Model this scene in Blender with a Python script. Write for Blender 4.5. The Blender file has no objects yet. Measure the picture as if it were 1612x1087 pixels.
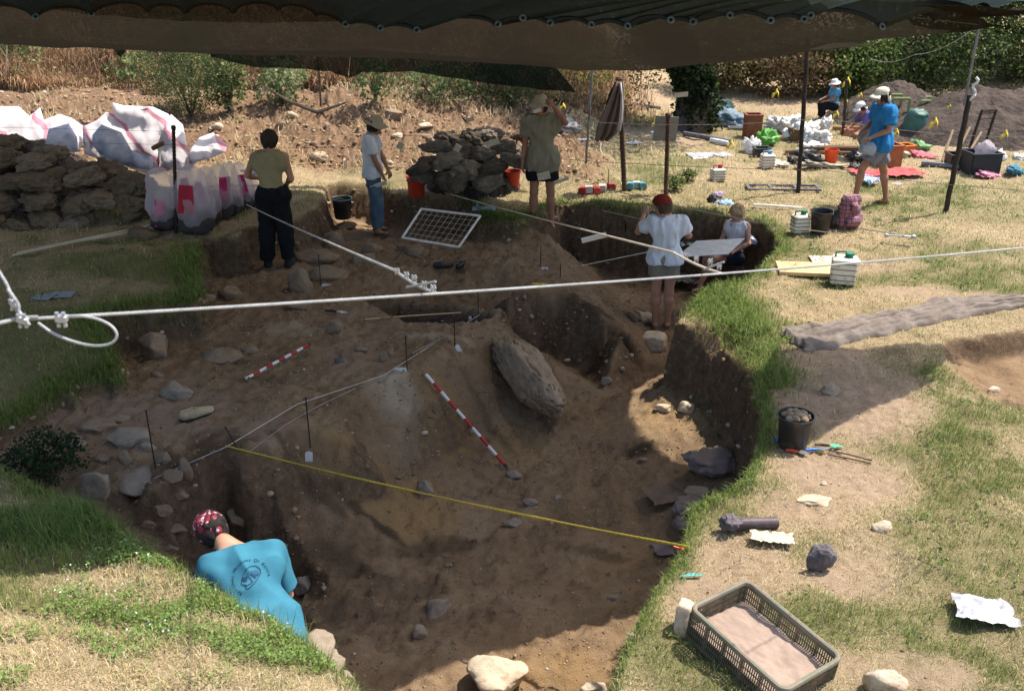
import bpy, bmesh, math, random
import numpy as np
from mathutils import Vector, Matrix
from mathutils.geometry import delaunay_2d_cdt
R = math.radians
PI = math.pi
random.seed(7)
rng = np.random.default_rng(11)
scene = bpy.context.scene
COL = scene.collection

# ------------------------------------------------------------------ camera
F = 1567.0; CX, CY = 806.0, 543.5
TH = R(23.7); CT, ST = math.cos(TH), math.sin(TH)
CH = 4.1
cam_d = bpy.data.cameras.new('camera'); cam = bpy.data.objects.new('camera', cam_d); COL.objects.link(cam)
cam.location = (0, 0, CH); cam.rotation_euler = (PI/2 - TH, 0, 0)
cam_d.sensor_width = 36.0; cam_d.lens = 36.0*F/1612.0
cam_d.clip_start = .05; cam_d.clip_end = 2000
cam_d.dof.use_dof = True; cam_d.dof.focus_distance = 9.5; cam_d.dof.aperture_fstop = 5.6
scene.camera = cam

def ray(px, py):
    u = (px-CX)/F; v = (py-CY)/F
    return u, CT - v*ST, -(ST + v*CT)
def P(px, py, z=0.):
    a, b, c = ray(px, py); t = (z-CH)/c
    return Vector((a*t, b*t, z))
def PY(px, py, Y):
    a, b, c = ray(px, py); t = Y/b
    return Vector((a*t, Y, CH + c*t))
def PT(px, py, t):
    a, b, c = ray(px, py)
    return Vector((a*t, b*t, CH + c*t))
def ppm(p):            # pixels per metre at a point
    return F/(p[1]*CT + (CH-p[2])*ST)

# ------------------------------------------------------------------ noise
_perm = np.random.default_rng(5).permutation(256); _perm = np.concatenate([_perm, _perm, _perm])
_g = np.random.default_rng(6).normal(size=(256, 3)); _g /= np.linalg.norm(_g, axis=1)[:, None]
def perlin(p):
    p = np.asarray(p, float); i = np.floor(p).astype(np.int64); f = p - i
    i &= 255; u = f*f*f*(f*(f*6-15)+10)
    out = 0
    for dx in (0, 1):
        for dy in (0, 1):
            for dz in (0, 1):
                h = _perm[_perm[_perm[(i[:, 0]+dx) & 255]+((i[:, 1]+dy) & 255)]+((i[:, 2]+dz) & 255)]
                g = _g[h]
                d = g[:, 0]*(f[:, 0]-dx)+g[:, 1]*(f[:, 1]-dy)+g[:, 2]*(f[:, 2]-dz)
                w = (u[:, 0] if dx else 1-u[:, 0])*(u[:, 1] if dy else 1-u[:, 1])*(u[:, 2] if dz else 1-u[:, 2])
                out = out + w*d
    return out*1.5
def fbm(p, sc=1., octv=3, seed=0.):
    p = np.asarray(p, float)*sc + seed*17.31; s = 0; a = 1.
    for k in range(octv):
        s = s + a*perlin(p); p = p*2.03+5.1; a *= .5
    return s
_g2 = np.random.default_rng(8).normal(size=(256, 2)); _g2 /= np.linalg.norm(_g2, axis=1)[:, None]
def perlin2(x, y):
    ix = np.floor(x); iy = np.floor(y); fx = x-ix; fy = y-iy; ix = ix.astype(np.int64) & 255; iy = iy.astype(np.int64) & 255
    u = fx*fx*fx*(fx*(fx*6-15)+10); v = fy*fy*fy*(fy*(fy*6-15)+10); P0 = _perm[ix]; P1 = _perm[ix+1]
    def g(p, j, a, b):
        h = _perm[p+j]; return _g2[h, 0]*a+_g2[h, 1]*b
    a = g(P0, iy, fx, fy); b = g(P1, iy, fx-1, fy); c = g(P0, iy+1, fx, fy-1); d = g(P1, iy+1, fx-1, fy-1)
    return ((a+u*(b-a))*(1-v)+(c+u*(d-c))*v)*1.4
def n2(x, y, sc=1., octv=3, seed=0.):
    x = np.asarray(x, float)*sc+seed*17.31; y = np.asarray(y, float)*sc+seed*9.17; s = 0; a = 1.
    for k in range(octv):
        s = s+a*perlin2(x, y); x = x*2.03+5.1; y = y*2.03+3.7; a *= .5
    return s

# ------------------------------------------------------------------ materials
def new_mat(name):
    m = bpy.data.materials.new(name); m.use_nodes = True
    nt = m.node_tree; nt.nodes.clear()
    out = nt.nodes.new('ShaderNodeOutputMaterial')
    return m, nt, out
def nd(nt, t, **kw):
    n = nt.nodes.new(t)
    for k, v in kw.items():
        if hasattr(n, k): setattr(n, k, v)
    return n
def c4(c): return (c[0], c[1], c[2], 1)
def noise_tex(nt, co, sc, det=4, rough=.6):
    n = nd(nt, 'ShaderNodeTexNoise'); n.inputs['Scale'].default_value = sc
    n.inputs['Detail'].default_value = det; n.inputs['Roughness'].default_value = rough
    nt.links.new(co, n.inputs['Vector']); return n
def ramp(nt, fac, stops):
    r = nd(nt, 'ShaderNodeValToRGB'); e = r.color_ramp.elements
    while len(e) < len(stops): e.new(.5)
    for k, (p, c) in enumerate(stops):
        e[k].position = p; e[k].color = c4(c) if len(c) == 3 else c
    nt.links.new(fac, r.inputs[0]); return r
def mixc(nt, fac, a, b, mode='MIX'):
    m = nd(nt, 'ShaderNodeMix', data_type='RGBA', blend_type=mode)
    for s, v in ((0, fac), (6, a), (7, b)):
        if isinstance(v, (int, float)): m.inputs[s].default_value = v
        elif isinstance(v, tuple): m.inputs[s].default_value = c4(v)
        else: nt.links.new(v, m.inputs[s])
    return m.outputs[2]
def bump(nt, h, strength, dist=.02):
    b = nd(nt, 'ShaderNodeBump'); b.inputs['Strength'].default_value = strength; b.inputs['Distance'].default_value = dist
    nt.links.new(h, b.inputs['Height']); return b.outputs[0]
_mc = {}
def mat(name, c, c2=None, rough=.8, sc=8., bmp=.3, bsc=40., metal=0., spec=.3, trans=0., coords='Object', bdist=.01, dirt=None):
    """a plain procedural material: two mottled colours, a fine bump, optional dirt blotches"""
    if name in _mc: return _mc[name]
    m, nt, out = new_mat(name); L = nt.links
    tc = nd(nt, 'ShaderNodeTexCoord').outputs[coords]
    b = nd(nt, 'ShaderNodeBsdfPrincipled')
    n = noise_tex(nt, tc, sc, 5)
    c2 = c2 or tuple(x*.7 for x in c)
    col = ramp(nt, n.outputs[0], [(.32, c2), (.66, c)]).outputs[0]
    if dirt:
        n3 = noise_tex(nt, tc, sc*.6+3, 6, .7)
        f = ramp(nt, n3.outputs[0], [(.5, (0, 0, 0)), (.62, (1, 1, 1))]).outputs[0]
        col = mixc(nt, f, col, dirt)
    L.new(col, b.inputs['Base Color'])
    b.inputs['Roughness'].default_value = rough; b.inputs['Metallic'].default_value = metal
    b.inputs['Specular IOR Level'].default_value = spec
    if bmp > 0:
        n4 = noise_tex(nt, tc, bsc, 4)
        L.new(bump(nt, n4.outputs[0], bmp, bdist), b.inputs['Normal'])
    if trans > 0:
        t = nd(nt, 'ShaderNodeBsdfTranslucent'); L.new(col, t.inputs[0])
        mx = nd(nt, 'ShaderNodeMixShader'); mx.inputs[0].default_value = trans
        L.new(b.outputs[0], mx.inputs[1]); L.new(t.outputs[0], mx.inputs[2]); L.new(mx.outputs[0], out.inputs[0])
    else: L.new(b.outputs[0], out.inputs[0])
    _mc[name] = m; return m
def attr_mat(name, rough=.7, trans=.3, attr='tint', bmp=0, spec=.2):
    m, nt, out = new_mat(name); L = nt.links
    a = nd(nt, 'ShaderNodeAttribute'); a.attribute_name = attr
    b = nd(nt, 'ShaderNodeBsdfPrincipled'); L.new(a.outputs[0], b.inputs['Base Color'])
    b.inputs['Roughness'].default_value = rough; b.inputs['Specular IOR Level'].default_value = spec
    if trans > 0:
        t = nd(nt, 'ShaderNodeBsdfTranslucent'); L.new(a.outputs[0], t.inputs[0])
        mx = nd(nt, 'ShaderNodeMixShader'); mx.inputs[0].default_value = trans
        L.new(b.outputs[0], mx.inputs[1]); L.new(t.outputs[0], mx.inputs[2]); L.new(mx.outputs[0], out.inputs[0])
    else: L.new(b.outputs[0], out.inputs[0])
    return m
def film_mat(name, col, alpha, rough=.3, tint=None, pattern=None):
    """thin plastic film: partly see-through"""
    if name in _mc: return _mc[name]
    m, nt, out = new_mat(name); L = nt.links
    tc = nd(nt, 'ShaderNodeTexCoord').outputs['Object']
    b = nd(nt, 'ShaderNodeBsdfPrincipled'); b.inputs['Roughness'].default_value = rough
    b.inputs['Base Color'].default_value = c4(col); b.inputs['Specular IOR Level'].default_value = .7
    n4 = noise_tex(nt, tc, 9, 4); L.new(bump(nt, n4.outputs[0], .6, .03), b.inputs['Normal'])
    tl = nd(nt, 'ShaderNodeBsdfTranslucent'); tl.inputs[0].default_value = c4(col)
    m0 = nd(nt, 'ShaderNodeMixShader'); m0.inputs[0].default_value = .3
    L.new(b.outputs[0], m0.inputs[1]); L.new(tl.outputs[0], m0.inputs[2])
    tr = nd(nt, 'ShaderNodeBsdfTransparent')
    mx = nd(nt, 'ShaderNodeMixShader'); mx.inputs[0].default_value = alpha
    L.new(tr.outputs[0], mx.inputs[1]); L.new(m0.outputs[0], mx.inputs[2]); L.new(mx.outputs[0], out.inputs[0])
    _mc[name] = m; return m

# ------------------------------------------------------------------ mesh helpers
def tag(o, label=None, cat=None, group=None, kind=None):
    if label: o['label'] = label
    if cat: o['category'] = cat
    if group: o['group'] = group
    if kind: o['kind'] = kind
    return o
def link(name, me, m=None, parent=None, smooth=True):
    o = bpy.data.objects.new(name, me); COL.objects.link(o)
    if m: me.materials.append(m)
    if smooth and len(me.polygons): me.polygons.foreach_set('use_smooth', [True]*len(me.polygons))
    if parent is not None: o.parent = parent
    return o
def empty(name, loc, rz=0., label=None, cat=None, group=None):
    o = bpy.data.objects.new(name, None); COL.objects.link(o)
    o.location = loc; o.rotation_euler = (0, 0, rz); o.empty_display_size = .1
    return tag(o, label, cat, group)
def tri_mesh(name, V, T, colors=None, cname='tint'):
    """fast mesh from numpy arrays; T is (n,3) or (n,4)"""
    me = bpy.data.meshes.new(name); V = np.asarray(V, np.float32); T = np.asarray(T, np.int32); k = T.shape[1]
    me.vertices.add(len(V)); me.vertices.foreach_set('co', V.ravel())
    me.loops.add(T.size); me.loops.foreach_set('vertex_index', T.ravel())
    me.polygons.add(len(T)); me.polygons.foreach_set('loop_start', np.arange(0, T.size, k, dtype=np.int32))
    me.polygons.foreach_set('loop_total', np.full(len(T), k, np.int32))
    me.update(calc_edges=True)
    if colors is not None:
        a = me.color_attributes.new(cname, 'FLOAT_COLOR', 'POINT')
        c = np.ones((len(V), 4), np.float32); c[:, :3] = colors; a.data.foreach_set('color', c.ravel())
    return me
class MB:
    """collects simple shaped pieces into ONE mesh"""
    def __init__(s): s.v = []; s.f = []
    def add(s, vs, fs):
        n = len(s.v); s.v += [tuple(v) for v in vs]; s.f += [tuple(i+n for i in f) for f in fs]; return s
    def box(s, c, d, rot=None, taper=1., bev=0.):
        c = Vector(c); x, y, z = d[0]/2, d[1]/2, d[2]/2
        b = bev or min(x, y, z)*.18
        rings = []
        for zz, k in ((-z, -b), (-z+b, 0), (z-b, 0), (z, -b)):
            w = 1 if zz < 0 else taper
            X, Y = (x+k)*w, (y+k)*w; B = b*.8
            rings.append([(X-B, -Y), (X, -Y+B), (X, Y-B), (X-B, Y), (-X+B, Y), (-X, Y-B), (-X, -Y+B), (-X+B, -Y)])
        vs = [Vector((p[0], p[1], zz)) for r, zz in zip(rings, (-z, -z+b, z-b, z)) for p in r]
        if rot is not None:
            M = rot if isinstance(rot, Matrix) else Matrix.Rotation(rot, 3, 'Z')
            vs = [M @ v for v in vs]
        fs = [tuple(range(7, -1, -1)), tuple(range(24, 32))]
        for k in range(3):
            for i in range(8): j = (i+1) % 8; fs.append((k*8+i, k*8+j, k*8+8+j, k*8+8+i))
        return s.add([v+c for v in vs], fs)
    def tube(s, pts, r, n=8, cap=True):
        pts = [Vector(p) for p in pts]; N = len(pts)
        rs = r if isinstance(r, (list, tuple)) else [r]*N
        base = len(s.v); up = None
        for i, p in enumerate(pts):
            d = (pts[min(i+1, N-1)]-pts[max(i-1, 0)])
            if d.length < 1e-9: d = Vector((0, 0, 1))
            d.normalize()
            if up is None: up = Vector((0, 0, 1)) if abs(d.z) < .9 else Vector((1, 0, 0))
            a = d.cross(up).normalized(); up = a.cross(d).normalized()
            for k in range(n):
                t = 2*PI*k/n; s.v.append(tuple(p+(a*math.cos(t)+up*math.sin(t))*rs[i]))
        for i in range(N-1):
            for k in range(n):
                j = (k+1) % n; s.f.append((base+i*n+k, base+i*n+j, base+(i+1)*n+j, base+(i+1)*n+k))
        if cap:
            s.f.append(tuple(base+k for k in range(n-1, -1, -1))); s.f.append(tuple(base+(N-1)*n+k for k in range(n)))
        return s
    def lathe(s, prof, c=(0, 0, 0), n=24, M=None, sx=1., sy=1.):
        base = len(s.v)
        for r, z in prof:
            for k in range(n):
                t = 2*PI*k/n; v = Vector((r*math.cos(t)*sx, r*math.sin(t)*sy, z))
                if M is not None: v = M @ v
                s.v.append(tuple(v+Vector(c)))
        for i in range(len(prof)-1):
            for k in range(n):
                j = (k+1) % n; s.f.append((base+i*n+k, base+i*n+j, base+(i+1)*n+j, base+(i+1)*n+k))
        return s
    def build(s, name, m, parent=None, smooth=False, ang=None):
        me = bpy.data.meshes.new(name); me.from_pydata(s.v, [], s.f); me.update()
        o = link(name, me, m, parent, smooth)
        if smooth:
            try: me.set_sharp_from_angle(angle=R(40))
            except Exception: pass
        return o
_ico = {}
def ico(sub):
    if sub not in _ico:
        bm = bmesh.new(); bmesh.ops.create_icosphere(bm, subdivisions=sub, radius=1.)
        V = np.array([v.co[:] for v in bm.verts]); T = np.array([[v.index for v in f.verts] for f in bm.faces]); bm.free()
        _ico[sub] = (V, T)
    return _ico[sub]

# ------------------------------------------------------------------ implicit bodies (smooth union of tapered limbs)
def surface_nets(Fd, org, res):
    S = Fd < 0
    nx, ny, nz = Fd.shape
    c = np.zeros((nx-1, ny-1, nz-1), np.int8)
    for a in (0, 1):
        for b in (0, 1):
            for d in (0, 1): c += S[a:nx-1+a, b:ny-1+b, d:nz-1+d]
    act = (c > 0) & (c < 8); idx = -np.ones(act.shape, np.int64)
    ii = np.argwhere(act); idx[act] = np.arange(len(ii))
    acc = np.zeros((len(ii), 3)); cnt = np.zeros(len(ii))
    cor = [(a, b, d) for a in (0, 1) for b in (0, 1) for d in (0, 1)]
    for p in cor:
        for ax in range(3):
            if p[ax] == 1: continue
            q = list(p); q[ax] = 1
            f0 = Fd[ii[:, 0]+p[0], ii[:, 1]+p[1], ii[:, 2]+p[2]]; f1 = Fd[ii[:, 0]+q[0], ii[:, 1]+q[1], ii[:, 2]+q[2]]
            x = (f0 < 0) != (f1 < 0); t = np.where(x, f0/np.where(x, f0-f1, 1), 0)
            pt = np.tile(np.array(p, float), (len(ii), 1)); pt[:, ax] = t
            acc += pt*x[:, None]; cnt += x
    V = (ii + acc/np.maximum(cnt, 1)[:, None])*res + org
    Q = []
    for ax in range(3):
        o1, o2 = [(1, 2), (2, 0), (0, 1)][ax]
        sl0 = [slice(None)]*3; sl1 = [slice(None)]*3
        sl0[ax] = slice(0, -1); sl1[ax] = slice(1, None)
        A = S[tuple(sl0)]; B = S[tuple(sl1)]
        e = np.argwhere(A != B)
        if not len(e): continue
        ok = (e[:, o1] > 0) & (e[:, o2] > 0) & (e[:, o1] < Fd.shape[o1]-1) & (e[:, o2] < Fd.shape[o2]-1)
        e = e[ok]; fl = A[e[:, 0], e[:, 1], e[:, 2]]
        def g(d1, d2):
            k = e.copy(); k[:, o1] -= d1; k[:, o2] -= d2
            return idx[k[:, 0], k[:, 1], k[:, 2]]
        q = np.stack([g(1, 1), g(0, 1), g(0, 0), g(1, 0)], 1)
        q[~fl] = q[~fl][:, ::-1]; Q.append(q)
    return V, np.concatenate(Q)
def sdf_mesh(prims, res=.012, cuts=(), fold=0., fsc=9., fseed=0.):
    """prims: dict(a,b,ra,rb,k,flat=(vec,factor),cap=(bool,bool),sub=bool)"""
    lo = np.min([np.minimum(p['a'], p['b'])-max(p['ra'], p['rb'])*1.3-.04 for p in prims if not p.get('sub')], axis=0)
    hi = np.max([np.maximum(p['a'], p['b'])+max(p['ra'], p['rb'])*1.3+.04 for p in prims if not p.get('sub')], axis=0)
    n = np.ceil((hi-lo)/res).astype(int)+2
    Fd = np.full(n, .2, np.float32)
    ax = [lo[i]+res*np.arange(n[i]) for i in range(3)]
    for p in prims:
        a = np.array(p['a'], float); b = np.array(p['b'], float); ra, rb = p['ra'], p['rb']; k = p.get('k', .03)
        m = max(ra, rb)*1.25+k+.03
        s = [slice(max(0, int((min(a[i], b[i])-m-lo[i])/res)), min(n[i], int((max(a[i], b[i])+m-lo[i])/res)+2)) for i in range(3)]
        X = np.stack(np.meshgrid(ax[0][s[0]], ax[1][s[1]], ax[2][s[2]], indexing='ij'), -1)
        d = b-a; L2 = max(1e-9, d@d)
        Q = X
        if p.get('flat') is not None:
            f, k2 = p['flat']; f = np.array(f, float); f /= np.linalg.norm(f)
            h0 = np.clip(((X-a)@d)/L2, 0, 1); ctr = a+h0[..., None]*d
            Q = X + (((X-ctr)@f)*(1/k2-1))[..., None]*f
        h = ((Q-a)@d)/L2; hc = np.clip(h, 0, 1)
        dist = np.linalg.norm(Q-a-hc[..., None]*d, axis=-1) - (ra+(rb-ra)*hc)
        if p.get('flat') is not None: dist *= .8
        cp = p.get('cap')
        if cp:
            Ln = math.sqrt(L2)
            if cp[0]: dist = np.maximum(dist, -h*Ln)
            if cp[1]: dist = np.maximum(dist, (h-1)*Ln)
        Fb = Fd[s[0], s[1], s[2]]
        if p.get('sub'):
            Fb = np.maximum(Fb, -dist)
        else:
            w = np.clip(.5+.5*(Fb-dist)/k, 0, 1)
            Fb = Fb*(1-w)+dist*w-k*w*(1-w)
        Fd[s[0], s[1], s[2]] = Fb
    if len(cuts):
        X = np.stack(np.meshgrid(*ax, indexing='ij'), -1)
        for pt, nrm in cuts:
            nrm = np.array(nrm, float); nrm /= np.linalg.norm(nrm)
            Fd = np.maximum(Fd, (X-np.array(pt, float))@nrm)
    V, Q = surface_nets(Fd, lo, res)
    for _ in range(2):      # light smoothing
        A = np.zeros_like(V); c = np.zeros(len(V))
        for i in range(4):
            j = (i+1) % 4
            np.add.at(A, Q[:, i], V[Q[:, j]]); np.add.at(c, Q[:, i], 1)
            np.add.at(A, Q[:, j], V[Q[:, i]]); np.add.at(c, Q[:, j], 1)
        V = V*.5 + .5*A/np.maximum(c, 1)[:, None]
    if fold > 0:
        N = np.zeros_like(V)
        fn = np.cross(V[Q[:, 2]]-V[Q[:, 0]], V[Q[:, 3]]-V[Q[:, 1]])
        for i in range(4): np.add.at(N, Q[:, i], fn)
        N /= np.maximum(np.linalg.norm(N, axis=1), 1e-9)[:, None]
        q = V*np.array([1, 1, .45])
        w = 1-np.abs(fbm(q, fsc, 2, fseed))*2.4
        V = V + N*(w[:, None]*fold)
    return V, Q
# ================================================================== terrain
TP = []            # control points (X, Y, z)
def ln(pts, zs=None, step=.09):
    """control line through (px,py,z) points, densified in world space"""
    Wp = [P(p[0], p[1], zm(p[2])) for p in pts]
    for a, b in zip(Wp[:-1], Wp[1:]):
        k = max(1, int((b-a).xy.length/step))
        for i in range(k): TP.append(tuple(a.lerp(b, i/k)))
    TP.append(tuple(Wp[-1]))
    return Wp
_zi = [-1.4, -1.3, -1.0, -.9, -.8, -.7, -.6, -.5, -.45, -.4, -.3, -.2, 0]; _zo = [-1.6, -1.5, -1.2, -1.12, -1.0, -.8, -.56, -.36, -.3, -.27, -.2, -.12, 0]
def zm(z): return float(np.interp(z, _zi, _zo)) if z < 0 else z
def wall(pts, zb, side, off=.07, step=.035, top=True, raw=False, tr=0.):
    """turf edge (px,py,ztop) with a near vertical drop to zb on the given side (+1 left of travel)"""
    zb = zb if isinstance(zb, (list, tuple)) else [zb]*len(pts)
    if not raw: zb = [zm(q) for q in zb]
    Wp = [P(p[0], p[1], (zm(p[2]) if not raw else p[2])+tr) for p in pts]
    N = []
    for i in range(len(Wp)):
        d = (Wp[min(i+1, len(Wp)-1)]-Wp[max(i-1, 0)]).xy.normalized(); N.append(Vector((-d.y, d.x))*side*off)
    out = []
    for i in range(len(Wp)-1):
        a, b = Wp[i], Wp[i+1]; k = max(1, int((b-a).xy.length/step))
        for j in range(k+(i == len(Wp)-2)):
            t = j/k; q = a.lerp(b, t); n = N[i].lerp(N[i+1], t); z = zb[i]*(1-t)+zb[i+1]*t
            if top: TP.append(tuple(q))
            TP.append((q.x+n.x, q.y+n.y, z)); out.append((q.x, q.y))
    return out
E = []
# left bank edge
e1 = wall([(-260, 760, .05), (0, 668, .02), (60, 642, 0), (110, 609, 0), (187, 592, 0)], [-.35, -.27, -.25, -.22, -.24], -1, .06)
e2 = wall([(187, 592, 0), (180, 545, .05), (155, 500, .1), (230, 484, .1), (312, 472, .1), (322, 450, .1), (305, 422, .1), (322, 404, .1),
           (310, 385, .1), (320, 374, .1), (378, 370, .12), (386, 356, .12), (462, 348, .1), (500, 326, .08), (513, 304, .05), (520, 291, .05),
           (600, 292, .05), (612, 303, .03), (740, 313, .02), (752, 338, 0), (815, 348, 0), (828, 346, -.05)],
          [-.24, -.35, -.45, -.42, -.4, -.4, -.4, -.4, -.4, -.42, -.42, -.42, -.45, -.48, -.5, -.55, -.55, -.55, -.5, -.42, -.35, -.3], -1, .07, tr=.06)
# back of the right pit
e3 = wall([(828, 346, -.05), (884, 318, 0), (905, 321, 0), (1000, 330, 0), (1100, 338, 0), (1190, 346, 0), (1218, 362, 0), (1226, 386, 0),
           (1204, 408, 0), (1188, 430, 0), (1150, 448, 0), (1112, 457, 0), (1075, 488, 0), (1062, 504, 0)],
          [-.3, -.7, -.95, -1, -1.05, -1.05, -1.05, -1, -.97, -.97, -.97, -.97, -.97, -.97], -1, .08, raw=True)
# eroded sod bank, then the sheer face
ln([(1062, 504, 0), (1110, 516, .0), (1158, 524, 0), (1200, 552, 0), (1190, 592, 0)])
e4 = wall([(1052, 548, -.44), (1074, 549, -.38), (1100, 553, -.3), (1142, 564, -.2), (1178, 592, -.12)], [-.68, -.68, -.68, -.68, -.7], -1, .06)
e5 = wall([(1190, 592, 0), (1186, 618, 0), (1198, 655, 0), (1194, 705, 0), (1165, 762, 0), (1085, 792, 0), (1074, 860, 0), (1042, 905, 0),
           (987, 1000, 0), (958, 1087, 0), (930, 1200, .05)], [-.7, -.7, -.72, -.76, -.85, -.9, -.9, -.9, -.92, -.93, -.95], -1, .1)
# near bank edge
e6 = wall([(-260, 735, .15), (0, 742, .15), (120, 792, .22), (200, 842, .3), (300, 906, .4), (380, 951, .43), (460, 992, .45), (520, 1042, .47),
           (578, 1090, .5), (640, 1200, .5)], [-.35, -.38, -.5, -.8, -1.15, -1.15, -1.1, -1.05, -1, -1], 1, .12)
# platform rim above the rubble and the undercut hollow
rim = ln([(40, 742, -.35), (140, 762, -.35), (200, 776, -.4), (250, 770, -.4), (290, 738, -.32)])
ln([(150, 800, -.5), (205, 822, -.6), (255, 850, -.66), (285, 880, -.73)])
e7 = wall([(296, 736, -.3), (325, 722, -.28), (362, 714, -.27), (385, 740, -.38), (425, 790, -.62), (480, 872, -.85), (525, 922, -.98)],
          [-1.15, -1.25, -1.3, -1.3, -1.28, -1.22, -1.08], -1, .1)
# slope crest and ridge
ln([(362, 714, -.27), (480, 660, -.32), (560, 622, -.4), (640, 585, -.45), (700, 545, -.48), (765, 508, -.5)])
ln([(765, 508, -.5), (800, 470, -.47), (860, 440, -.44), (915, 470, -.5), (975, 528, -.6), (1012, 562, -.76)])
ln([(790, 530, -.7), (845, 562, -.84), (900, 578, -.9), (960, 582, -.9), (1012, 586, -.84)])
ln([(884, 425, -.45), (930, 462, -.55), (990, 522, -.64), (1022, 556, -.78)])
ln([(905, 405, -.6), (960, 450, -.76), (1010, 512, -.78), (1035, 540, -.8)])
ln([(860, 372, -.28), (880, 395, -.45), (900, 405, -.55)])
# shallow rectangular cut
wall([(612, 463, -.45), (690, 470, -.45), (760, 477, -.46)], -.66, -1, .05)
ln([(640, 508, -.47), (700, 508, -.47), (752, 506, -.49)])
ln([(655, 500, -.66), (748, 503, -.66)])
# loose points: platform
for p in [(190, 632, -.24), (130, 660, -.25), (0, 722, -.3), (250, 645, -.25), (330, 640, -.27), (250, 700, -.3), (420, 640, -.3), (200, 700, -.3),
          (90, 720, -.33), (250, 560, -.42), (210, 590, -.36), (330, 560, -.4), (400, 560, -.4), (500, 550, -.43), (560, 520, -.46), (450, 500, -.43),
          (400, 480, -.42), (560, 470, -.45), (430, 440, -.42), (600, 400, -.48), (700, 410, -.46), (800, 400, -.45), (850, 372, -.26), (840, 358, -.22),
          (790, 420, -.46), (590, 440, -.46), (560, 600, -.4), (480, 600, -.37), (380, 600, -.33), (520, 380, -.47), (650, 380, -.5), (720, 395, -.46),
          # slope
          (450, 720, -.45), (560, 700, -.5), (640, 650, -.58), (700, 620, -.58), (760, 580, -.6), (470, 790, -.68), (540, 800, -.7), (620, 780, -.78),
          (700, 720, -.8), (760, 680, -.8), (800, 640, -.76), (560, 890, -.9), (640, 880, -.95), (720, 840, -.98), (790, 790, -.97), (830, 730, -.92),
          (860, 680, -.85), (600, 950, -1), (700, 920, -1), (820, 860, -.98),
          # floor
          (600, 1020, -1.03), (700, 1087, -1), (850, 1087, -.96), (900, 900, -.93), (1000, 800, -.91), (900, 700, -.88), (1040, 650, -.71), (1090, 660, -.7), (950, 620, -.77),
          (1110, 705, -.71), (1000, 720, -.8), (1015, 690, -.74), (1060, 700, -.72), (950, 1000, -.94), (780, 1000, -1), (1000, 600, -.8), (1030, 850, -.92), (900, 800, -.92),
          (800, 1200, -1), (700, 1200, -1), (540, 980, -1.05), (500, 940, -1.08),
          # hollow
          (360, 965, -1.25), (430, 985, -1.2), (480, 965, -1.12),
          # women's pit
          (945, 452, -.79), (1000, 460, -.84), (1100, 462, -.85), (1150, 456, -.85), (1050, 480, -.82), (1040, 510, -.8), (1070, 445, -.86),
          # turf, right
          (1250, 560, .02), (1300, 600, .02), (1350, 700, 0), (1500, 700, .02), (1300, 800, 0), (1200, 850, 0), (1150, 900, 0), (1400, 900, 0), (1100, 1000, 0),
          (1600, 900, 0), (1300, 1000, 0), (1500, 1087, 0), (1100, 1087, 0), (1150, 480, .04), (1200, 470, .05), (1200, 520, .05), (1250, 480, .02),
          (1300, 450, 0), (1400, 450, 0), (1400, 540, .03), (1600, 450, 0), (1250, 400, 0), (1400, 380, 0), (1600, 350, 0), (1300, 330, 0), (1200, 320, 0),
          (1000, 310, 0), (900, 300, 0), (1100, 300, 0), (960, 270, 0), (1200, 260, 0), (1500, 260, 0), (1100, 220, 0), (1400, 220, 0), (1600, 220, 0),
          # turf, left
          (0, 600, .08), (100, 600, .05), (100, 550, .1), (0, 500, .1), (100, 480, .12), (200, 460, .12), (200, 420, .14), (0, 420, .12), (100, 400, .12),
          (250, 400, .12), (200, 370, .12), (0, 370, .12), (300, 355, .14), (420, 335, .12), (470, 320, .1), (560, 280, .06), (700, 290, .05), (800, 310, .03),
          (860, 300, .02), (780, 330, .01), (300, 300, .1), (100, 300, .12), (450, 290, .1),
          # near bank
          (0, 870, .35), (130, 870, .35), (250, 900, .42), (0, 1087, .75), (200, 1087, .7), (300, 1000, .58), (400, 1040, .58), (500, 1087, .56), (100, 960, .5)]:
    TP.append(tuple(P(p[0], p[1], zm(p[2])+(.08 if (p[2] > .045 and p[1] < 640 and p[0] < 600) else 0))))
# right hand cut
wall([(1478, 548, .02), (1500, 532, .02), (1560, 524, .02), (1660, 510, .02), (1800, 500, .02)], [-.1, -.33, -.36, -.36, -.36], -1, .07)
ln([(1478, 556, .02), (1502, 590, 0), (1560, 628, 0), (1640, 650, 0), (1800, 700, 0)])
for p in [(1545, 580, -.32), (1600, 600, -.33), (1700, 590, -.35), (1560, 604, -.22), (1640, 625, -.2)]: TP.append(tuple(P(*p)))
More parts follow.
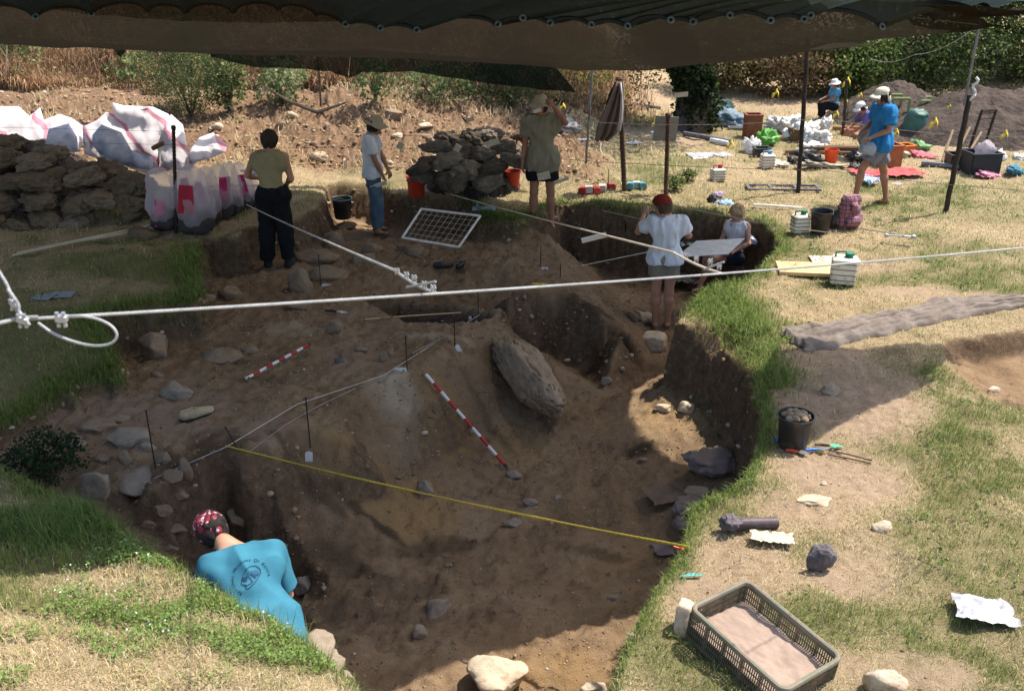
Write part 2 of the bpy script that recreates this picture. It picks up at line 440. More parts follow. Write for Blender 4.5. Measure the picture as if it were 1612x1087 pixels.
# world-space points: near camera, spoil, hill
for p in [(-3, 1.5, 1.1), (0, 1.5, .8), (0, 2.8, .62), (-1, 3, .7), (3, 2.5, .1), (6, 2.5, .05), (-6, 3, .7), (-6, 5, .4), (-9, 3, .7), (-14, 0, 1), (14, 0, 0), (0, -6, 1), (-9, 8, .1), (-9, 12, .1),
          (8, 6, 0), (8, 9.5, 0), (9, 14, 0), (14, 10, 0), (-14, 14, .1), (-10, 16, .15), (-6, 16, .15), (-3, 16, .15), (0, 16, .12), (1.6, 16.4, .06),
          (-12, 17, .4), (-9, 17, .4), (-6, 17, .38), (-4, 17, .42), (-2.6, 17, .45), (-1, 17, .4), (.5, 17, .32), (2, 17.5, .08),
          (-14, 19, .75), (-9, 19, .72), (-6, 19, .7), (-4, 19, .72), (-2.6, 19, .95), (-1, 19, .7), (.6, 19, .55), (2, 19, .12), (3.5, 19, .0),
          (-2.6, 18.6, .98), (-9, 20.5, .85), (-6, 20.5, .85), (-2.5, 20.5, .8), (0, 20.5, .65), (2, 21, .2), (4, 21, 0), (8, 20, 0), (14, 20, 0),
          (-14, 23, 1.6), (-9, 23, 1.5), (-6, 23, 1.5), (-3, 23, 1.4), (0, 23, 1.1), (2, 24, .4), (4, 24, .1), (8, 24, .05), (14, 24, .05),
          (-14, 28, 3.2), (-9, 28, 3.1), (-4, 28, 3), (0, 28, 2.1), (2, 29, 1.2), (4, 29, .8), (8, 29, .3), (14, 29, .3), (-14, 36, 5.2), (-4, 36, 5), (2, 36, 3.2), (6, 36, 2.6), (12, 36, 1.6), (18, 36, 1.6),
          (-30, 12, .4), (-30, 28, 3), (30, 10, 0), (30, 28, .6), (-40, -20, 1), (40, -20, 0), (-60, 60, 7), (0, 60, 7), (60, 60, 4), (-150, 30, 4), (150, 30, 1),
          (-200, -60, 1), (200, -60, 0), (-200, 260, 16), (200, 260, 12), (0, 260, 18)]:
    TP.append(p)
def axis_pts(segs):
    out = [segs[0][0]]
    for a, b, s0, s1 in segs:
        x = a; n = max(2, int((b-a)/((s0+s1)/2))); t = np.linspace(0, 1, n+1)[1:]
        w = s0*t+(s1-s0)*t*t/2; out += list(a+(b-a)*w/w[-1])
    return np.array(out)
GX = axis_pts([(-200, -30, 40, 8), (-30, -10, 4, .4), (-10, -4.6, .2, .05), (-4.6, 4.6, .029, .029), (4.6, 10, .05, .2), (10, 30, .4, 4), (30, 200, 8, 40)])
GY = axis_pts([(-60, 0, 12, 1), (0, 3.5, .4, .06), (3.5, 8.5, .026, .026), (8.5, 13, .028, .04), (13, 20, .05, .09), (20, 30, .12, .35), (30, 60, .5, 4), (60, 260, 10, 40)])
_pts = {}
for p in TP: _pts[(round(p[0], 2), round(p[1], 2))] = p[2]
_k = list(_pts.keys()); _z = np.array([_pts[k] for k in _k])
vv, ee, ff, ov, oe, of = delaunay_2d_cdt([Vector(k) for k in _k], [], [], 0, 1e-4)
vz = np.array([_z[o[0]] if len(o) else 0. for o in ov]); vx = np.array([v[:] for v in vv])
GZ = np.zeros((len(GX), len(GY)))
for f in ff:
    a, b, c = vx[f[0]], vx[f[1]], vx[f[2]]
    i0, i1 = np.searchsorted(GX, [min(a[0], b[0], c[0]), max(a[0], b[0], c[0])]); j0, j1 = np.searchsorted(GY, [min(a[1], b[1], c[1]), max(a[1], b[1], c[1])])
    if i1 <= i0 or j1 <= j0: continue
    X, Y = np.meshgrid(GX[i0:i1], GY[j0:j1], indexing='ij')
    D = (b[1]-c[1])*(a[0]-c[0])+(c[0]-b[0])*(a[1]-c[1])
    if abs(D) < 1e-12: continue
    l1 = ((b[1]-c[1])*(X-c[0])+(c[0]-b[0])*(Y-c[1]))/D; l2 = ((c[1]-a[1])*(X-c[0])+(a[0]-c[0])*(Y-c[1]))/D; l3 = 1-l1-l2
    m = (l1 >= -1e-6) & (l2 >= -1e-6) & (l3 >= -1e-6)
    GZ[i0:i1, j0:j1] = np.where(m, l1*vz[f[0]]+l2*vz[f[1]]+l3*vz[f[2]], GZ[i0:i1, j0:j1])
# soften the stepping of the sheer faces
_gx = np.abs(np.gradient(GZ, GX, axis=0)); _gy = np.abs(np.gradient(GZ, GY, axis=1)); _st = np.clip((_gx+_gy-.5)*2, 0, 1)
for _ in range(2):
    _p = np.pad(GZ, 1, mode='edge'); _b = (_p[:-2, 1:-1]+_p[2:, 1:-1]+_p[1:-1, :-2]+_p[1:-1, 2:]+2*_p[1:-1, 1:-1])/6
    _w = _st.copy(); _q = np.pad(_st, 1, mode='edge'); _w = np.maximum.reduce([_w, _q[:-2, 1:-1], _q[2:, 1:-1], _q[1:-1, :-2], _q[1:-1, 2:]])
    GZ = GZ*(1-_w)+_b*_w
# dug / turf / spoil masks on the grid
def inpoly(x, y, poly):
    r = np.zeros(x.shape, bool); n = len(poly); j = n-1
    for i in range(n):
        xi, yi = poly[i]; xj, yj = poly[j]
        c = ((yi > y) != (yj > y)) & (x < (xj-xi)*(y-yi)/((yj-yi) or 1e-12)+xi); r ^= c; j = i
    return r
sod = [tuple(P(*p).xy) for p in [(1062, 504, 0), (1110, 516, 0), (1155, 530, 0), (1195, 560, 0), (1184, 600, 0)]]
DUG = e1 + e2 + e3 + sod + e5 + e6[::-1]
CUT = [tuple(P(*p).xy) for p in [(1478, 548, .02), (1500, 532, .02), (1560, 524, .02), (1660, 510, .02), (1800, 500, .02), (1800, 700, 0), (1640, 640, 0), (1560, 622, 0), (1502, 588, 0)]]
XX, YY = np.meshgrid(GX, GY, indexing='ij'); xf, yf = XX.ravel(), YY.ravel()
wob = n2(xf, yf, 5, 2, 3)*.05
dug = (inpoly(xf+wob, yf+wob, DUG) | inpoly(xf+wob, yf-wob, CUT)).astype(float)
sp_edge = 15.75 + .35*n2(xf, yf*0, .8, 2, 9)
spoil = np.clip((yf-sp_edge)/.4, 0, 1)*np.clip((1.7+.5*n2(xf*0, yf, .7, 2, 4)-xf)/.6, 0, 1)*np.clip((24-yf)/2, 0, 1)*(1-dug)
turf = (1-dug)*(1-spoil)
def el(px, py, rx, ry, z=0., s=1., edge=1.):
    """soft world-space ellipse around the ground point seen at px,py"""
    c = P(px, py, z); d = ((xf-c.x)/rx)**2+((yf-c.y)/ry)**2
    return s*np.clip((1.35-d)/.9*edge, 0, 1)
green = np.clip(.5+n2(xf, yf, .55, 3, 1)*.75+n2(xf, yf, 2.6, 3, 2)*.55 - .22, 0, 1)
hot = [(1160, 490, .6, .55, 1), (1210, 520, .5, .5, .9), (1120, 460, .5, .4, .9), (1250, 385, .5, .6, .8), (1230, 585, .6, .5, .8), (1460, 700, .55, .35, .9), (1530, 740, .6, .4, .9), (1560, 640, .7, .35, .8), (1450, 580, .35, .35, .9),
       (1530, 860, .7, .8, .75), (1440, 960, .5, .5, .6), (1110, 1040, .45, .35, 1), (1350, 960, .35, .25, .8), (1480, 790, .5, .3, .9), (1300, 860, .3, .2, .7), (1560, 950, .5, .3, .8), (1400, 650, .3, .15, .8), (1060, 880, .25, .6, .95), (1020, 960, .25, .5, .95), (1215, 640, .28, .6, .9), (1120, 800, .3, .3, .8), (1590, 1030, .6, .5, .7),
       (1000, 300, 2.4, 1.0, .35), (950, 245, 1.4, 1.6, .5), (1430, 430, 1.2, .5, .4), (1560, 330, 1.5, .6, .55), (960, 318, 1.2, .25, .9), (1090, 330, 1.4, .22, .6),
       (240, 440, 1.0, .5, 1), (150, 430, .7, .45, .9), (90, 560, 1.5, 1.1, 1), (20, 500, .7, .6, .8), (240, 360, .6, .25, .9), (60, 640, .8, .5, .8), (250, 330, .7, .4, .8), (60, 345, .9, .4, .9), (180, 335, .4, .4, .9),
       (780, 340, .5, .3, 1), (100, 830, .9, .45, 1), (200, 870, .6, .3, .9), (330, 960, .9, .6, .95), (60, 960, .7, .35, .8), (230, 1040, .5, .3, .7), (30, 900, .5, .2, .8), (480, 1040, .5, .4, 1), (150, 1060, .5, .3, .3)]
for h in hot: green = np.maximum(green, el(h[0], h[1], h[2], h[3], 0.35 if (h[1] > 800 and h[0] < 600) else .05, h[4])*(.75+.25*np.clip(.5+n2(xf, yf, 4, 2, 8), 0, 1)))
for b in [(1330, 640, .7, .5), (1340, 760, .5, .5), (1160, 880, .3, .4), (1400, 470, .9, .35), (1380, 560, .6, .35), (1290, 500, .5, .3), (240, 395, 1., .22), (100, 415, 1.2, .2), (350, 1010, .3, .1),
          (1100, 960, .3, .3), (1270, 730, .4, .3), (1290, 580, .5, .3), (40, 1060, .8, .3), (200, 930, .5, .25)]:
    green *= 1-.85*el(b[0], b[1], b[2], b[3], 0.4 if (b[1] > 900 and b[0] < 600) else 0)
bare = np.zeros_like(green)
for b in [(1330, 640, .8, .7, .9), (1370, 600, .6, .35, .9), (1290, 570, .6, .35, .9), (1330, 750, .55, .5, .85), (1110, 945, .3, .35, .9), (1180, 880, .35, .45, .6), (1420, 460, .5, .2, .7), (1130, 555, .4, .3, .9),
          (1270, 800, .35, .3, .7), (1340, 900, .35, .3, .8), (1450, 1050, .35, .2, .8), (1250, 1060, .3, .2, .6), (1500, 470, .8, .2, .6), (1380, 420, .6, .2, .6), (1310, 1050, .3, .2, .7), (1470, 230, 2.5, 1.0, .5), (1050, 215, 1.2, .8, .6), (250, 395, 1., .2, .6), (1380, 870, .3, .3, .6), (950, 150, 2.5, 3, .8), (1200, 165, 2.5, 1.0, .7)]:
    bare = np.maximum(bare, el(*b[:4])*b[4])
bare = np.clip(bare+(.25*n2(xf, yf, 1.8, 3, 12)), 0, 1)
green *= turf*(1-.9*bare)
# detail
z = GZ.ravel()
sm = GZ.copy()
gx = np.abs(np.gradient(GZ, GX, axis=0)).ravel(); gy = np.abs(np.gradient(GZ, GY, axis=1)).ravel()
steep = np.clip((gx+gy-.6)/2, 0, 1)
near = np.clip(1-(yf-14)/16, .15, 1)
def ridg(a): return 1-2*np.abs(a)
det = dug*(n2(xf, yf, 2.2, 3, 21)*.040+n2(xf, yf, 9, 3, 22)*.024+n2(xf, yf, 34, 2, 23)*.008)
# small lumps and trowel scoops on the slope
det += dug*np.clip(n2(xf, yf, 14, 2, 30)-.38, 0, 1)*.09
cs = P(560, 840, -.8); sl = np.exp(-(((xf-cs.x)/.9)**2+((yf-cs.y)/.9)**2))
det += dug*sl*(n2(xf, yf, 6, 3, 31)*.05)
det += turf*(n2(xf, yf, .8, 3, 24)*.05+n2(xf, yf, 6, 3, 25)*.02+n2(xf, yf, 28, 2, 26)*.008)
det += spoil*(n2(xf, yf, 1.1, 2, 27)*.14+np.abs(n2(xf, yf, 4.5, 3, 28))*.16+np.abs(n2(xf, yf, 13, 2, 29))*.05)
far = np.clip((yf-22)/8, 0, 1); det += far*n2(xf, yf, .35, 3, 33)*.25
# eroded sod face is lumpy
cs = P(1110, 545, -.12); sl = np.exp(-(((xf-cs.x)/.45)**2+((yf-cs.y)/.35)**2)); det += sl*np.abs(n2(xf, yf, 8, 3, 41))*.12
z = z+det*(1-.75*steep); GZ2 = z.reshape(XX.shape)
def grid_at(A, x, y):
    x = np.clip(np.asarray(x, float), GX[0], GX[-1]-1e-6); y = np.clip(np.asarray(y, float), GY[0], GY[-1]-1e-6)
    i = np.clip(np.searchsorted(GX, x, side='right')-1, 0, len(GX)-2); j = np.clip(np.searchsorted(GY, y, side='right')-1, 0, len(GY)-2)
    u = (x-GX[i])/(GX[i+1]-GX[i]); v = (y-GY[j])/(GY[j+1]-GY[j])
    return (A[i, j]*(1-u)*(1-v)+A[i+1, j]*u*(1-v)+A[i, j+1]*(1-u)*v+A[i+1, j+1]*u*v)
def H(x, y): return float(grid_at(GZ2, [x], [y])[0])
def Gp(px, py, t0=2.5):
    """the ground point seen at px,py"""
    a, b, c = ray(px, py); t = np.arange(t0, 60, .02); zz = grid_at(GZ2, a*t, b*t); q = CH+c*t
    k = np.argmax(q < zz)
    return Vector((a*t[k], b*t[k], float(zz[k])))
turfg, dugg, spoilg, greeng, bareg, steepg = [q.reshape(XX.shape) for q in (turf, dug, spoil, green, bare, steep)]
# mesh with sideways roughness on the walls
jx = steep*fbm(np.stack([xf, yf, z], 1), 5, 3, 51)*.05; jy = steep*fbm(np.stack([xf, yf, z], 1), 5, 3, 52)*.05
V = np.stack([xf+jx, yf+jy, z], 1)
nxg, nyg = len(GX), len(GY)
I = (np.arange(nxg-1)[:, None]*nyg+np.arange(nyg-1)[None, :]).ravel()
Q = np.stack([I, I+nyg, I+nyg+1, I+1], 1)
me = tri_mesh('ground', V, Q, np.stack([dug, green, spoil], 1), 'mask')
a2 = me.color_attributes.new('mask2', 'FLOAT_COLOR', 'POINT')
pk = np.ones((len(V), 4), np.float32)
pink = np.zeros(len(xf)); chalk_sunlit = np.zeros(len(xf)); ochre_sunlit = np.zeros(len(xf)); darks = np.zeros(len(xf))
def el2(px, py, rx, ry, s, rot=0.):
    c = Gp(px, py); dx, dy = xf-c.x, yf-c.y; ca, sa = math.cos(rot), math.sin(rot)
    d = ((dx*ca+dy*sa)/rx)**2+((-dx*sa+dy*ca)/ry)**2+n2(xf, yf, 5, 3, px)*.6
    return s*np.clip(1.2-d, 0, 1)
for q in [(200, 640, 1.1, .8, .8), (400, 680, .6, .3, .6), (560, 560, .5, .6, .7), (600, 500, .7, .4, .5), (380, 500, .8, .5, .3)]: pink = np.maximum(pink, el2(*q))
for q in [(620, 620, .28, .35, .9), (640, 720, .12, .7, .35), (460, 520, .35, .2, .4), (750, 500, .3, .15, .6), (690, 530, .5, .1, .5), (1055, 650, .55, .6, .2)]: chalk_sunlit = np.maximum(chalk_sunlit, el2(*q))  # chalky soil; last ellipse paints the sunlit crescent paler
for q in [(640, 800, .55, .45, .9), (560, 720, .6, .3, .7), (700, 640, .3, .5, .7), (1000, 900, .5, .5, .3), (1055, 650, .5, .5, .5), (900, 1060, .6, .3, .5), (560, 470, .6, .3, .3), (820, 700, .3, .4, .5)]: ochre_sunlit = np.maximum(ochre_sunlit, el2(*q))  # ochre soil, plus tan sunlight painted into the crescent patch
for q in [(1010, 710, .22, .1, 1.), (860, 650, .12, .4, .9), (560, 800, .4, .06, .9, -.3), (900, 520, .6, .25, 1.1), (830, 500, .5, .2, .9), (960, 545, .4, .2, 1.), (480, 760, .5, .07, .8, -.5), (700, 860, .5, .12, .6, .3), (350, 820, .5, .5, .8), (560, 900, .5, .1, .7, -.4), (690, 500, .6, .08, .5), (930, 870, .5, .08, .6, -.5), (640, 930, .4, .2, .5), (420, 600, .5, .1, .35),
          (600, 830, .3, .05, .9, -.4), (1230, 600, .5, .4, .3), (760, 650, .06, .7, .6, .6), (330, 760, .3, .6, .6)]: darks = np.maximum(darks, el2(*q))  # dark soil patches, with shade painted into the ridge face and hollow
pk[:, 0] = pink; pk[:, 1] = chalk_sunlit; pk[:, 2] = ochre_sunlit; pk[:, 3] = np.clip(darks, 0, 1); a2.data.foreach_set('color', pk.ravel())
a3 = me.color_attributes.new('mask3', 'FLOAT_COLOR', 'POINT'); p3 = np.ones((len(V), 4), np.float32); p3[:, 0] = bare; p3[:, 1] = steep; p3[:, 2] = np.clip((yf-21)/4, 0, 1); a3.data.foreach_set('color', p3.ravel())

def ground_mat():
    m, nt, out = new_mat('earth'); L = nt.links
    tc = nd(nt, 'ShaderNodeTexCoord').outputs['Object']
    def at(n):
        a = nd(nt, 'ShaderNodeAttribute'); a.attribute_name = n; s = nd(nt, 'ShaderNodeSeparateColor'); L.new(a.outputs[0], s.inputs[0]); return a, s
    _, s1 = at('mask'); A2, s2 = at('mask2'); _, s3 = at('mask3')
    n1 = noise_tex(nt, tc, 1.7, 6, .62).outputs[0]; nb = noise_tex(nt, tc, 14, 6, .7).outputs[0]; nf = noise_tex(nt, tc, 75, 4, .7).outputs[0]
    dugc = ramp(nt, n1, [(.32, (.175, .108, .058)), (.5, (.26, .168, .094)), (.68, (.34, .235, .142))]).outputs[0]
    dugc = mixc(nt, ramp(nt, nb, [(.35, (0, 0, 0)), (.75, (1, 1, 1))]).outputs[0], dugc, mixc(nt, .5, dugc, (.36, .26, .165)))
    stn = noise_tex(nt, tc, 5.5, 6, .7); stn.inputs['Distortion'].default_value = 1.2
    dugc = mixc(nt, ramp(nt, stn.outputs[0], [(.30, (.75, .75, .75)), (.44, (0, 0, 0))]).outputs[0], dugc, (.075, .05, .032))
    dugc = mixc(nt, ramp(nt, stn.outputs[0], [(.60, (0, 0, 0)), (.72, (.6, .6, .6))]).outputs[0], dugc, (.42, .31, .19))
    dugc = mixc(nt, s2.outputs[0], dugc, (.33, .225, .155)); 
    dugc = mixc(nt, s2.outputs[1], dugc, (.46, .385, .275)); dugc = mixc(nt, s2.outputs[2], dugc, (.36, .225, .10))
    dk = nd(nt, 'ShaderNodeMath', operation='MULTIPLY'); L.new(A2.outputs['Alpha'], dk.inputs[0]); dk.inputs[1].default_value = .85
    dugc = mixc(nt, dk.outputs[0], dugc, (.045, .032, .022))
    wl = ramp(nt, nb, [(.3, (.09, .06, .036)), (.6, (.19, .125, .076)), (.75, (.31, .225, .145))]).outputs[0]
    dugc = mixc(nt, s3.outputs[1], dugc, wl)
    # turf ground: straw litter, bare earth, green base
    vor = nd(nt, 'ShaderNodeTexNoise'); vor.inputs['Scale'].default_value = 38; vor.inputs['Detail'].default_value = 5; vor.inputs['Distortion'].default_value = 3.
    L.new(tc, vor.inputs['Vector'])
    straw = ramp(nt, vor.outputs[0], [(.32, (.16, .115, .06)), (.5, (.36, .27, .155)), (.66, (.56, .44, .27))]).outputs[0]
    barec = ramp(nt, nb, [(.3, (.29, .2, .13)), (.7, (.46, .34, .235))]).outputs[0]
    tf = mixc(nt, s3.outputs[0], straw, barec)
    gr = ramp(nt, nf, [(.3, (.05, .065, .022)), (.7, (.15, .165, .055))]).outputs[0]
    gm = nd(nt, 'ShaderNodeMath', operation='MULTIPLY'); gm.inputs[1].default_value = .75; L.new(s1.outputs[1], gm.inputs[0])
    tf = mixc(nt, gm.outputs[0], tf, gr)
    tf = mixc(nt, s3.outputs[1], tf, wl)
    spc = ramp(nt, nb, [(.3, (.14, .082, .048)), (.5, (.225, .14, .082)), (.72, (.34, .23, .145))]).outputs[0]
    c = mixc(nt, s1.outputs[0], tf, dugc); c = mixc(nt, s1.outputs[2], c, spc)
    hill = ramp(nt, n1, [(.3, (.34, .25, .15)), (.7, (.52, .40, .26))]).outputs[0]
    c = mixc(nt, s3.outputs[2], c, hill)
    b = nd(nt, 'ShaderNodeBsdfPrincipled'); L.new(c, b.inputs['Base Color']); b.inputs['Roughness'].default_value = .95; b.inputs['Specular IOR Level'].default_value = .12
    mx = mixc(nt, .5, nb, nf)
    bw = nd(nt, 'ShaderNodeRGBToBW'); L.new(mx, bw.inputs[0])
    L.new(bump(nt, bw.outputs[0], 1., .045), b.inputs['Normal'])
    L.new(b.outputs[0], out.inputs[0]); return m
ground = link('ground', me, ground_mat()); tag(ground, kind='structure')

# ================================================================== light
SH = Vector((-.476, -.238))       # how far a shadow moves per metre of height
sun_dir = Vector((-SH.x, -SH.y, 1)).normalized()
sd = bpy.data.lights.new('sun', 'SUN'); sun = bpy.data.objects.new('sun', sd); COL.objects.link(sun)
sd.energy = 3.9; sd.angle = R(.6); sd.color = (1, .94, .84)
sun.rotation_euler = sun_dir.to_track_quat('Z', 'Y').to_euler()
w = bpy.data.worlds.new('World'); scene.world = w; w.use_nodes = True; wn = w.node_tree
bg = wn.nodes['Background']; sky = wn.nodes.new('ShaderNodeTexSky'); sky.sky_type = 'NISHITA'; sky.sun_disc = False
sky.sun_elevation = math.asin(sun_dir.z); sky.sun_rotation = math.atan2(sun_dir.x, sun_dir.y); sky.dust_density = 2.5
wn.links.new(sky.outputs[0], bg.inputs[0]); bg.inputs[1].default_value = .15
scene.view_settings.view_transform = 'Standard'; scene.view_settings.look = 'None'
scene.view_settings.exposure = .92
scene.cycles.max_bounces = 8; scene.cycles.transparent_max_bounces = 12
# ================================================================== shade nets
def net_mat(name, c, see, c2=None, sheen=.0, trans=.3):
    m, nt, out = new_mat(name); L = nt.links
    tc = nd(nt, 'ShaderNodeTexCoord').outputs['Object']
    mp = nd(nt, 'ShaderNodeMapping'); mp.inputs['Scale'].default_value = (1, 14, 1); L.new(tc, mp.inputs[0])
    n = noise_tex(nt, mp.outputs[0], 7, 5, .7); n3 = noise_tex(nt, tc, .9, 3)
    col = ramp(nt, n.outputs[0], [(.3, tuple(x*.62 for x in c)), (.62, c), (.8, c2 or tuple(x*1.3 for x in c))]).outputs[0]
    col = mixc(nt, ramp(nt, n3.outputs[0], [(.35, (0, 0, 0)), (.65, (1, 1, 1))]).outputs[0], col, mixc(nt, .6, col, tuple(x*.7 for x in c)))
    b = nd(nt, 'ShaderNodeBsdfPrincipled'); L.new(col, b.inputs['Base Color']); b.inputs['Roughness'].default_value = .5; b.inputs['Specular IOR Level'].default_value = sheen
    L.new(bump(nt, n.outputs[0], .3, .01), b.inputs['Normal'])
    t = nd(nt, 'ShaderNodeBsdfTranslucent'); L.new(col, t.inputs[0])
    mx = nd(nt, 'ShaderNodeMixShader'); mx.inputs[0].default_value = trans
    L.new(b.outputs[0], mx.inputs[1]); L.new(t.outputs[0], mx.inputs[2])
    tr = nd(nt, 'ShaderNodeBsdfTransparent'); m2 = nd(nt, 'ShaderNodeMixShader'); m2.inputs[0].default_value = 1-see
    L.new(tr.outputs[0], m2.inputs[1]); L.new(mx.outputs[0], m2.inputs[2]); L.new(m2.outputs[0], out.inputs[0])
    return m
M_brown = net_mat('brown_net', (.034, .028, .020), .05)
M_green = net_mat('green_net', (.034, .052, .050), .035, (.30, .33, .33), .6, .6)  # grey sheen is painted in as the pale streak colour
M_flap = net_mat('dark_net', (.006, .010, .008), .07)
def sheet(name, outline, hf, m, step=.16, sub=None, wr=.012):
    """sheet of net in plan: outline (x,y), heights from hf(x,y)"""
    pts = []
    for a, b in zip(outline, outline[1:]+outline[:1]):
        k = max(1, int(math.hypot(b[0]-a[0], b[1]-a[1])/(step*.6)))
        for i in range(k): pts.append((a[0]+(b[0]-a[0])*i/k, a[1]+(b[1]-a[1])*i/k))
    nb = len(pts); xs = [p[0] for p in pts]; ys = [p[1] for p in pts]
    X, Y = np.meshgrid(np.arange(min(xs), max(xs), step), np.arange(min(ys), max(ys), step), indexing='ij'); X = X.ravel(); Y = Y.ravel()
    m_in = inpoly(X, Y, pts); allp = [Vector(p) for p in pts]+[Vector((x+random.uniform(-.02, .02), y)) for x, y in zip(X[m_in], Y[m_in])]
    v, e, f, _, _, _ = delaunay_2d_cdt(allp, [(i, (i+1) % nb) for i in range(nb)], [list(range(nb))], 2, 1e-5)
    vx2 = np.array([q[:] for q in v]); zz = np.array([hf(a, b) for a, b in vx2])
    zz += n2(vx2[:, 0], vx2[:, 1], 1.1, 2, 60)*wr*2+np.abs(n2(vx2[:, 0]*1.5, vx2[:, 1]*.4, 2, 2, 61))*wr
    me = bpy.data.meshes.new(name); me.from_pydata([(a[0], a[1], c) for a, c in zip(vx2, zz)], [], [tuple(q) for q in f]); me.update()
    o = link(name, me, m); return o
def lerp_tab(x, tab):
    return float(np.interp(x, [t[0] for t in tab], [t[1] for t in tab]))
farh = [(-12, 2.62), (-8, 2.42), (-6.5, 2.31), (-5, 2.2), (-3.5, 2.12), (-1.5, 2.07), (0, 1.98), (1, 1.9), (2, 1.9), (2.6, 1.97), (3.5, 2.15), (4.7, 2.33), (6, 2.5)]
def hA(x, y):
    yf_ = 15.2; t = (y-7.9)/(yf_-7.9)
    return 3.33*(1-t)+lerp_tab(x, farh)*t-.1*math.sin(PI*min(1, max(0, t)))+(.02*abs(x) if x < 0 else 0)*(1-t)*.4+max(0, 8.15-y)*.75
outA = [(-8.5, 7.6), (0, 7.6), (1.4, 7.65), (2.0, 7.7), (3.5, 8.0), (3.9, 8.3), (3.86, 9.3), (3.42, 9.55), (3.1, 10), (3.02, 10.6), (3.12, 11.1), (3.4, 11.5), (3.85, 11.9), (4.45, 12.7), (4.6, 13.6), (4.62, 14.4), (3.6, 15.0), (2.6, 15.25), (1.3, 15.2), (0, 15.25), (-2, 15.3), (-5.9, 15.2), (-6.1, 15.35), (-6.3, 15.2), (-9.2, 15.1)]
ca = sheet('shade_net', outA, hA, M_brown); tag(ca, 'long brown-grey shade net stretched low over the dig, seen from below', 'shade net')
def hC(x, y):   # the corner piece towards the right
    return float(np.interp(y, [7, 8, 10.2], [3.5, 3.33, 2.88]))+max(0, x-3.2)*.155*min(1, max(0, (y-8)/2))
outC = [(2.8, 7.45), (3.3, 7.55), (4.05, 8.05), (5.6, 9.45), (6.4, 10.2), (5.0, 10.0), (4.5, 9.98), (4.1, 9.85), (3.88, 9.35), (3.6, 8.3)]
cc = sheet('shade_net', outC, lambda x, y: hC(x, y)+.05, M_brown); tag(cc, 'smaller lighter shade net corner reaching out at the top right above the leaning poles', 'shade net')
# green net with the scalloped, grommeted hem
grom = [(-330, 40), (-230, 34), (-130, 36), (-40, 22), (55, 30), (143, 25), (231, 17), (292, 20), (366, 20), (437, 15), (498, 24), (543, 42), (598, 48), (655, 51), (783, 42), (822, 32), (865, 40), (930, 43), (987, 45), (1055, 35), (1090, 38),
        (1148, 28), (1212, 36), (1265, 34), (1275, 28), (1388, 46), (1470, 30), (1560, 16), (1700, 5)]
hem = []
for a, b in zip(grom[:-1], grom[1:]):
    w_ = b[0]-a[0]; k = 12
    for i in range(k):
        t = i/k; arc = (1-(2*t-1)**2)**.55*min(20, w_*.2)
        if w_ < 20: arc = 1
        hem.append((a[0]+w_*t, a[1]+(b[1]-a[1])*t-arc))
hem.append(grom[-1])
nearE = [(-6.5, 5.4, 4.35), (-3, 5.4, 4.2), (-1.06, 5.75, 4.0), (2.2, 7.3, 3.66), (2.8, 7.5, 3.56), (3.4, 7.6, 3.5), (5.6, 9.3, 3.3)]
V_, Q_ = [], []; nr = 14; nc = len(hem)
for i, (px, py) in enumerate(hem):
    yy = 8.0+.25*math.sin(px*.004) + (max(0, px-1390)/310*1.9)
    a = PY(px, py, yy)
    u = i/(nc-1); s = u*(len(nearE)-1); k = min(len(nearE)-2, int(s)); f = s-k
    b = Vector(nearE[k]).lerp(Vector(nearE[k+1]), f)
    for r in range(nr):
        t = r/(nr-1); p = a.lerp(b, t)
        p.z += .03*math.sin(px*.021+2*t)*(1-abs(2*t-1))+.05*math.sin(px*.006)*t*(1-t)*2 + .09*math.sin(PI*t)
        V_.append(p[:])
for i in range(nc-1):
    for r in range(nr-1): Q_.append((i*nr+r, (i+1)*nr+r, (i+1)*nr+r+1, i*nr+r+1))
gt = empty('grommet_net', (0, 8, 3.3), 0, 'dark green shade net with a scalloped hem of metal eyelets across the top', 'shade net')
def local(o, root):      # keep world-space mesh under an empty
    o.matrix_parent_inverse = Matrix.Translation(-root.location) if root.rotation_euler.z == 0 else root.matrix_basis.inverted(); return o
o = link('net_panel', tri_mesh('net_panel', V_, Q_), M_green, gt); local(o, gt)
M_eye = mat('eyelet_metal', (.10, .13, .13), rough=.45, metal=.5, bmp=0)
M_hem = mat('hem_cord', (.012, .016, .015), bmp=.2)
b = MB(); b.tube([PY(px, py, 7.99+.25*math.sin(px*.004)+(max(0, px-1390)/310*1.9)) for px, py in hem], .016, 6); o = b.build('hem_band', M_hem, gt, True); local(o, gt)
for px, py in grom[4:-2]:
    c = PY(px+1, py-4, 7.96+.25*math.sin(px*.004)+(max(0, px-1390)/310*1.9))
    b = MB(); Mx = Matrix.Rotation(R(70), 3, 'X') @ Matrix.Rotation(R(random.uniform(-25, 25)), 3, 'Y')
    b.lathe([(.012, .004), (.020, .009), (.030, .004), (.031, -.003), (.012, -.003), (.012, .004)], c, 16, Mx)
    o = b.build('eyelet', M_eye, gt, True); local(o, gt)
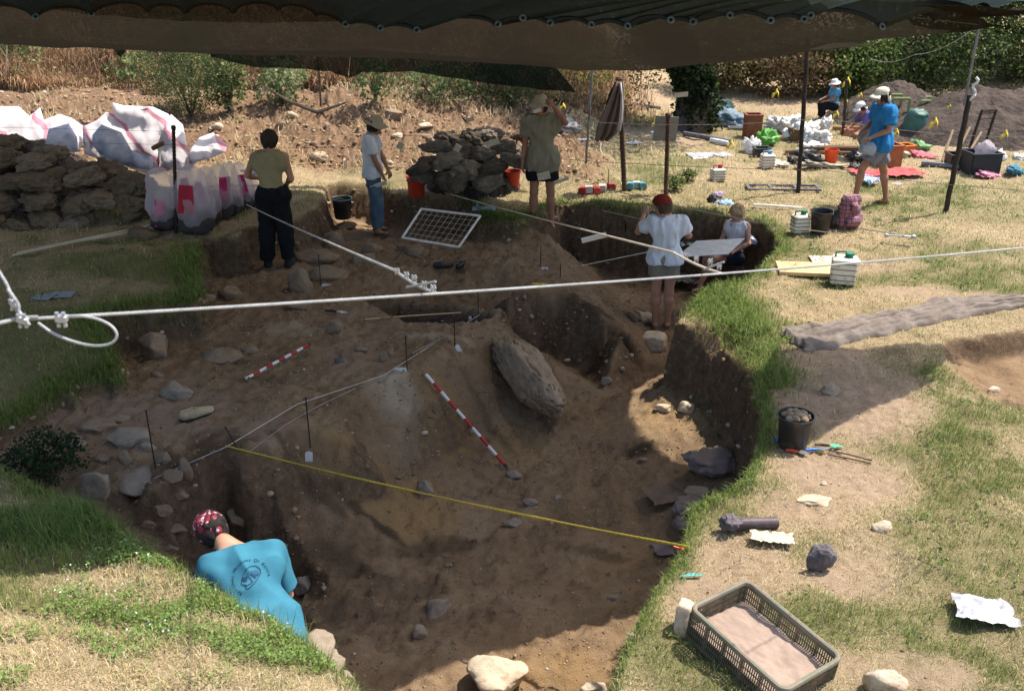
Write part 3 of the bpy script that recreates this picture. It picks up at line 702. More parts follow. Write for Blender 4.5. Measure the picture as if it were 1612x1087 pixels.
# dark flaps hanging off the far edge
def flap(name, top, bot, Y, label, sag=0.):
    V_, Q_ = [], []; n = 40; m_ = 8
    for i in range(n+1):
        t = i/n
        a = PY(lerp_tab(t, [(k/(len(top)-1), p[0]) for k, p in enumerate(top)]), lerp_tab(t, [(k/(len(top)-1), p[1]) for k, p in enumerate(top)]), Y)
        c = PY(lerp_tab(t, [(k/(len(bot)-1), p[0]) for k, p in enumerate(bot)]), lerp_tab(t, [(k/(len(bot)-1), p[1]) for k, p in enumerate(bot)]), Y+.1)
        for r in range(m_+1):
            p = a.lerp(c, r/m_); p.y += .03*math.sin(i*.9)*r/m_; V_.append(p[:])
    for i in range(n):
        for r in range(m_): Q_.append((i*(m_+1)+r, (i+1)*(m_+1)+r, (i+1)*(m_+1)+r+1, i*(m_+1)+r+1))
    o = link(name, tri_mesh(name, V_, Q_), M_flap); tag(o, label, 'net flap'); return o
flap('net_flap', [(330, 78), (440, 80), (552, 80)], [(332, 90), (400, 106), (470, 108), (520, 113), (548, 123)], 15.35, 'left hanging dark green flap of net with a pointed lower corner')
flap('net_flap', [(553, 76), (700, 88), (870, 100)], [(549, 124), (570, 114), (650, 113), (760, 130), (850, 141), (907, 145)], 15.45, 'long dark green flap of net hanging over the man with the raised hand')
flap('net_flap', [(175, 74), (190, 76), (200, 76)], [(184, 84), (190, 91), (196, 82)], 15.3, 'little dark rag of net hanging by itself from the far edge at the left')
# ================================================================== stones
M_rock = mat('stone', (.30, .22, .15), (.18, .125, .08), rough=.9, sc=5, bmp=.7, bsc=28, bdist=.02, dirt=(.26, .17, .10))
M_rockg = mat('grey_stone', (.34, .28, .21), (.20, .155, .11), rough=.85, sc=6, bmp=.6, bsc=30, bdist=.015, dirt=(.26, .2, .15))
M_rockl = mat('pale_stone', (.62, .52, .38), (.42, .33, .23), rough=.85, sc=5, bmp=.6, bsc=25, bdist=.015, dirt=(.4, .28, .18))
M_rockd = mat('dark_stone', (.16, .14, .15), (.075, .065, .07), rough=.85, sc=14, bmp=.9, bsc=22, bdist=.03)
def rock_mesh(name, size, seed, facets=15, rough=.12, sub=4, boxy=0., fsc=1.3):
    V, T = ico(sub); V = V.copy(); r = np.random.default_rng(seed)
    if boxy: V = V/np.maximum(1e-6, (np.abs(V)**(2+boxy*6)).sum(1)**(1/(2+boxy*6)))[:, None]
    for _ in range(facets):
        n = r.normal(size=3); n /= np.linalg.norm(n); d = r.uniform(.58, .88)
        q = V@n; V -= n*np.maximum(0, q-d)[:, None]*.92
    N = V/np.maximum(1e-6, np.linalg.norm(V, axis=1))[:, None]
    V += N*(fbm(V, fsc, 3, seed*.37)*rough)[:, None]+N*(fbm(V, 5, 3, seed*.7)*rough*.28)[:, None]
    V *= np.array(size)/2*1.08
    return tri_mesh(name, V, T)
def rock(px, py, wp, hp, label, m=None, depth=None, emb=.36, rot=0., seed=None, facets=15, rough=.13, boxy=0., tilt=(0, 0), z=None, grp='loose stones in the excavation'):
    """stone whose picture is centred at px,py and measures wp x hp photo pixels"""
    g = Gp(px, py+hp*.38) if z is None else P(px, py+hp*.38, z)
    k = ppm(g); w_ = wp/k; h_ = hp/k
    d_ = depth or w_*.6
    hh = max(.5*h_, (h_-d_*.3))*1.4
    seed = seed if seed is not None else int(px*7+py)
    me = rock_mesh('stone', (w_, d_, hh), seed, facets, rough, 4 if wp > 26 else 3, boxy)
    o = link('stone', me, m or M_rock); o.location = (g.x, g.y+d_*.15, g.z+hh*(.5-emb)); o.rotation_euler = (tilt[0], tilt[1], rot)
    tag(o, label, 'stone', grp); return o
# the big leaning boulder
def boulder():
    a = P(805, 545, -.42); b = P(862, 620, -.62); 
    V, T = ico(5); V = V.copy(); r = np.random.default_rng(3)
    V[:, 0] = np.sign(V[:, 0])*np.abs(V[:, 0])**.8
    for n, d in (((0, .3, 1), .7), ((.2, -1, .3), .72), ((-.9, 0, .5), .8), ((.8, -.5, -.2), .78), ((.5, .5, .7), .82)):
        n = np.array(n, float); n /= np.linalg.norm(n); V -= n*np.maximum(0, V@n-d)[:, None]*.85
    V *= 1+.15*fbm(V, 1.4, 4, 3)[:, None]
    n6 = np.abs(fbm(V, 3.2, 3, 9)); V *= (1-.17*np.exp(-((n6/.06)**2)))[:, None]     # cracks
    V *= 1+.045*fbm(V, 6, 4, 4)[:, None]
    d = (b-a); L_ = d.length
    V *= np.array([L_/2+.26, .24, .26])
    me = tri_mesh('boulder', V, T); o = link('boulder', me, mat('boulder_stone', (.38, .285, .19), (.23, .165, .105), rough=.9, sc=4, bmp=.8, bsc=18, bdist=.03, dirt=(.30, .21, .13)))
    o.location = (a+b)/2+Vector((0, .02, -.06)); o.rotation_mode = 'QUATERNION'; o.rotation_quaternion = d.to_track_quat('X', 'Z')
    tag(o, 'huge elongated cracked boulder lying down the slope in the middle of the trench', 'boulder')
boulder()
S = [
 (470, 440, 44, 46, 'squarish upright boulder just right of the dark trousered woman', {}),
 (515, 425, 66, 34, 'slanting flat boulder with a dark hollow, right of the upright one', {}),
 (500, 398, 70, 26, 'long low rock under the slanting flat boulder, nearer the bank', {}),
 (572, 404, 44, 24, 'low stone in front of the man in the white shirt', {}),
 (525, 378, 34, 32, 'pointed rock against the bank below the dark bucket with the green rim', {}),
 (545, 352, 34, 18, 'rounded brown stone directly under the bucket with the green rim', {}),
 (583, 390, 40, 22, 'stone at the feet of the man in the white shirt', {}),
 (655, 392, 34, 22, 'knobbly stone under the lower left corner of the wire grid', {}),
 (635, 388, 26, 16, 'small stone beside the knobbly one near the wire grid', {}),
 (362, 458, 46, 28, 'dark angular rock in front of the stepped bank', {}),
 (325, 468, 32, 20, 'pale low stone at the corner of the turf, left of the dark angular rock', {}),
 (243, 540, 52, 50, 'big round shouldered boulder against the left section wall', {'depth': .3}),
 (343, 556, 66, 30, 'broad flat boulder left of the shorter ranging pole', {}),
 (275, 612, 60, 36, 'grey domed boulder with a dark side near the left section', {'m': M_rockg}),
 (247, 588, 22, 14, 'small stone above the grey domed boulder', {}),
 (395, 548, 30, 20, 'worn stone beside the broad flat boulder', {}),
 (472, 478, 44, 20, 'low stone sunk in the floor behind the white rope', {}),
 (530, 510, 30, 28, 'pointed triangular stone on the platform behind the brush', {}),
 (570, 548, 24, 14, 'little round stone at the centre of the platform', {}),
 (534, 566, 20, 11, 'small dark oval stone on the platform', {'m': M_rockd}),
 (605, 562, 16, 20, 'upright pebble of the pair beside the row of nails', {}),
 (614, 555, 14, 12, 'rounder pebble of the pair beside the row of nails', {}),
 (582, 467, 18, 11, 'small pale stone by the corner of the shallow cut', {'m': M_rockg}),
 (727, 462, 13, 9, 'left one of two small stones behind the shallow cut', {}),
 (745, 462, 10, 6, 'right one of two small stones behind the shallow cut', {}),
 (667, 766, 30, 34, 'pale grey wedge shaped stone halfway down the slope', {'m': M_rockg, 'facets': 14}),
 (808, 747, 26, 16, 'flat pointed grey stone at the lower end of the long ranging pole', {'m': M_rockg}),
 (834, 790, 27, 15, 'pale oval stone on the floor below the long ranging pole', {'m': M_rockg}),
 (804, 822, 34, 18, 'pinkish slab stone partly under the yellow tape', {'m': M_rockg}),
 (877, 782, 16, 9, 'little grey stone furthest right above the yellow tape', {'m': M_rockg}),
 (480, 915, 38, 36, 'rough grey stone standing right of the crouching man', {'m': M_rockg, 'depth': .16}),
 (689, 952, 48, 37, 'large pale smooth stone in the middle of the deep floor', {'m': M_rockg, 'depth': .2, 'facets': 14}),
 (661, 992, 25, 30, 'smaller pale stone just below the large smooth one', {'m': M_rockg, 'depth': .12}),
 (967, 940, 22, 12, 'grey cobble near the right edge of the deep floor', {'m': M_rockg}),
 (707, 889, 12, 9, 'tiny grey stone lying on the slope foot', {'m': M_rockg}),
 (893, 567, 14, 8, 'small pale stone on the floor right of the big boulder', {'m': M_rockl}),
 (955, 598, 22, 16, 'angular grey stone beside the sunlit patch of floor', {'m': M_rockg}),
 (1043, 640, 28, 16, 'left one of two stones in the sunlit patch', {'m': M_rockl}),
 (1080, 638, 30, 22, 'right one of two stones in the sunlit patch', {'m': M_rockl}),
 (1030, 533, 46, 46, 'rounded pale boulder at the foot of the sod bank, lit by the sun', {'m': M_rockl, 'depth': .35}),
 (1015, 722, 20, 9, 'flat dark stone on the floor near the sacks', {}),
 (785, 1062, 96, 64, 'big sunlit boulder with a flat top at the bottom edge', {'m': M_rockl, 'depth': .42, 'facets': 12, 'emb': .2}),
 (932, 1082, 44, 44, 'yellowish stone cut by the bottom edge beside the grass', {'m': M_rockl}),
 (1292, 884, 46, 46, 'pitted dark purple lump of rock standing on the dry grass', {'m': M_rockd, 'facets': 16, 'rough': .2, 'emb': .12}),
 (1388, 826, 36, 24, 'half buried pink stone in the grass below the black bucket', {'m': M_rockl, 'emb': .45}),
 (1392, 1072, 70, 58, 'pale pinkish stone at the lower right edge in the grass', {'m': M_rockl, 'emb': .25}),
 (1088, 972, 62, 56, 'yellow block of stone propping up the plastic crate', {'m': M_rockl, 'facets': 10, 'boxy': .3, 'emb': .2}),
 (1306, 612, 34, 22, 'small grey stone in the shaded grass above the black bucket', {'m': M_rockg}),
 (1283, 787, 60, 16, 'low brown stone just breaking the dry grass', {'m': M_rockl, 'emb': .45}),
 (1232, 650, 8, 6, 'tiny chip lying in front of the standing sod', {}),
 (1565, 612, 20, 12, 'stone in the floor of the small cut at the right edge', {'m': M_rockl}),
 (1296, 760, 12, 9, 'white pebble on the dry grass below the bucket', {'m': M_rockl}),
 # spoil heap
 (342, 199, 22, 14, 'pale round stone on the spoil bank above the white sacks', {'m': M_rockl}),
 (500, 244, 30, 18, 'yellowish flat stone on the spoil behind the dark haired woman', {'m': M_rockl}),
 (460, 180, 20, 14, 'light stone high on the spoil heap', {'m': M_rockl}),
 (443, 196, 18, 14, 'dark stone on the spoil below the light one', {}),
 (512, 196, 20, 12, 'brown stone on the spoil left of the peak', {}),
 (625, 212, 22, 14, 'stone right of the hatted man on the spoil', {'m': M_rockl}),
 (672, 215, 26, 14, 'shaded stone on the spoil above the pile of grey sacks', {}),
 (672, 196, 28, 12, 'pale slab on the spoil right of the heap peak', {'m': M_rockl}),
 (400, 252, 12, 8, 'small stone at the foot of the spoil left of the woman', {'m': M_rockl}),
 (495, 226, 18, 12, 'small brown stone on top of the yellowish flat one', {}),
 (620, 176, 40, 22, 'earthy block on the peak of the spoil heap', {'m': M_rock}),
 # rubble on the near left of the platform
 (205, 685, 76, 44, 'largest smooth grey boulder of the jumble left of the tall nail', {'m': M_rockg}),
 (214, 753, 84, 56, 'big grey boulder hanging over the rubble slope', {'m': M_rockg, 'depth': .42}),
 (148, 757, 52, 60, 'pale slab tilted against the turf at the left', {'m': M_rockg, 'tilt': (.2, .5)}),
 (152, 668, 60, 28, 'flat brown stone at the back of the jumble', {}),
 (108, 690, 52, 30, 'rounded stone below the left section wall', {}),
 (70, 712, 50, 26, 'brown stone furthest left in the jumble', {}),
 (124, 699, 24, 22, 'small round stone near the dark weed', {'m': M_rockg}),
 (197, 716, 22, 32, 'narrow upright stone between the two big grey boulders', {}),
 (232, 700, 26, 20, 'grey cobble resting on the largest boulder', {'m': M_rockg}),
 (258, 720, 28, 24, 'brown cobble at the foot of the tall nail', {}),
 (272, 746, 32, 26, 'rounded cobble at the lip of the rubble slope', {}),
 (294, 740, 24, 36, 'leaning cobble against the rubble lip', {}),
 (283, 785, 30, 18, 'flat cobble sticking out of the rubble slope', {}),
 (255, 800, 30, 22, 'brown cobble low in the rubble slope', {}),
 (235, 825, 28, 20, 'cobble at the left of the rubble slope', {}),
 (280, 838, 34, 16, 'flat cobble above the red bandanna', {}),
 (265, 860, 30, 16, 'lowest cobble of the rubble slope', {}),
 (160, 720, 30, 20, 'brown stone between the weed and the big boulder', {}),
 (185, 655, 44, 18, 'low stone in front of the section corner', {}),
 (376, 818, 46, 34, 'tan lump of earth and stone in the dark hollow', {}),
 (490, 1012, 66, 56, 'smooth grey boulder behind the near grass', {'m': M_rockg, 'depth': .4, 'z': -.55}),
 (520, 1040, 46, 50, 'second smooth grey boulder lower along the near grass', {'m': M_rockg, 'depth': .3, 'z': -.6}),
 (545, 1068, 34, 34, 'third and smallest grey boulder along the near grass', {'m': M_rockg, 'depth': .2, 'z': -.6}),
 (1105, 770, 52, 20, 'flat stone under the folded sacks', {'m': M_rockg}),
]
for px, py, wp, hp, lab, kw in S: rock(px, py, wp, hp, lab, **kw)
# gravel and crumbs: stuff
def pebbles(name, n, xr, yr, keep, smin, smax, m_, yscale=0.):
    V0, T0 = ico(1); x = rng.uniform(*xr, n); y = rng.uniform(*yr, n); k = keep(x, y); x, y = x[k], y[k]; n = len(x)
    s = smin+(smax-smin)*rng.random(n)**(4 if smax < .05 else 7); s *= 1+yscale*np.maximum(0, y-8)/8
    z_ = grid_at(GZ2, x, y)
    V = V0[None]*rng.uniform(.6, 1.15, (n, len(V0), 1))
    V = V*np.stack([s, s*rng.uniform(.6, 1, n), s*rng.uniform(.45, .8, n)], 1)[:, None, :]
    a = rng.uniform(0, 2*PI, n); ca_, sa_ = np.cos(a)[:, None], np.sin(a)[:, None]
    X = V[:, :, 0]*ca_-V[:, :, 1]*sa_; Y = V[:, :, 0]*sa_+V[:, :, 1]*ca_
    V = np.stack([X+x[:, None], Y+y[:, None], V[:, :, 2]+(z_+s*.15)[:, None]], -1)
    T = T0[None]+(np.arange(n)*len(V0))[:, None, None]
    base = np.array([[.26, .175, .105], [.34, .25, .16], [.19, .125, .075], [.44, .37, .28], [.29, .2, .115]])[rng.choice(5, n, p=[.35, .2, .25, .06, .14])]
    if m_ == 1: base = base*1.15
    c = np.repeat(base*rng.uniform(.8, 1.15, (n, 1)), len(V0), 0)
    o = link(name, tri_mesh(name, V.reshape(-1, 3), T.reshape(-1, 3), c), attr_mat(name+'_mat', .95, 0), smooth=False); return o
o = pebbles('soil_crumbs', 80000, (-5.2, 3.4), (4.3, 15), lambda x, y: (grid_at(dugg, x, y) > .5) & (n2(x, y, 1.3, 2, 70) > rng.uniform(-.7, .75, len(x))), .0028, .017, 0, .4)
tag(o, 'loose crumbs of earth and grit scattered over the trench floor', 'soil crumbs', kind='stuff')
o = pebbles('heap_clods', 22000, (-10, 3), (15.6, 21.5), lambda x, y: grid_at(spoilg, x, y) > .3, .008, .06, 1)
tag(o, 'loose clods and stones covering the spoil heap', 'clods', kind='stuff')
o = pebbles('meadow_grit', 9000, (.4, 9), (4.3, 14), lambda x, y: (grid_at(turfg, x, y) > .5) & (grid_at(bareg, x, y) > .35), .003, .014, 1, .3)
tag(o, 'small grit on the bare trodden patches of the meadow', 'grit', kind='stuff')
o = pebbles('wall_crumbs', 60000, (-5.2, 3.4), (4.3, 15.5), lambda x, y: (grid_at(steepg, x, y) > .45) & (rng.random(len(x)) > .3), .006, .05, 0, .2)
tag(o, 'small stones and clods sticking out of the cut earth faces', 'clods', kind='stuff')
# the dark soil heap by the trees
def heap(cx, cy, sx, sy, h, seed, label):
    n = 110; a = np.linspace(-1.3, 1.3, n); X, Y = np.meshgrid(a, a, indexing='ij'); x, y = X.ravel(), Y.ravel()
    r = np.sqrt(x*x+y*y); z_ = h*np.clip(1-r, -.15, 1)**.8 if False else h*np.maximum(-.1, (1-r**1.5))
    z_ = z_+h*.22*n2(x*sx, y*sy, 1.1, 3, seed)*np.clip(1.3-r, 0, 1)+.07*np.abs(n2(x*sx, y*sy, 5, 3, seed+1))+.03*n2(x*sx, y*sy, 14, 2, seed+2)
    gx_ = cx+x*sx; gy_ = cy+y*sy; zz = grid_at(GZ2, gx_, gy_); z_ = np.where(r > 1.05, -.2, z_)+zz
    I = (np.arange(n-1)[:, None]*n+np.arange(n-1)[None, :]).ravel(); Q = np.stack([I, I+n, I+n+1, I+1], 1)
    o = link('soil_heap', tri_mesh('soil_heap', np.stack([gx_, gy_, z_], 1), Q), mat('heap_soil', (.085, .062, .048), (.042, .03, .024), rough=.95, sc=3, bmp=.9, bsc=9, bdist=.08)); tag(o, label, 'soil heap')
c = P(1545, 232); heap(c.x+1., c.y+1.6, 2.9, 1.9, .75, 4, 'tall dark purplish soil heap in front of the trees at the right edge')
c = P(1440, 222); heap(c.x+.4, c.y+2.2, 1.4, 1.3, .7, 9, 'left shoulder of the dark soil heap behind the green tubs')
# ================================================================== people
M_skin = mat('skin', (.50, .27, .175), (.42, .21, .13), rough=.55, sc=6, bmp=.1, bsc=60, bdist=.003, spec=.35)
M_skin2 = mat('tanned_skin', (.36, .18, .105), (.28, .13, .075), rough=.55, sc=6, bmp=.1, bsc=60, bdist=.003, spec=.35)
M_lip = mat('lips', (.30, .10, .08), bmp=0); M_eyem = mat('eye', (.05, .035, .03), rough=.2, bmp=0)
def V3(*a): return np.array(a, float)
def prim(a, b, ra, rb=None, k=.03, flat=None, cap=None, sub=False):
    return dict(a=V3(*a), b=V3(*b), ra=ra, rb=ra if rb is None else rb, k=k, flat=flat, cap=cap, sub=sub)
def unit(v): v = np.array(v, float); return v/max(1e-9, np.linalg.norm(v))
def lp(a, b, t): return np.array(a)*(1-t)+np.array(b)*t
def hand(pr, wrist, d, nrm, curl=.5, side=1, s=1.):
    """palm, five fingers and a thumb; d = pointing direction, nrm = back of the hand"""
    d = unit(d); nrm = unit(np.array(nrm)-d*(np.array(nrm)@d)); x = np.cross(d, nrm)*side; w_ = np.array(wrist)
    pc = w_+d*.05*s
    pr.append(prim(w_, w_+d*.075*s, .026*s, .036*s, .02, flat=(nrm, .55)))
    for i, (off, L_) in enumerate(((-.03, .062), (-.0105, .078), (.0095, .082), (.029, .072))):
        b0 = w_+d*(.088-.004*abs(i-1.5))*s+x*off*s
        c = curl*(1+.12*(1.5-i)); d1 = d*math.cos(c)-nrm*math.sin(c); d2 = d*math.cos(c*2.1)-nrm*math.sin(c*2.1)
        m_ = b0+d1*L_*.5*s; e = m_+d2*L_*.52*s
        pr.append(prim(b0-d*.02*s, m_, .0105*s, .0098*s, .004)); pr.append(prim(m_, e, .0098*s, .0082*s, .004))
    t0 = w_+d*.028*s+x*.026*s; t1 = t0+(d*.55+x*.75-nrm*.25)*.042*s; t2 = t1+(d*.9+x*.15-nrm*.35)*.032*s
    pr.append(prim(t0, t1, .015*s, .012*s, .01)); pr.append(prim(t1, t2, .012*s, .0095*s, .004))
def head(pr, c, face, up, s=1.):
    f = unit(face); u = unit(np.array(up)-f*(np.array(up)@f)); r = np.cross(f, u); c = np.array(c)
    pr.append(prim(c+u*.018-f*.012, c+u*.025+f*.004, .092*s, .088*s, .03, flat=(r, .84)))
    pr.append(prim(c-u*.02+f*.02, c-u*.075+f*.045, .066*s, .040*s, .03, flat=(r, .92)))
    pr.append(prim(c+f*.088+u*.012, c+f*.106-u*.022, .009, .0135, .012))          # nose
    pr.append(prim(c+f*.083+u*.03-r*.03, c+f*.083+u*.03+r*.03, .012, .012, .015))  # brow
    for sd_ in (-1, 1): pr.append(prim(c+r*sd_*.078+u*.018-f*.005, c+r*sd_*.08-u*.018-f*.002, .012, .008, .006, flat=(r, .6)))
    return f, u, r
def person(label, origin, J, face, chest_f, skin=M_skin, res=.0095, yaw=0., hat=None, hair=None, hairlen=0., parts=(), headup=None, shirt_hem=None, extra=None, scale=1., name='person', group=None, skinfat=1.):
    """J: joints relative to the origin. parts: clothing specs built from the same joints"""
    root = empty(name, origin, yaw, label, 'person', group); root.scale = (scale,)*3
    cf = unit(chest_f); pr = []
    sL, sR, hL, hR = [np.array(J[k]) for k in ('sL', 'sR', 'hL', 'hR')]
    pel = (hL+hR)/2; che = (sL+sR)/2; nb = np.array(J.get('nb', che+V3(0, 0, .05))); hd = np.array(J['head']); up = unit(headup if headup is not None else hd-nb)
    sp = unit(che-pel)
    def torso(g=0., k=.06):
        q = []
        q.append(prim(hL, hR, .105+g, .105+g, k, flat=(cf, .86)))
        q.append(prim(pel+sp*.02, lp(pel, che, .5), .118+g, .108+g, k, flat=(cf, .82)))
        q.append(prim(lp(pel, che, .5), che-sp*.1, .112+g, .125+g, k, flat=(cf, .80)))
        q.append(prim(lp(sL, sR, .16)-sp*.085, lp(sL, sR, .84)-sp*.085, .088+g, .088+g, k, flat=(cf, .95)))
        q.append(prim(lp(sL, sR, .03)-sp*.015, lp(sL, sR, .97)-sp*.015, .056+g, .056+g, k*.7))
        return q
    pr += torso()
    pr.append(prim(nb-up*.02, hd-up*.06, .054, .05, .03))
    pr.append(prim(lp(sL, sR, .22), nb+up*.03, .04, .04, .04)); pr.append(prim(lp(sL, sR, .78), nb+up*.03, .04, .04, .04))
    f, u, r = head(pr, hd, face, up)
    for s_ in 'LR':
        S_, El, Wr = np.array(J['s'+s_]), np.array(J['e'+s_]), np.array(J['w'+s_])
        pr.append(prim(S_, El, .047, .037, .03)); pr.append(prim(El, lp(El, Wr, .35), .037, .038, .02)); pr.append(prim(lp(El, Wr, .3), Wr, .038, .024, .02))
        hdir = J.get('d'+s_, Wr-El); hn = J.get('n'+s_, (0, 0, 1)); hand(pr, Wr, hdir, hn, J.get('c'+s_, .5), 1 if s_ == J.get('flip', 'L') else -1)
        Hh, Kn, An = np.array(J['h'+s_]), np.array(J['k'+s_]), np.array(J['a'+s_]); td = unit(J.get('t'+s_, cf))
        pr.append(prim(Hh, Kn, .088, .056, .04)); pr.append(prim(Kn, lp(Kn, An, .32), .053, .056, .03)); pr.append(prim(lp(Kn, An, .3), An, .056, .034, .03))
        if name != 'x':
            td2 = td.copy(); pr.append(prim(An-td*.035+V3(0, 0, -.045), An+td*.13+V3(0, 0, -.058), .034, .026, .02, flat=((0, 0, 1), .8)))
            pr.append(prim(An, An+V3(0, 0, -.03), .036, .038, .02))
    V, Q = sdf_mesh(pr, res); o = link('body', tri_mesh('body', V, Q), skin, root)
    # face details
    for sd_ in (-1, 1):
        c = hd+f*.088+u*.012+r*sd_*.031
        b = MB(); b.lathe([(.0001, .006), (.006, .004), (.0095, 0), (.006, -.004), (.0001, -.006)], c, 10, Matrix(((1, 0, 0), (0, .6, 0), (0, 0, 1)))); b.build('eye', M_eyem, root, True)
    b = MB(); m0 = hd+f*.088-u*.048; b.tube([m0-r*.024, m0+f*.006, m0+r*.024], [.003, .006, .003], 8); b.build('mouth', M_lip, root, True)
    for spec in parts:
        kind, m_ = spec['kind'], spec['m']; q = []; cuts = list(spec.get('cuts', ()))
        g = spec.get('g', .016)
        if kind == 'shirt':
            q = torso(g, .05)
            hem = spec.get('hem', 0.)      # extra skirt below the hips
            if hem: q.append(prim(lp(hL, hR, .15)+sp*.05, lp(hL, hR, .15)-sp*hem, .125+g, .135+g, .05, flat=(cf, .82))); q.append(prim(lp(hL, hR, .85)+sp*.05, lp(hL, hR, .85)-sp*hem, .125+g, .135+g, .05, flat=(cf, .82)))
            for s_ in 'LR':
                if spec.get('sleeve', .6) > 0:
                    S_, El = np.array(J['s'+s_]), np.array(J['e'+s_]); t = spec.get('sleeve', .6)
                    q.append(prim(S_, lp(S_, El, t), .060+g*.6, .058+g*.9, .03, cap=(False, True)))
            if 'hemz' in spec: cuts.append(((0, 0, spec['hemz']), (0, 0, -1)))
            nk = spec.get('neck', .035); cuts.append((nb+sp*nk, sp))
            if spec.get('tank'):
                q.append(prim(lp(sL, sR, .2)-sp*.0, nb-sp*.01, .05+g, .05+g, .03)); q.append(prim(lp(sL, sR, .8), nb-sp*.01, .05+g, .05+g, .03))
                for S_, o_ in ((sL, sR), (sR, sL)):
                    dd = unit(S_-o_); q.append(prim(S_+dd*.075-sp*.05, S_+dd*.05+sp*.15, .07, .085, .0, sub=True))
                q.append(prim(nb+sp*.035, nb+sp*.1, .072, .09, 0, sub=True))
        elif kind == 'legs':
            q.append(prim(hL, hR, .108+g, .108+g, .05, flat=(cf, .86))); q.append(prim(pel, pel+sp*spec.get('rise', .12), .115+g, .112+g, .04, flat=(cf, .84), cap=(False, True)))
            for s_ in 'LR':
                Hh, Kn, An = np.array(J['h'+s_]), np.array(J['k'+s_]), np.array(J['a'+s_]); t = spec.get('len', 2.)
                if t <= 1: q.append(prim(Hh, lp(Hh, Kn, t), .094+g, (.094*(1-t)+.062*t)+g*1.5, .02, cap=(False, True)))
                else:
                    q.append(prim(Hh, Kn, .094+g, .066+g, .02)); q.append(prim(Kn, lp(Kn, An, t-1), .066+g, .052+g*1.3, .03, cap=(False, True)))
        V, Q = sdf_mesh(q, spec.get('res', res*1.05), cuts, spec.get('fold', .009), spec.get('fsc', 7.), spec.get('seed', 3.))
        o = link(spec['name'], tri_mesh(spec['name'], V, Q), m_, root)
        if spec.get('mod'): 
            md = o.modifiers.new('thick', 'SOLIDIFY'); md.thickness = .004
    if hair is not None:
        q = [prim(hd+u*(.03 if hat is None else .0)-f*.018, hd+u*(.03 if hat is None else .0)-f*.0, .103 if hat is None else .092, .098 if hat is None else .09, .03, flat=(r, .88))]
        q.append(prim(hd-f*.05+u*.01, hd-f*.05-u*(.05+hairlen), .075, .06, .04, flat=(r, 1.0)))
        if hairlen > .03:
            for sd_ in (-1, 1): q.append(prim(hd+r*sd_*.055+u*.02-f*.01, hd+r*sd_*.062-u*hairlen-f*.01, .045, .03, .03))
        q.append(prim(hd+f*.13-u*.045, hd+f*.13-u*.03, .105, .1, 0, sub=True))
        V, Q = sdf_mesh(q, res, (), .014, 16., 5.); o = link('hair', tri_mesh('hair', V, Q), hair, root)
    if hat is not None:
        kind, m_ = hat; b = MB(); M3 = Matrix((r, f, u)).transposed(); c = Vector(hd+u*.045-f*.01)
        if kind == 'brim':
            prof = [(.0001, .098), (.045, .096), (.078, .082), (.094, .045), (.102, .008), (.108, 0), (.14, -.014), (.168, -.034), (.17, -.036), (.166, -.038), (.105, -.006)]
            n = 36; base = len(b.v)
            for i, (rr, zz) in enumerate(prof):
                for k in range(n):
                    t = 2*PI*k/n; wv = (zz-.012*math.sin(2*t+.6)-.008*math.sin(5*t)) if rr > .12 else zz + (-.01*math.cos(t) if rr < .05 else 0)
                    v = M3 @ Vector((rr*math.cos(t)*.93, rr*math.sin(t)*1.06, wv)); b.v.append(tuple(v+c))
            for i in range(len(prof)-1):
                for k in range(n):
                    j = (k+1) % n; b.f.append((base+i*n+k, base+i*n+j, base+(i+1)*n+j, base+(i+1)*n+k))
        else:
            kb = 1.14 if kind == 'beret' else 1.; b.lathe([(.0001, .08*kb), (.04*kb, .078*kb), (.078*kb, .06), (.10*kb, .022), (.101*kb, -.005), (.097, -.02), (.094, -.02)], c, 28, M3, .93, 1.06)
        o = b.build('hat', m_, root, True)
        if kind == 'cap':
            b = MB(); n = 12; vs = []; 
            for i in range(n+1):
                t = PI*(.18+.64*i/n); 
                for rr, dz in ((.098, -.006), (.16, -.028), (.182, -.044)):
                    x_, y_ = rr*math.cos(t)*.95, (rr*math.sin(t))*1.06
                    vs.append(Vector(M3 @ Vector((x_, y_, dz-abs(x_)*.12)))+c)
            fs = []
            for i in range(n):
                for k in range(2): fs.append((i*3+k, (i+1)*3+k, (i+1)*3+k+1, i*3+k+1))
            b.add(vs, fs); o = b.build('cap_peak', m_, root, True); md = o.modifiers.new('t', 'SOLIDIFY'); md.thickness = .004
            # neck flap
            b = MB(); vs = []
            for i in range(n+1):
                t = -PI*(.1+.8*i/n)
                for kk, (rr, dz) in enumerate(((.101, .0), (.112, -.06), (.12, -.125))): 
                    vs.append(Vector(M3 @ Vector((rr*math.cos(t)*.92, rr*math.sin(t)*1.04, dz+.008*math.sin(i*1.7)*kk)))+c)
            b.add(vs, [(i*3+k, (i+1)*3+k, (i+1)*3+k+1, i*3+k+1) for i in range(n) for k in range(2)]); o = b.build('neck_flap', m_, root, True); md = o.modifiers.new('t', 'SOLIDIFY'); md.thickness = .004
    return root, f, u, r
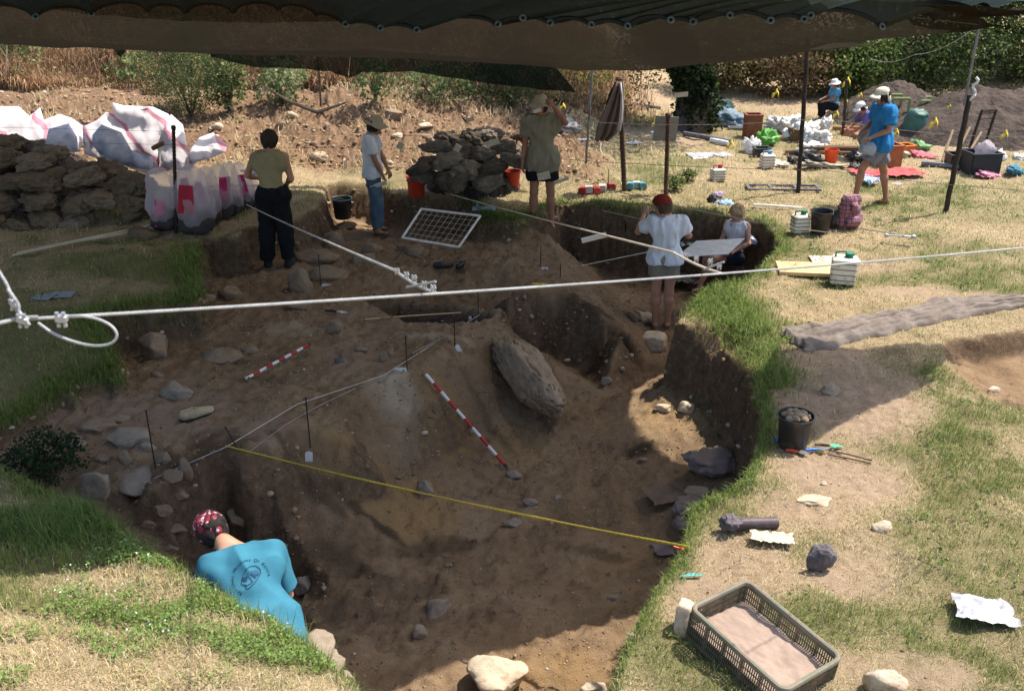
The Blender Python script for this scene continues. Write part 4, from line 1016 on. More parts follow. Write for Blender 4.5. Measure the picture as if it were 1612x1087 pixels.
def shoe(root, J, s_, m_, nm='shoe', sandal=False):
    An = np.array(J['a'+s_]); td = unit(J.get('t'+s_, (0, 1, 0)))
    if sandal:
        b = MB(); sd_ = np.cross(td, (0, 0, 1)); z0 = -.09
        vs = []; 
        outl = [(-.07, .025), (-.05, .035), (.0, .03), (.07, .036), (.13, .04), (.17, .02), (.175, 0), (.17, -.02), (.13, -.04), (.07, -.036), (0, -.03), (-.05, -.035), (-.07, -.025)]
        for z_ in (z0, z0+.016): vs += [An+td*a+sd_*c*1.1+V3(0, 0, z_) for a, c in outl]
        n = len(outl); fs = [tuple(range(n-1, -1, -1)), tuple(range(n, 2*n))]+[(i, (i+1) % n, n+(i+1) % n, n+i) for i in range(n)]
        b.add(vs, fs); b.tube([An+td*.1+sd_*s*.036+V3(0, 0, z0+.01+(.035 if abs(s) < .9 else 0)) for s in (-1, -.7, 0, .7, 1)], .008, 6)
        b.tube([An-td*.02+sd_*s*.04+V3(0, 0, -.045+.02*(1-abs(s))) for s in (-1, -.5, .5, 1)], .007, 6)
        b.build(nm, m_, root)
    else:
        q = [prim(An-td*.04+V3(0, 0, -.045), An+td*.14+V3(0, 0, -.058), .046, .037, .02, flat=((0, 0, 1), .85)), prim(An, An+V3(0, 0, -.03), .046, .05, .02)]
        V, Q = sdf_mesh(q, .008, [((An-V3(0, 0, .094)), (0, 0, -1))]); link(nm, tri_mesh(nm, V, Q), m_, root)
def cloth(n, c, c2=None, **k): return mat(n, c, c2, rough=.9, sc=5, bmp=.35, bsc=55, bdist=.004, spec=.1, **k)

# 1 --- dark haired woman in vest top and black trousers, seen from behind
g = Gp(440, 421)
J = dict(hL=(-.085, 0, .90), hR=(.085, 0, .90), kL=(-.11, .0, .48), kR=(.105, .01, .48), aL=(-.13, -.01, .09), aR=(.12, .0, .09),
         sL=(-.175, .03, 1.36), sR=(.175, .03, 1.36), nb=(.0, .05, 1.41), head=(-.005, .13, 1.515), eL=(-.30, .10, 1.12), wL=(-.22, .33, 1.02), eR=(.225, .06, 1.09), wR=(.12, .28, .97), tL=(-.1, 1, 0), tR=(.15, 1, 0))
r1, *_ = person('dark haired woman in an olive vest top and black trousers standing with her back turned', g, J, (-.15, .95, -.35), (0, 1, 0), scale=1.09, headup=(0, .35, 1), hair=mat('dark_hair', (.035, .02, .014), bmp=.8, bsc=90, rough=.6),
    parts=[dict(kind='legs', name='trousers', m=cloth('black_cotton', (.014, .015, .017)), len=1.93, g=.022, fold=.016, rise=.10),
           dict(kind='shirt', name='vest_top', m=cloth('olive_cotton', (.34, .29, .16), (.25, .21, .115)), sleeve=0, tank=True, g=.014, hemz=.93, fold=.012, neck=.02)], skin=M_skin)
for s_ in 'LR': shoe(r1, J, s_, mat('black_shoe', (.02, .02, .02)))
# 2 --- man in floppy hat, white shirt and jeans, side on
g = Gp(592, 367)
J = dict(hL=(.0, .09, .93), hR=(.0, -.08, .93), kL=(.02, .1, .50), kR=(.045, -.07, .50), aL=(.0, .12, .09), aR=(.05, -.08, .09),
         sL=(-.0, .19, 1.43), sR=(.0, -.17, 1.43), nb=(.03, .0, 1.48), head=(.085, .0, 1.60), eR=(.07, -.20, 1.15), wR=(.17, -.15, .91), eL=(.1, .2, 1.16), wL=(.22, .06, .95), tL=(1, .1, 0), tR=(1, -.25, 0), cR=.8, cL=.8)
M_hat = cloth('khaki_canvas', (.44, .38, .27), (.33, .28, .19))
r2, *_ = person('man in a floppy khaki hat, white t-shirt and blue jeans standing side on', g, J, (1, .08, -.25), (1, 0, 0), headup=(.1, 0, 1), skin=M_skin2, hair=mat('dark_hair', (.035, .02, .014)), hat=('brim', M_hat),
    parts=[dict(kind='legs', name='jeans', m=cloth('denim', (.10, .155, .20), (.06, .10, .14)), len=1.9, g=.022, fold=.016, rise=.08),
           dict(kind='shirt', name='t_shirt', m=cloth('white_cotton', (.72, .73, .76), (.6, .61, .65)), sleeve=.7, g=.026, hem=.1, hemz=.87, fold=.014, neck=.02)])
for s_ in 'LR': shoe(r2, J, s_, mat('brown_leather', (.12, .07, .04)), 'sandal', True)
# 3 --- man with raised hand
g = Gp(852, 360)
J = dict(hL=(-.085, 0, .95), hR=(.085, 0, .95), kL=(-.105, -.01, .50), kR=(.12, .0, .50), aL=(-.12, .02, .09), aR=(.14, .03, .09),
         sL=(-.19, 0, 1.47), sR=(.185, .02, 1.48), nb=(-.01, .0, 1.52), head=(-.03, -.035, 1.655), eL=(-.225, .03, 1.16), wL=(-.26, -.06, .92), eR=(.30, -.06, 1.44), wR=(.135, -.09, 1.66), tL=(-.35, -1, 0), tR=(.2, -1, 0), dR=(-.5, -.1, .85), nR=(.6, -.6, .3), cR=.9, nL=(-1, 0, 0))
r3, *_ = person('man in a long khaki shirt and black shorts with one hand raised to his hat', g, J, (-.35, -1, -.05), (-.1, -1, 0), scale=1.08, headup=(0, 0, 1), skin=M_skin2, hair=mat('dark_hair', (.035, .02, .014)), hat=('brim', M_hat),
    parts=[dict(kind='legs', name='shorts', m=cloth('black_cotton', (.014, .015, .017)), len=.62, g=.03, fold=.012),
           dict(kind='shirt', name='long_shirt', m=cloth('khaki_shirt', (.27, .24, .165), (.2, .175, .12)), sleeve=.62, g=.034, hem=.16, hemz=.80, fold=.016, neck=.02)])
# 4 --- red cap, white t shirt
g = Gp(1040, 516); g.z = min(g.z, -.86)
J = dict(hL=(-.08, 0, .90), hR=(.08, 0, .90), kL=(-.085, .01, .48), kR=(.075, .01, .48), aL=(-.08, -.01, .09), aR=(.08, -.01, .09),
         sL=(-.17, .02, 1.39), sR=(.17, .0, 1.38), nb=(-.02, .02, 1.43), head=(-.075, .065, 1.56), eL=(-.33, .16, 1.20), wL=(-.235, .38, 1.36), eR=(.29, .10, 1.17), wR=(.2, .33, 1.2), tL=(-.1, 1, 0), tR=(.1, 1, 0), dL=(.25, .3, .9), cL=.9)
r4, *_ = person('person in a dark red cap, white t-shirt and short khaki shorts standing in the pit', g, J, (-.75, .65, -.15), (0, 1, 0), scale=1.05, headup=(-.12, .1, 1), hair=mat('brown_hair', (.10, .055, .03)), hat=('beret', cloth('red_felt', (.20, .03, .018), (.15, .022, .014))),
    parts=[dict(kind='legs', name='shorts', m=cloth('beige_cotton', (.30, .26, .19)), len=.5, g=.02, fold=.01),
           dict(kind='shirt', name='t_shirt', m=cloth('white_cotton', (.72, .73, .76), (.6, .61, .65)), sleeve=.66, g=.024, hem=.1, hemz=.86, fold=.016, neck=.02, seed=8.)])
# 5 --- seated woman with drawing board
g = P(1148, 450, -.97); k5 = ppm(g)
J = dict(hL=(.0, .07, .50), hR=(.05, -.10, .50), kL=(-.38, -.06, .56), kR=(-.34, -.26, .54), aL=(-.44, -.06, .16), aR=(-.52, -.34, .14),
         sL=(-.09, .10, .98), sR=(.17, -.08, .98), nb=(.02, .0, 1.03), head=(.0, -.02, 1.17), eL=(-.17, .02, .74), wL=(-.16, -.16, .66), eR=(.17, -.24, .76), wR=(-.03, -.3, .665), tL=(-.9, -.5, -.1), tR=(-.9, -.5, -.1), cL=.7, cR=.7, dR=(-1, -.1, -.1), dL=(-.1, -1, -.1))
J = {k: (V3(*v)*V3(1, 1, 1) if isinstance(v, tuple) else v) for k, v in J.items()}
r5, *_ = person('fair haired woman in a white vest sitting in the pit with a drawing board', g, J, (-.75, -.6, -.25), (-.65, -.75, 0), headup=(-.05, -.05, 1), scale=.95, skin=M_skin, hair=mat('fair_hair', (.46, .33, .17), (.33, .22, .11), bmp=.8, bsc=80), hairlen=.05,
    parts=[dict(kind='legs', name='shorts', m=cloth('navy_cotton', (.03, .035, .06)), len=.55, g=.02, rise=.05),
           dict(kind='shirt', name='vest_top', m=cloth('white_cotton', (.72, .73, .76), (.6, .61, .65)), sleeve=0, tank=True, g=.012, hemz=.45, fold=.01, neck=.02)])
# 6 --- walking man
g = Gp(1368, 324)
J = dict(hL=(.03, .09, .95), hR=(.03, -.08, .95), kL=(.17, .09, .53), kR=(-.22, -.10, .60), aL=(.27, .1, .10), aR=(-.27, -.12, .16),
         sL=(.01, .19, 1.46), sR=(.03, -.18, 1.45), nb=(-.0, .0, 1.51), head=(-.055, -.01, 1.635), eR=(.04, -.24, 1.19), wR=(-.19, -.22, 1.08), eL=(-.05, .25, 1.2), wL=(-.27, .1, 1.09), tL=(-1, .05, 0), tR=(-1, -.05, .05), cR=.9, cL=.9)
r6, *_ = person('man in cream cap, bright blue t-shirt and grey shorts striding across meadow', g, J, (-1, -.1, -.15), (-1, 0, 0), headup=(-.15, 0, 1), skin=M_skin2, hair=mat('dark_hair', (.035, .02, .014)), hat=('cap', cloth('cream_canvas', (.68, .62, .48))),
    parts=[dict(kind='legs', name='shorts', m=cloth('grey_cotton', (.22, .21, .24), (.15, .145, .17)), len=.72, g=.034, fold=.016),
           dict(kind='shirt', name='t_shirt', m=cloth('blue_cotton', (.03, .20, .44), (.02, .14, .32)), sleeve=.72, g=.046, hem=.1, hemz=.86, fold=.016, neck=.02, seed=12.)])
for s_ in 'LR': shoe(r6, J, s_, mat('brown_leather', (.12, .07, .04)), 'sandal', True)
# 7 --- bending man in teal shirt
def at(px, py, t): return PT(px, py, t)
hdp = at(331, 832, 6.35)
g = Vector((hdp.x+.33, hdp.y-.25, -1.15)); rel = lambda v: (v.x-g.x, v.y-g.y, v.z-g.z)
shL = at(335, 893, 6.1); shR = at(424, 868, 6.22); hiL = at(392, 1000, 5.92); hiR = at(438, 985, 6.02)
J = dict(hL=rel(hiL), hR=rel(hiR), kL=(-.05, .25, .50), kR=(.16, .25, .50), aL=(-.05, .0, .1), aR=(.2, .0, .1),
         sL=rel(shL), sR=rel(shR), nb=rel(at(356, 858, 6.22)), head=rel(at(334, 838, 6.32)), eL=rel(at(318, 950, 6.3)), wL=rel(at(330, 930, 6.5)), eR=rel(at(452, 935, 6.35)), wR=rel(at(440, 965, 6.6)), tL=(0, 1, 0), tR=(.1, 1, 0), nL=(0, -1, 0), nR=(0, -1, 0))
r7, f7, u7, rr7 = person('man in a teal t-shirt and red bandanna bending down in the trench, back turned', g, J, (-.55, .6, -.6), (-.35, .72, -.6), headup=(-.55, .35, .75), skin=M_skin, hair=mat('black_hair', (.02, .014, .012)), res=.008,
    parts=[dict(kind='shirt', name='t_shirt', m=cloth('teal_cotton', (.05, .195, .27), (.04, .16, .23)), sleeve=.85, g=.03, hem=.08, fold=.022, fsc=4, neck=.03, seed=4.),
           dict(kind='legs', name='trousers', m=cloth('black_cotton', (.014, .015, .017)), len=1.9, g=.01)])
# bandanna
hd = np.array(J['head']); q = [prim(hd+u7*.035-f7*.02, hd+u7*.035-f7*.0, .110, .105, .03, flat=(rr7, .9)), prim(hd-f7*.085+u7*.01, hd-f7*.12-u7*.0, .03, .02, .03)]
V, Q = sdf_mesh(q, .007, [(hd-u7*.05-f7*.03, -(u7*.95+f7*.1))], .006, 14.)
m, nt, out = new_mat('bandanna_cotton'); tc = nd(nt, 'ShaderNodeTexCoord').outputs['Object']; n = noise_tex(nt, tc, 28, 3, .6); n.inputs['Distortion'].default_value = 1.5
bb = nd(nt, 'ShaderNodeBsdfPrincipled'); nt.links.new(ramp(nt, n.outputs[0], [(.56, (.22, .012, .025)), (.60, (.62, .55, .6))]).outputs[0], bb.inputs[0]); bb.inputs['Roughness'].default_value = .9; nt.links.new(bb.outputs[0], out.inputs[0])
link('bandanna', tri_mesh('bandanna', V, Q), m, r7)
# print on the back of the shirt: a ring of words and a skull drawing, wrapped onto the cloth
from mathutils.bvhtree import BVHTree
sh = [c for c in r7.children if c.name.startswith('t_shirt')][0]
bv = BVHTree.FromPolygons([v.co[:] for v in sh.data.vertices], [tuple(p.vertices) for p in sh.data.polygons])
M_ink = mat('print_ink', (.012, .02, .045), bmp=0, rough=.9)
pc = Vector(rel(at(394, 908, 6.1))); camr = Vector((0, 0, CH))-g
nrm = (camr-pc).normalized()
hit = bv.ray_cast(pc+nrm*1., -nrm)[0]
ctr = hit if hit is not None else pc; nv = bv.ray_cast(pc+nrm*1., -nrm)[1] or nrm
nv = (nv*.5+nrm*.5).normalized(); upv = Vector((-.28, 0, 1)); upv = (upv-nv*upv.dot(nv)).normalized(); rtv = upv.cross(nv)
def wrap(obj, off=.0035):
    bad = 0
    for v in obj.data.vertices:
        p = ctr+rtv*v.co.x+upv*v.co.y; h = bv.ray_cast(p+nv*.6, -nv)
        v.co = (h[0]+nv*off) if h[0] is not None else p
    return obj
def text_mesh(ch, size):
    cu = bpy.data.curves.new('txt', 'FONT'); cu.body = ch; cu.size = size; cu.align_x = 'CENTER'; cu.align_y = 'CENTER'; cu.resolution_u = 2
    o = bpy.data.objects.new('txt', cu); COL.objects.link(o); dg = bpy.context.evaluated_depsgraph_get(); me = bpy.data.meshes.new_from_object(o.evaluated_get(dg)); bpy.data.objects.remove(o); return me
def ring_text(s, R0, a0, da, size, nm):
    vs, fs = [], []
    for i, ch in enumerate(s):
        if ch == ' ': continue
        big = size*1.35 if (i == 0 or s[i-1] == ' ') else size
        me = text_mesh(ch, big); a = a0+da*i; n0 = len(vs)
        for v in me.vertices:
            x, y = v.co.x, v.co.y; ca_, sa_ = math.cos(a-PI/2), math.sin(a-PI/2)
            vs.append((x*ca_-y*sa_+R0*math.cos(a), x*sa_+y*ca_+R0*math.sin(a), 0))
        fs += [tuple(j+n0 for j in p.vertices) for p in me.polygons]; bpy.data.meshes.remove(me)
    me = bpy.data.meshes.new(nm); me.from_pydata(vs, [], fs); me.update()
    return wrap(link(nm, me, M_ink, sh, smooth=False))
ring_text('NATIONAL MUSEUMS OF KENYA', .105, R(215), -R(9.6), .022, 'printed_words')
def poly_print(shapes, nm, m_):
    vs, fs = [], []
    for pl, rad in shapes:
        for a, b in zip(pl[:-1], pl[1:]):
            a, b = Vector(a), Vector(b); d = (b-a); n = Vector((-d.y, d.x)).normalized()*rad; k = max(1, int(d.length/.008))
            for i in range(k):
                p0, p1 = a.lerp(b, i/k), a.lerp(b, (i+1)/k); n0 = len(vs)
                vs += [(p0.x+n.x, p0.y+n.y, 0), (p0.x-n.x, p0.y-n.y, 0), (p1.x-n.x, p1.y-n.y, 0), (p1.x+n.x, p1.y+n.y, 0)]; fs.append((n0, n0+1, n0+2, n0+3))
    me = bpy.data.meshes.new(nm); me.from_pydata(vs, [], fs); me.update(); return wrap(link(nm, me, m_, sh, smooth=False), .004)
sk = [(-.062, -.012), (-.05, .012), (-.035, .03), (-.01, .052), (.025, .062), (.055, .052), (.07, .025), (.066, 0), (.045, -.018), (.03, -.03), (.012, -.042), (-.01, -.05), (-.03, -.058), (-.045, -.05), (-.048, -.035), (-.062, -.012)]
shapes = [(sk, .0022)]
for k in range(7): shapes.append(([(-.02+k*.012, .045-k*.003), (.0+k*.009, .01-k*.004)], .0012))
for k in range(12):      # shaded eye socket and jaw by dense strokes
    t = k/11; shapes.append(([(-.045+.026*t, .018), (-.045+.026*t, -.004-.006*math.sin(PI*t))], .0016))
for k in range(10): shapes.append(([(.012+.004*k, .02-.003*k), (.024+.003*k, -.02+.002*k)], .0017))
for k in range(6): shapes.append(([(-.052+.002*k, -.02-.003*k), (-.044+.003*k, -.026-.003*k)], .002))
shapes += [([(-.04, -.04), (-.01, -.036), (.01, -.03)], .002), ([(-.012, .02), (.0, -.01), (.0, -.035)], .0022)]
poly_print(shapes, 'printed_skull', mat('print_ink2', (.015, .05, .11), bmp=0))
# 8, 9 --- people far off by the trees
g = Gp(1362, 250)
J = dict(hL=(.09, .1, .62), hR=(.09, -.07, .62), kL=(-.12, .1, .45), kR=(-.1, -.1, .42), aL=(.05, .1, .09), aR=(.1, -.1, .09), sL=(-.14, .17, 1.0), sR=(-.12, -.15, 1.0), nb=(-.19, 0, 1.04), head=(-.26, 0, 1.13),
         eL=(-.25, .2, .78), wL=(-.4, .12, .68), eR=(-.2, -.2, .76), wR=(-.38, -.14, .66), tL=(-1, 0, 0), tR=(-1, 0, 0))
person('person in a purple top and white cap crouching behind the walking man', g, J, (-.9, -.2, -.5), (-.85, 0, -.5), scale=.8, headup=(-.4, 0, 1), skin=M_skin2, hair=mat('dark_hair', (.035, .02, .014)), hat=('cap', cloth('white_cap', (.75, .73, .68))), res=.014,
       parts=[dict(kind='legs', name='trousers', m=cloth('beige_cotton', (.30, .26, .19)), len=1.9, g=.02), dict(kind='shirt', name='top', m=cloth('purple_cotton', (.16, .13, .32)), sleeve=.9, g=.02)])
g = Gp(1308, 190)
J = dict(hL=(.0, .1, .42), hR=(.03, -.07, .42), kL=(-.32, .1, .45), kR=(-.3, -.1, .42), aL=(-.3, .1, .09), aR=(-.3, -.1, .09), sL=(.0, .17, .88), sR=(.05, -.15, .88), nb=(.0, 0, .93), head=(-.03, 0, 1.05),
         eL=(-.1, .2, .66), wL=(-.3, .12, .6), eR=(-.06, -.2, .64), wR=(-.28, -.14, .58), tL=(-1, 0, 0), tR=(-1, 0, 0))
person('person in a blue top and white hat sitting at the foot of the trees', g, J, (-.9, -.4, -.2), (-.95, -.1, 0), scale=.72, headup=(-.1, 0, 1), skin=M_skin2, hair=mat('dark_hair', (.035, .02, .014)), hat=('brim', cloth('white_cap', (.75, .73, .68))), res=.014,
       parts=[dict(kind='legs', name='trousers', m=cloth('black_cotton', (.014, .015, .017)), len=1.9, g=.02), dict(kind='shirt', name='top', m=cloth('pale_blue_cotton', (.10, .3, .5)), sleeve=.6, g=.02)])
# ================================================================== poles, ropes, tapes
M_blk = mat('black_iron', (.022, .02, .019), (.05, .035, .025), rough=.55, metal=.3, bmp=.3, bsc=30)
M_rust = mat('rusty_iron', (.055, .038, .028), (.12, .06, .035), rough=.8, bmp=.4, bsc=40)
M_grey = mat('grey_metal', (.22, .22, .22), (.13, .13, .13), rough=.45, metal=.6)
M_white = mat('white_plastic', (.75, .74, .70), (.62, .60, .55), rough=.5, bmp=.15)
M_paper = mat('white_paper', (.66, .65, .61), (.56, .54, .5), rough=.8, bmp=.2)
M_rope = mat('wire_rope', (.42, .42, .41), (.26, .26, .26), rough=.45, metal=.2, bmp=.6, bsc=180, bdist=.004)
M_cord = mat('hemp_cord', (.52, .46, .36), (.38, .33, .25), rough=.9)
M_clip = mat('clamp_metal', (.5, .52, .54), rough=.35, metal=.5)
M_yel = mat('yellow_plastic', (.72, .55, .05), (.6, .45, .04), rough=.5, bmp=.1)
M_red = mat('red_plastic', (.55, .055, .02), (.42, .04, .02), rough=.45, bmp=.15)
M_blackp = mat('black_plastic', (.018, .019, .02), (.03, .03, .03), rough=.4, bmp=.2, dirt=(.07, .055, .04))
M_woodl = mat('pale_wood', (.62, .46, .24), (.5, .35, .17), rough=.7, sc=3, bmp=.3)
M_wood = mat('brown_wood', (.20, .115, .06), (.13, .07, .04), rough=.8)
def pole(a, b, r, m, label, cat='pole', ribs=False, group=None, name='pole'):
    a, b = Vector(a), Vector(b); root = empty(name, a, 0, label, cat, group); d = b-a; n = 14
    mb = MB(); pts = [d*(i/n)+Vector((.006*math.sin(i*1.9), 0, 0))*(i > 0) for i in range(n+1)]
    if ribs:
        pts = []; rr = []
        for i in range(61):
            pts.append(d*(i/60)); rr.append(r*(1.12 if i % 2 else .88))
        mb.tube(pts, rr, 10)
    else: mb.tube(pts, r, 10)
    mb.build('shaft', m, root, True)
    mb = MB(); mb.lathe([(.0001, .03), (r*1.1, .028), (r*1.5, .0), (r*1.1, -.03), (.0001, -.03)], d, 10); mb.build('tip', m, root, True)
    return root
def ptop(base, px, py, dy=0.):
    """point above a base point that is seen at px,py (same distance away)"""
    return PY(px, py, base.y+dy)
b0 = Gp(278, 368); pole(b0, ptop(b0, 273, 201), .022, M_blk, 'short black ribbed iron stake standing among the clear plastic bags', 'stake', True, name='iron_stake')
b0 = Gp(922, 263); pole(b0, ptop(b0, 933, 100), .022, M_grey, 'thin grey tent pole behind the hanging clothes')
b0 = Gp(983, 300); pc_ = pole(b0, ptop(b0, 975, 124), .04, M_rust, 'thick rusty stake with clothes hanging from its top', 'stake', True, name='iron_stake')
clo = ptop(b0, 975, 124)
b0 = Gp(1048, 308); pole(b0, ptop(b0, 1052, 181), .035, M_rust, 'rusty ribbed stake with a grey board behind it', 'stake', True, name='iron_stake'); brd = ptop(b0, 1052, 200)
b0 = Gp(1256, 304); pA = pole(b0, ptop(b0, 1272, 62), .034, M_blk, 'tall black pole of the net beside the flat metal frame'); pAt = ptop(b0, 1272, 62)
b0 = Gp(1488, 335); pB = pole(b0, ptop(b0, 1527, 152), .038, M_blk, 'thick black pole leaning to the right near the dark tubs'); pBt = ptop(b0, 1527, 152)
mb = MB(); mb.tube([pBt-b0+Vector((-.06, 0, -.12)), ptop(b0, 1543, 34)-b0], .02, 8); mb.build('upper_tube', M_grey, pB, True)
mb = MB(); k0 = ptop(b0, 1532, 140)-b0
mb.tube([k0+Vector((.03*math.sin(i*1.3), -.04+.02*math.cos(i*2.1), .16-.035*i)) for i in range(10)], .02, 7); mb.build('rope_knot', mat('white_rope', (.72, .71, .68), bmp=.4), pB, True)
# hanging clothes
def drape(name, px0, py0, outline, Y, m, label, cat, fold=.05, nf=5, thick=.006, seed=1):
    """cloth hanging from a point: outline gives (t, left px, right px) at py rows"""
    V_, Q_ = [], []; nc_ = 26
    for (py, l, r_) in outline:
        for i in range(nc_):
            t = i/(nc_-1); p = PY(l+(r_-l)*t, py, Y); wdt = abs(r_-l)/60
            p.y += math.sin(t*PI*nf+seed)*fold*min(1, wdt+.3); V_.append(p[:])
    for a in range(len(outline)-1):
        for i in range(nc_-1): Q_.append((a*nc_+i, a*nc_+i+1, (a+1)*nc_+i+1, (a+1)*nc_+i))
    o = link(name, tri_mesh(name, V_, Q_), m); md = o.modifiers.new('t', 'SOLIDIFY'); md.thickness = thick; tag(o, label, cat); return o
Y0 = clo.y-.08
drape('hanging_shirt', 0, 0, [(128, 972, 981), (140, 966, 983), (155, 960, 982), (170, 953, 982), (185, 946, 980), (200, 940, 976), (212, 938, 970), (222, 936, 958)], Y0, cloth('brown_shirt', (.21, .155, .12), (.16, .115, .09)), 'brown shirt hanging from the thick rusty stake', 'shirt', .05, 6)
drape('hanging_shirt', 0, 0, [(130, 975, 978), (150, 977, 980), (170, 976, 981), (190, 974, 980), (206, 971, 977)], Y0-.05, cloth('white_shirt', (.6, .58, .56)), 'narrow white cloth strip hanging in front of the thick rusty stake', 'cloth', .02, 2)
drape('hanging_shirt', 0, 0, [(130, 968, 975), (145, 960, 972), (160, 955, 968), (175, 953, 962), (184, 950, 956)], Y0+.1, cloth('black_shirt', (.02, .02, .022)), 'black garment hanging behind the brown shirt', 'shirt', .03, 3)
mb = MB(); mb.box((0, 0, 0), (.36, .012, .38), Matrix.Rotation(R(4), 3, 'Y')); o = mb.build('notice_board', mat('grey_card', (.33, .30, .26))); o.location = brd+Vector((-.02, .12, -.05)); tag(o, 'plain grey board fixed behind the rusty ribbed stake', 'board')
def rope(name, pts, r, m, label, cat='rope', sag=0., n=40, group=None, build=True, parent=None, nn=7):
    pts = [Vector(p) for p in pts]; out = []
    for a, b in zip(pts[:-1], pts[1:]):
        for i in range(n): t = i/n; p = a.lerp(b, t); p.z -= sag*4*t*(1-t); out.append(p)
    out.append(pts[-1]); mb = MB(); mb.tube(out, r, nn); o = mb.build(name, m, parent, True)
    if parent is None: tag(o, label, cat, group)
    return o
def smooth_pts(P_, n=8):
    out = []; P_ = [Vector(p) for p in P_]
    for i in range(len(P_)-1):
        p0, p1, p2, p3 = P_[max(0, i-1)], P_[i], P_[i+1], P_[min(len(P_)-1, i+2)]
        for k in range(n):
            t = k/n; out.append(.5*((2*p1)+(-p0+p2)*t+(2*p0-5*p1+4*p2-p3)*t*t+(-p0+3*p1-3*p2+p3)*t**3))
    out.append(P_[-1]); return out
# thick guy wire across the foreground
A_ = PT(28, 503, 2.65); B_ = PT(1760, 374, 6.5)
w1 = empty('guy_wire', A_, 0, 'thick pale guy wire crossing the whole view with a loop at its left', 'wire rope')
o = rope('cable', [A_, B_], .0048, M_rope, None, sag=.03, parent=w1, n=80); local(o, w1)
mb = MB(); mb.tube(smooth_pts([PT(-60, 520, 2.6), PT(0, 508, 2.62), PT(30, 501, 2.65), PT(60, 499, 2.66)]), .0056, 8); o = mb.build('cable', M_rope, w1, True); local(o, w1)
mb = MB(); mb.tube(smooth_pts([PT(x, y, 2.64) for x, y in ((60, 508), (85, 525), (118, 538), (150, 544), (175, 540), (184, 527), (174, 512), (150, 501), (120, 497), (90, 499))]), .0038, 8); o = mb.build('wire_loop', M_rope, w1, True); local(o, w1)
mb = MB(); mb.tube(smooth_pts([PT(x, y, 2.64) for x, y in ((-40, 370), (0, 430), (14, 455), (22, 480), (34, 500))]), .0045, 8)
mb.tube(smooth_pts([PT(x, y, 2.63) for x, y in ((12, 455), (28, 478), (30, 490), (40, 502), (46, 512))]), [.005]*33, 8); o = mb.build('wire_tail', M_rope, w1, True); local(o, w1)
def clamp(c, s=1., parent=None, rz=0.):
    mb = MB(); M_ = Matrix.Rotation(rz, 3, 'Y')
    mb.box(c+Vector((0, 0, 0)), (.034*s, .024*s, .022*s), M_); 
    for dx in (-.01, .01): mb.lathe([(.0001, -.026*s), (.0065*s, -.026*s), (.0065*s, -.016*s), (.0035*s, -.016*s), (.0035*s, .016*s), (.0065*s, .016*s), (.0065*s, .022*s), (.0001, .022*s)], c+Vector((dx*s, -.004, 0)), 8)
    o = mb.build('wire_clamp', M_clip, parent, True); local(o, parent); return o
clamp(PT(97, 501, 2.63), .85, w1, .1); clamp(PT(36, 503, 2.63), .8, w1, .4); clamp(PT(22, 478, 2.63), .65, w1, 1.1)
def wpt(px):      # point of the cable seen at column px
    u = (px-CX)/F; best = None
    for i in range(400):
        t = i/399; p = A_.lerp(B_, t); p.z -= .03*4*t*(1-t)
        dpt = p.y*CT+(CH-p.z)*ST
        if best is None or abs(p.x/dpt-u) < best[0]: best = (abs(p.x/dpt-u), p)
    return best[1]
K1 = wpt(686); K2 = wpt(1136)
e1_ = PT(388, 322, 12.6)
w2 = empty('guy_wire', K1, 0, 'pale guy wire slanting from the clear bags down to the thick wire', 'wire rope')
o = rope('cable', [K1, PT(622, 426, 4.0), e1_], .0062, M_rope, None, sag=.01, parent=w2); local(o, w2)
for q in ((625, 426), (640, 432), (652, 437), (668, 447), (682, 453)): clamp(PT(q[0], q[1], 3.4+.5*(686-q[0])/60), .55, w2, -.4)
o = rope('wire_tail', [PT(640, 452, 3.45), PT(686, 443, 3.35)], .004, M_rope, None, parent=w2); local(o, w2)
e2_ = PT(700, 303, 15.2)
w3 = empty('guy_wire', K2, 0, 'tan guy cord slanting from the bank past the red capped person to the wire', 'wire rope')
o = rope('cable', [K2, PT(1060, 397, 4.85), e2_], .0062, M_cord, None, sag=.01, parent=w3); local(o, w3)
for q in ((1080, 402), (1096, 407), (1118, 411), (1132, 418)): clamp(PT(q[0], q[1], 4.25+.55*(1136-q[0])/60), .6, w3, -.3)
o = rope('wire_tail', [PT(1108, 424, 4.2), PT(1140, 412, 4.15)], .0045, M_rope, None, parent=w3); local(o, w3)
# turnbuckle wire on the right meadow
w4 = rope('thin_wire', [Gp(1352, 373)+Vector((0, 0, .12)), Gp(1392, 380)+Vector((0, 0, .12)), Gp(1440, 390)+Vector((0, 0, .12))], .006, M_grey, 'short wire with a turnbuckle stretched low over the dry meadow', 'wire')
mb = MB(); mb.box((0, 0, 0), (.34, .03, .02), Matrix.Rotation(-.18, 3, 'Z')); mb.lathe([(.0001, -.03), (.03, -.02), (.03, .02), (.0001, .03)], (.17, -.04, 0), 10); mb.lathe([(.0001, -.03), (.025, -.02), (.025, .02), (.0001, .03)], (-.17, .03, 0), 10)
o = mb.build('turnbuckle', M_clip, None, True); o.location = Gp(1414, 385)+Vector((0, 0, .12)); tag(o, 'grey metal turnbuckle lying on the low wire in the dry meadow', 'turnbuckle')
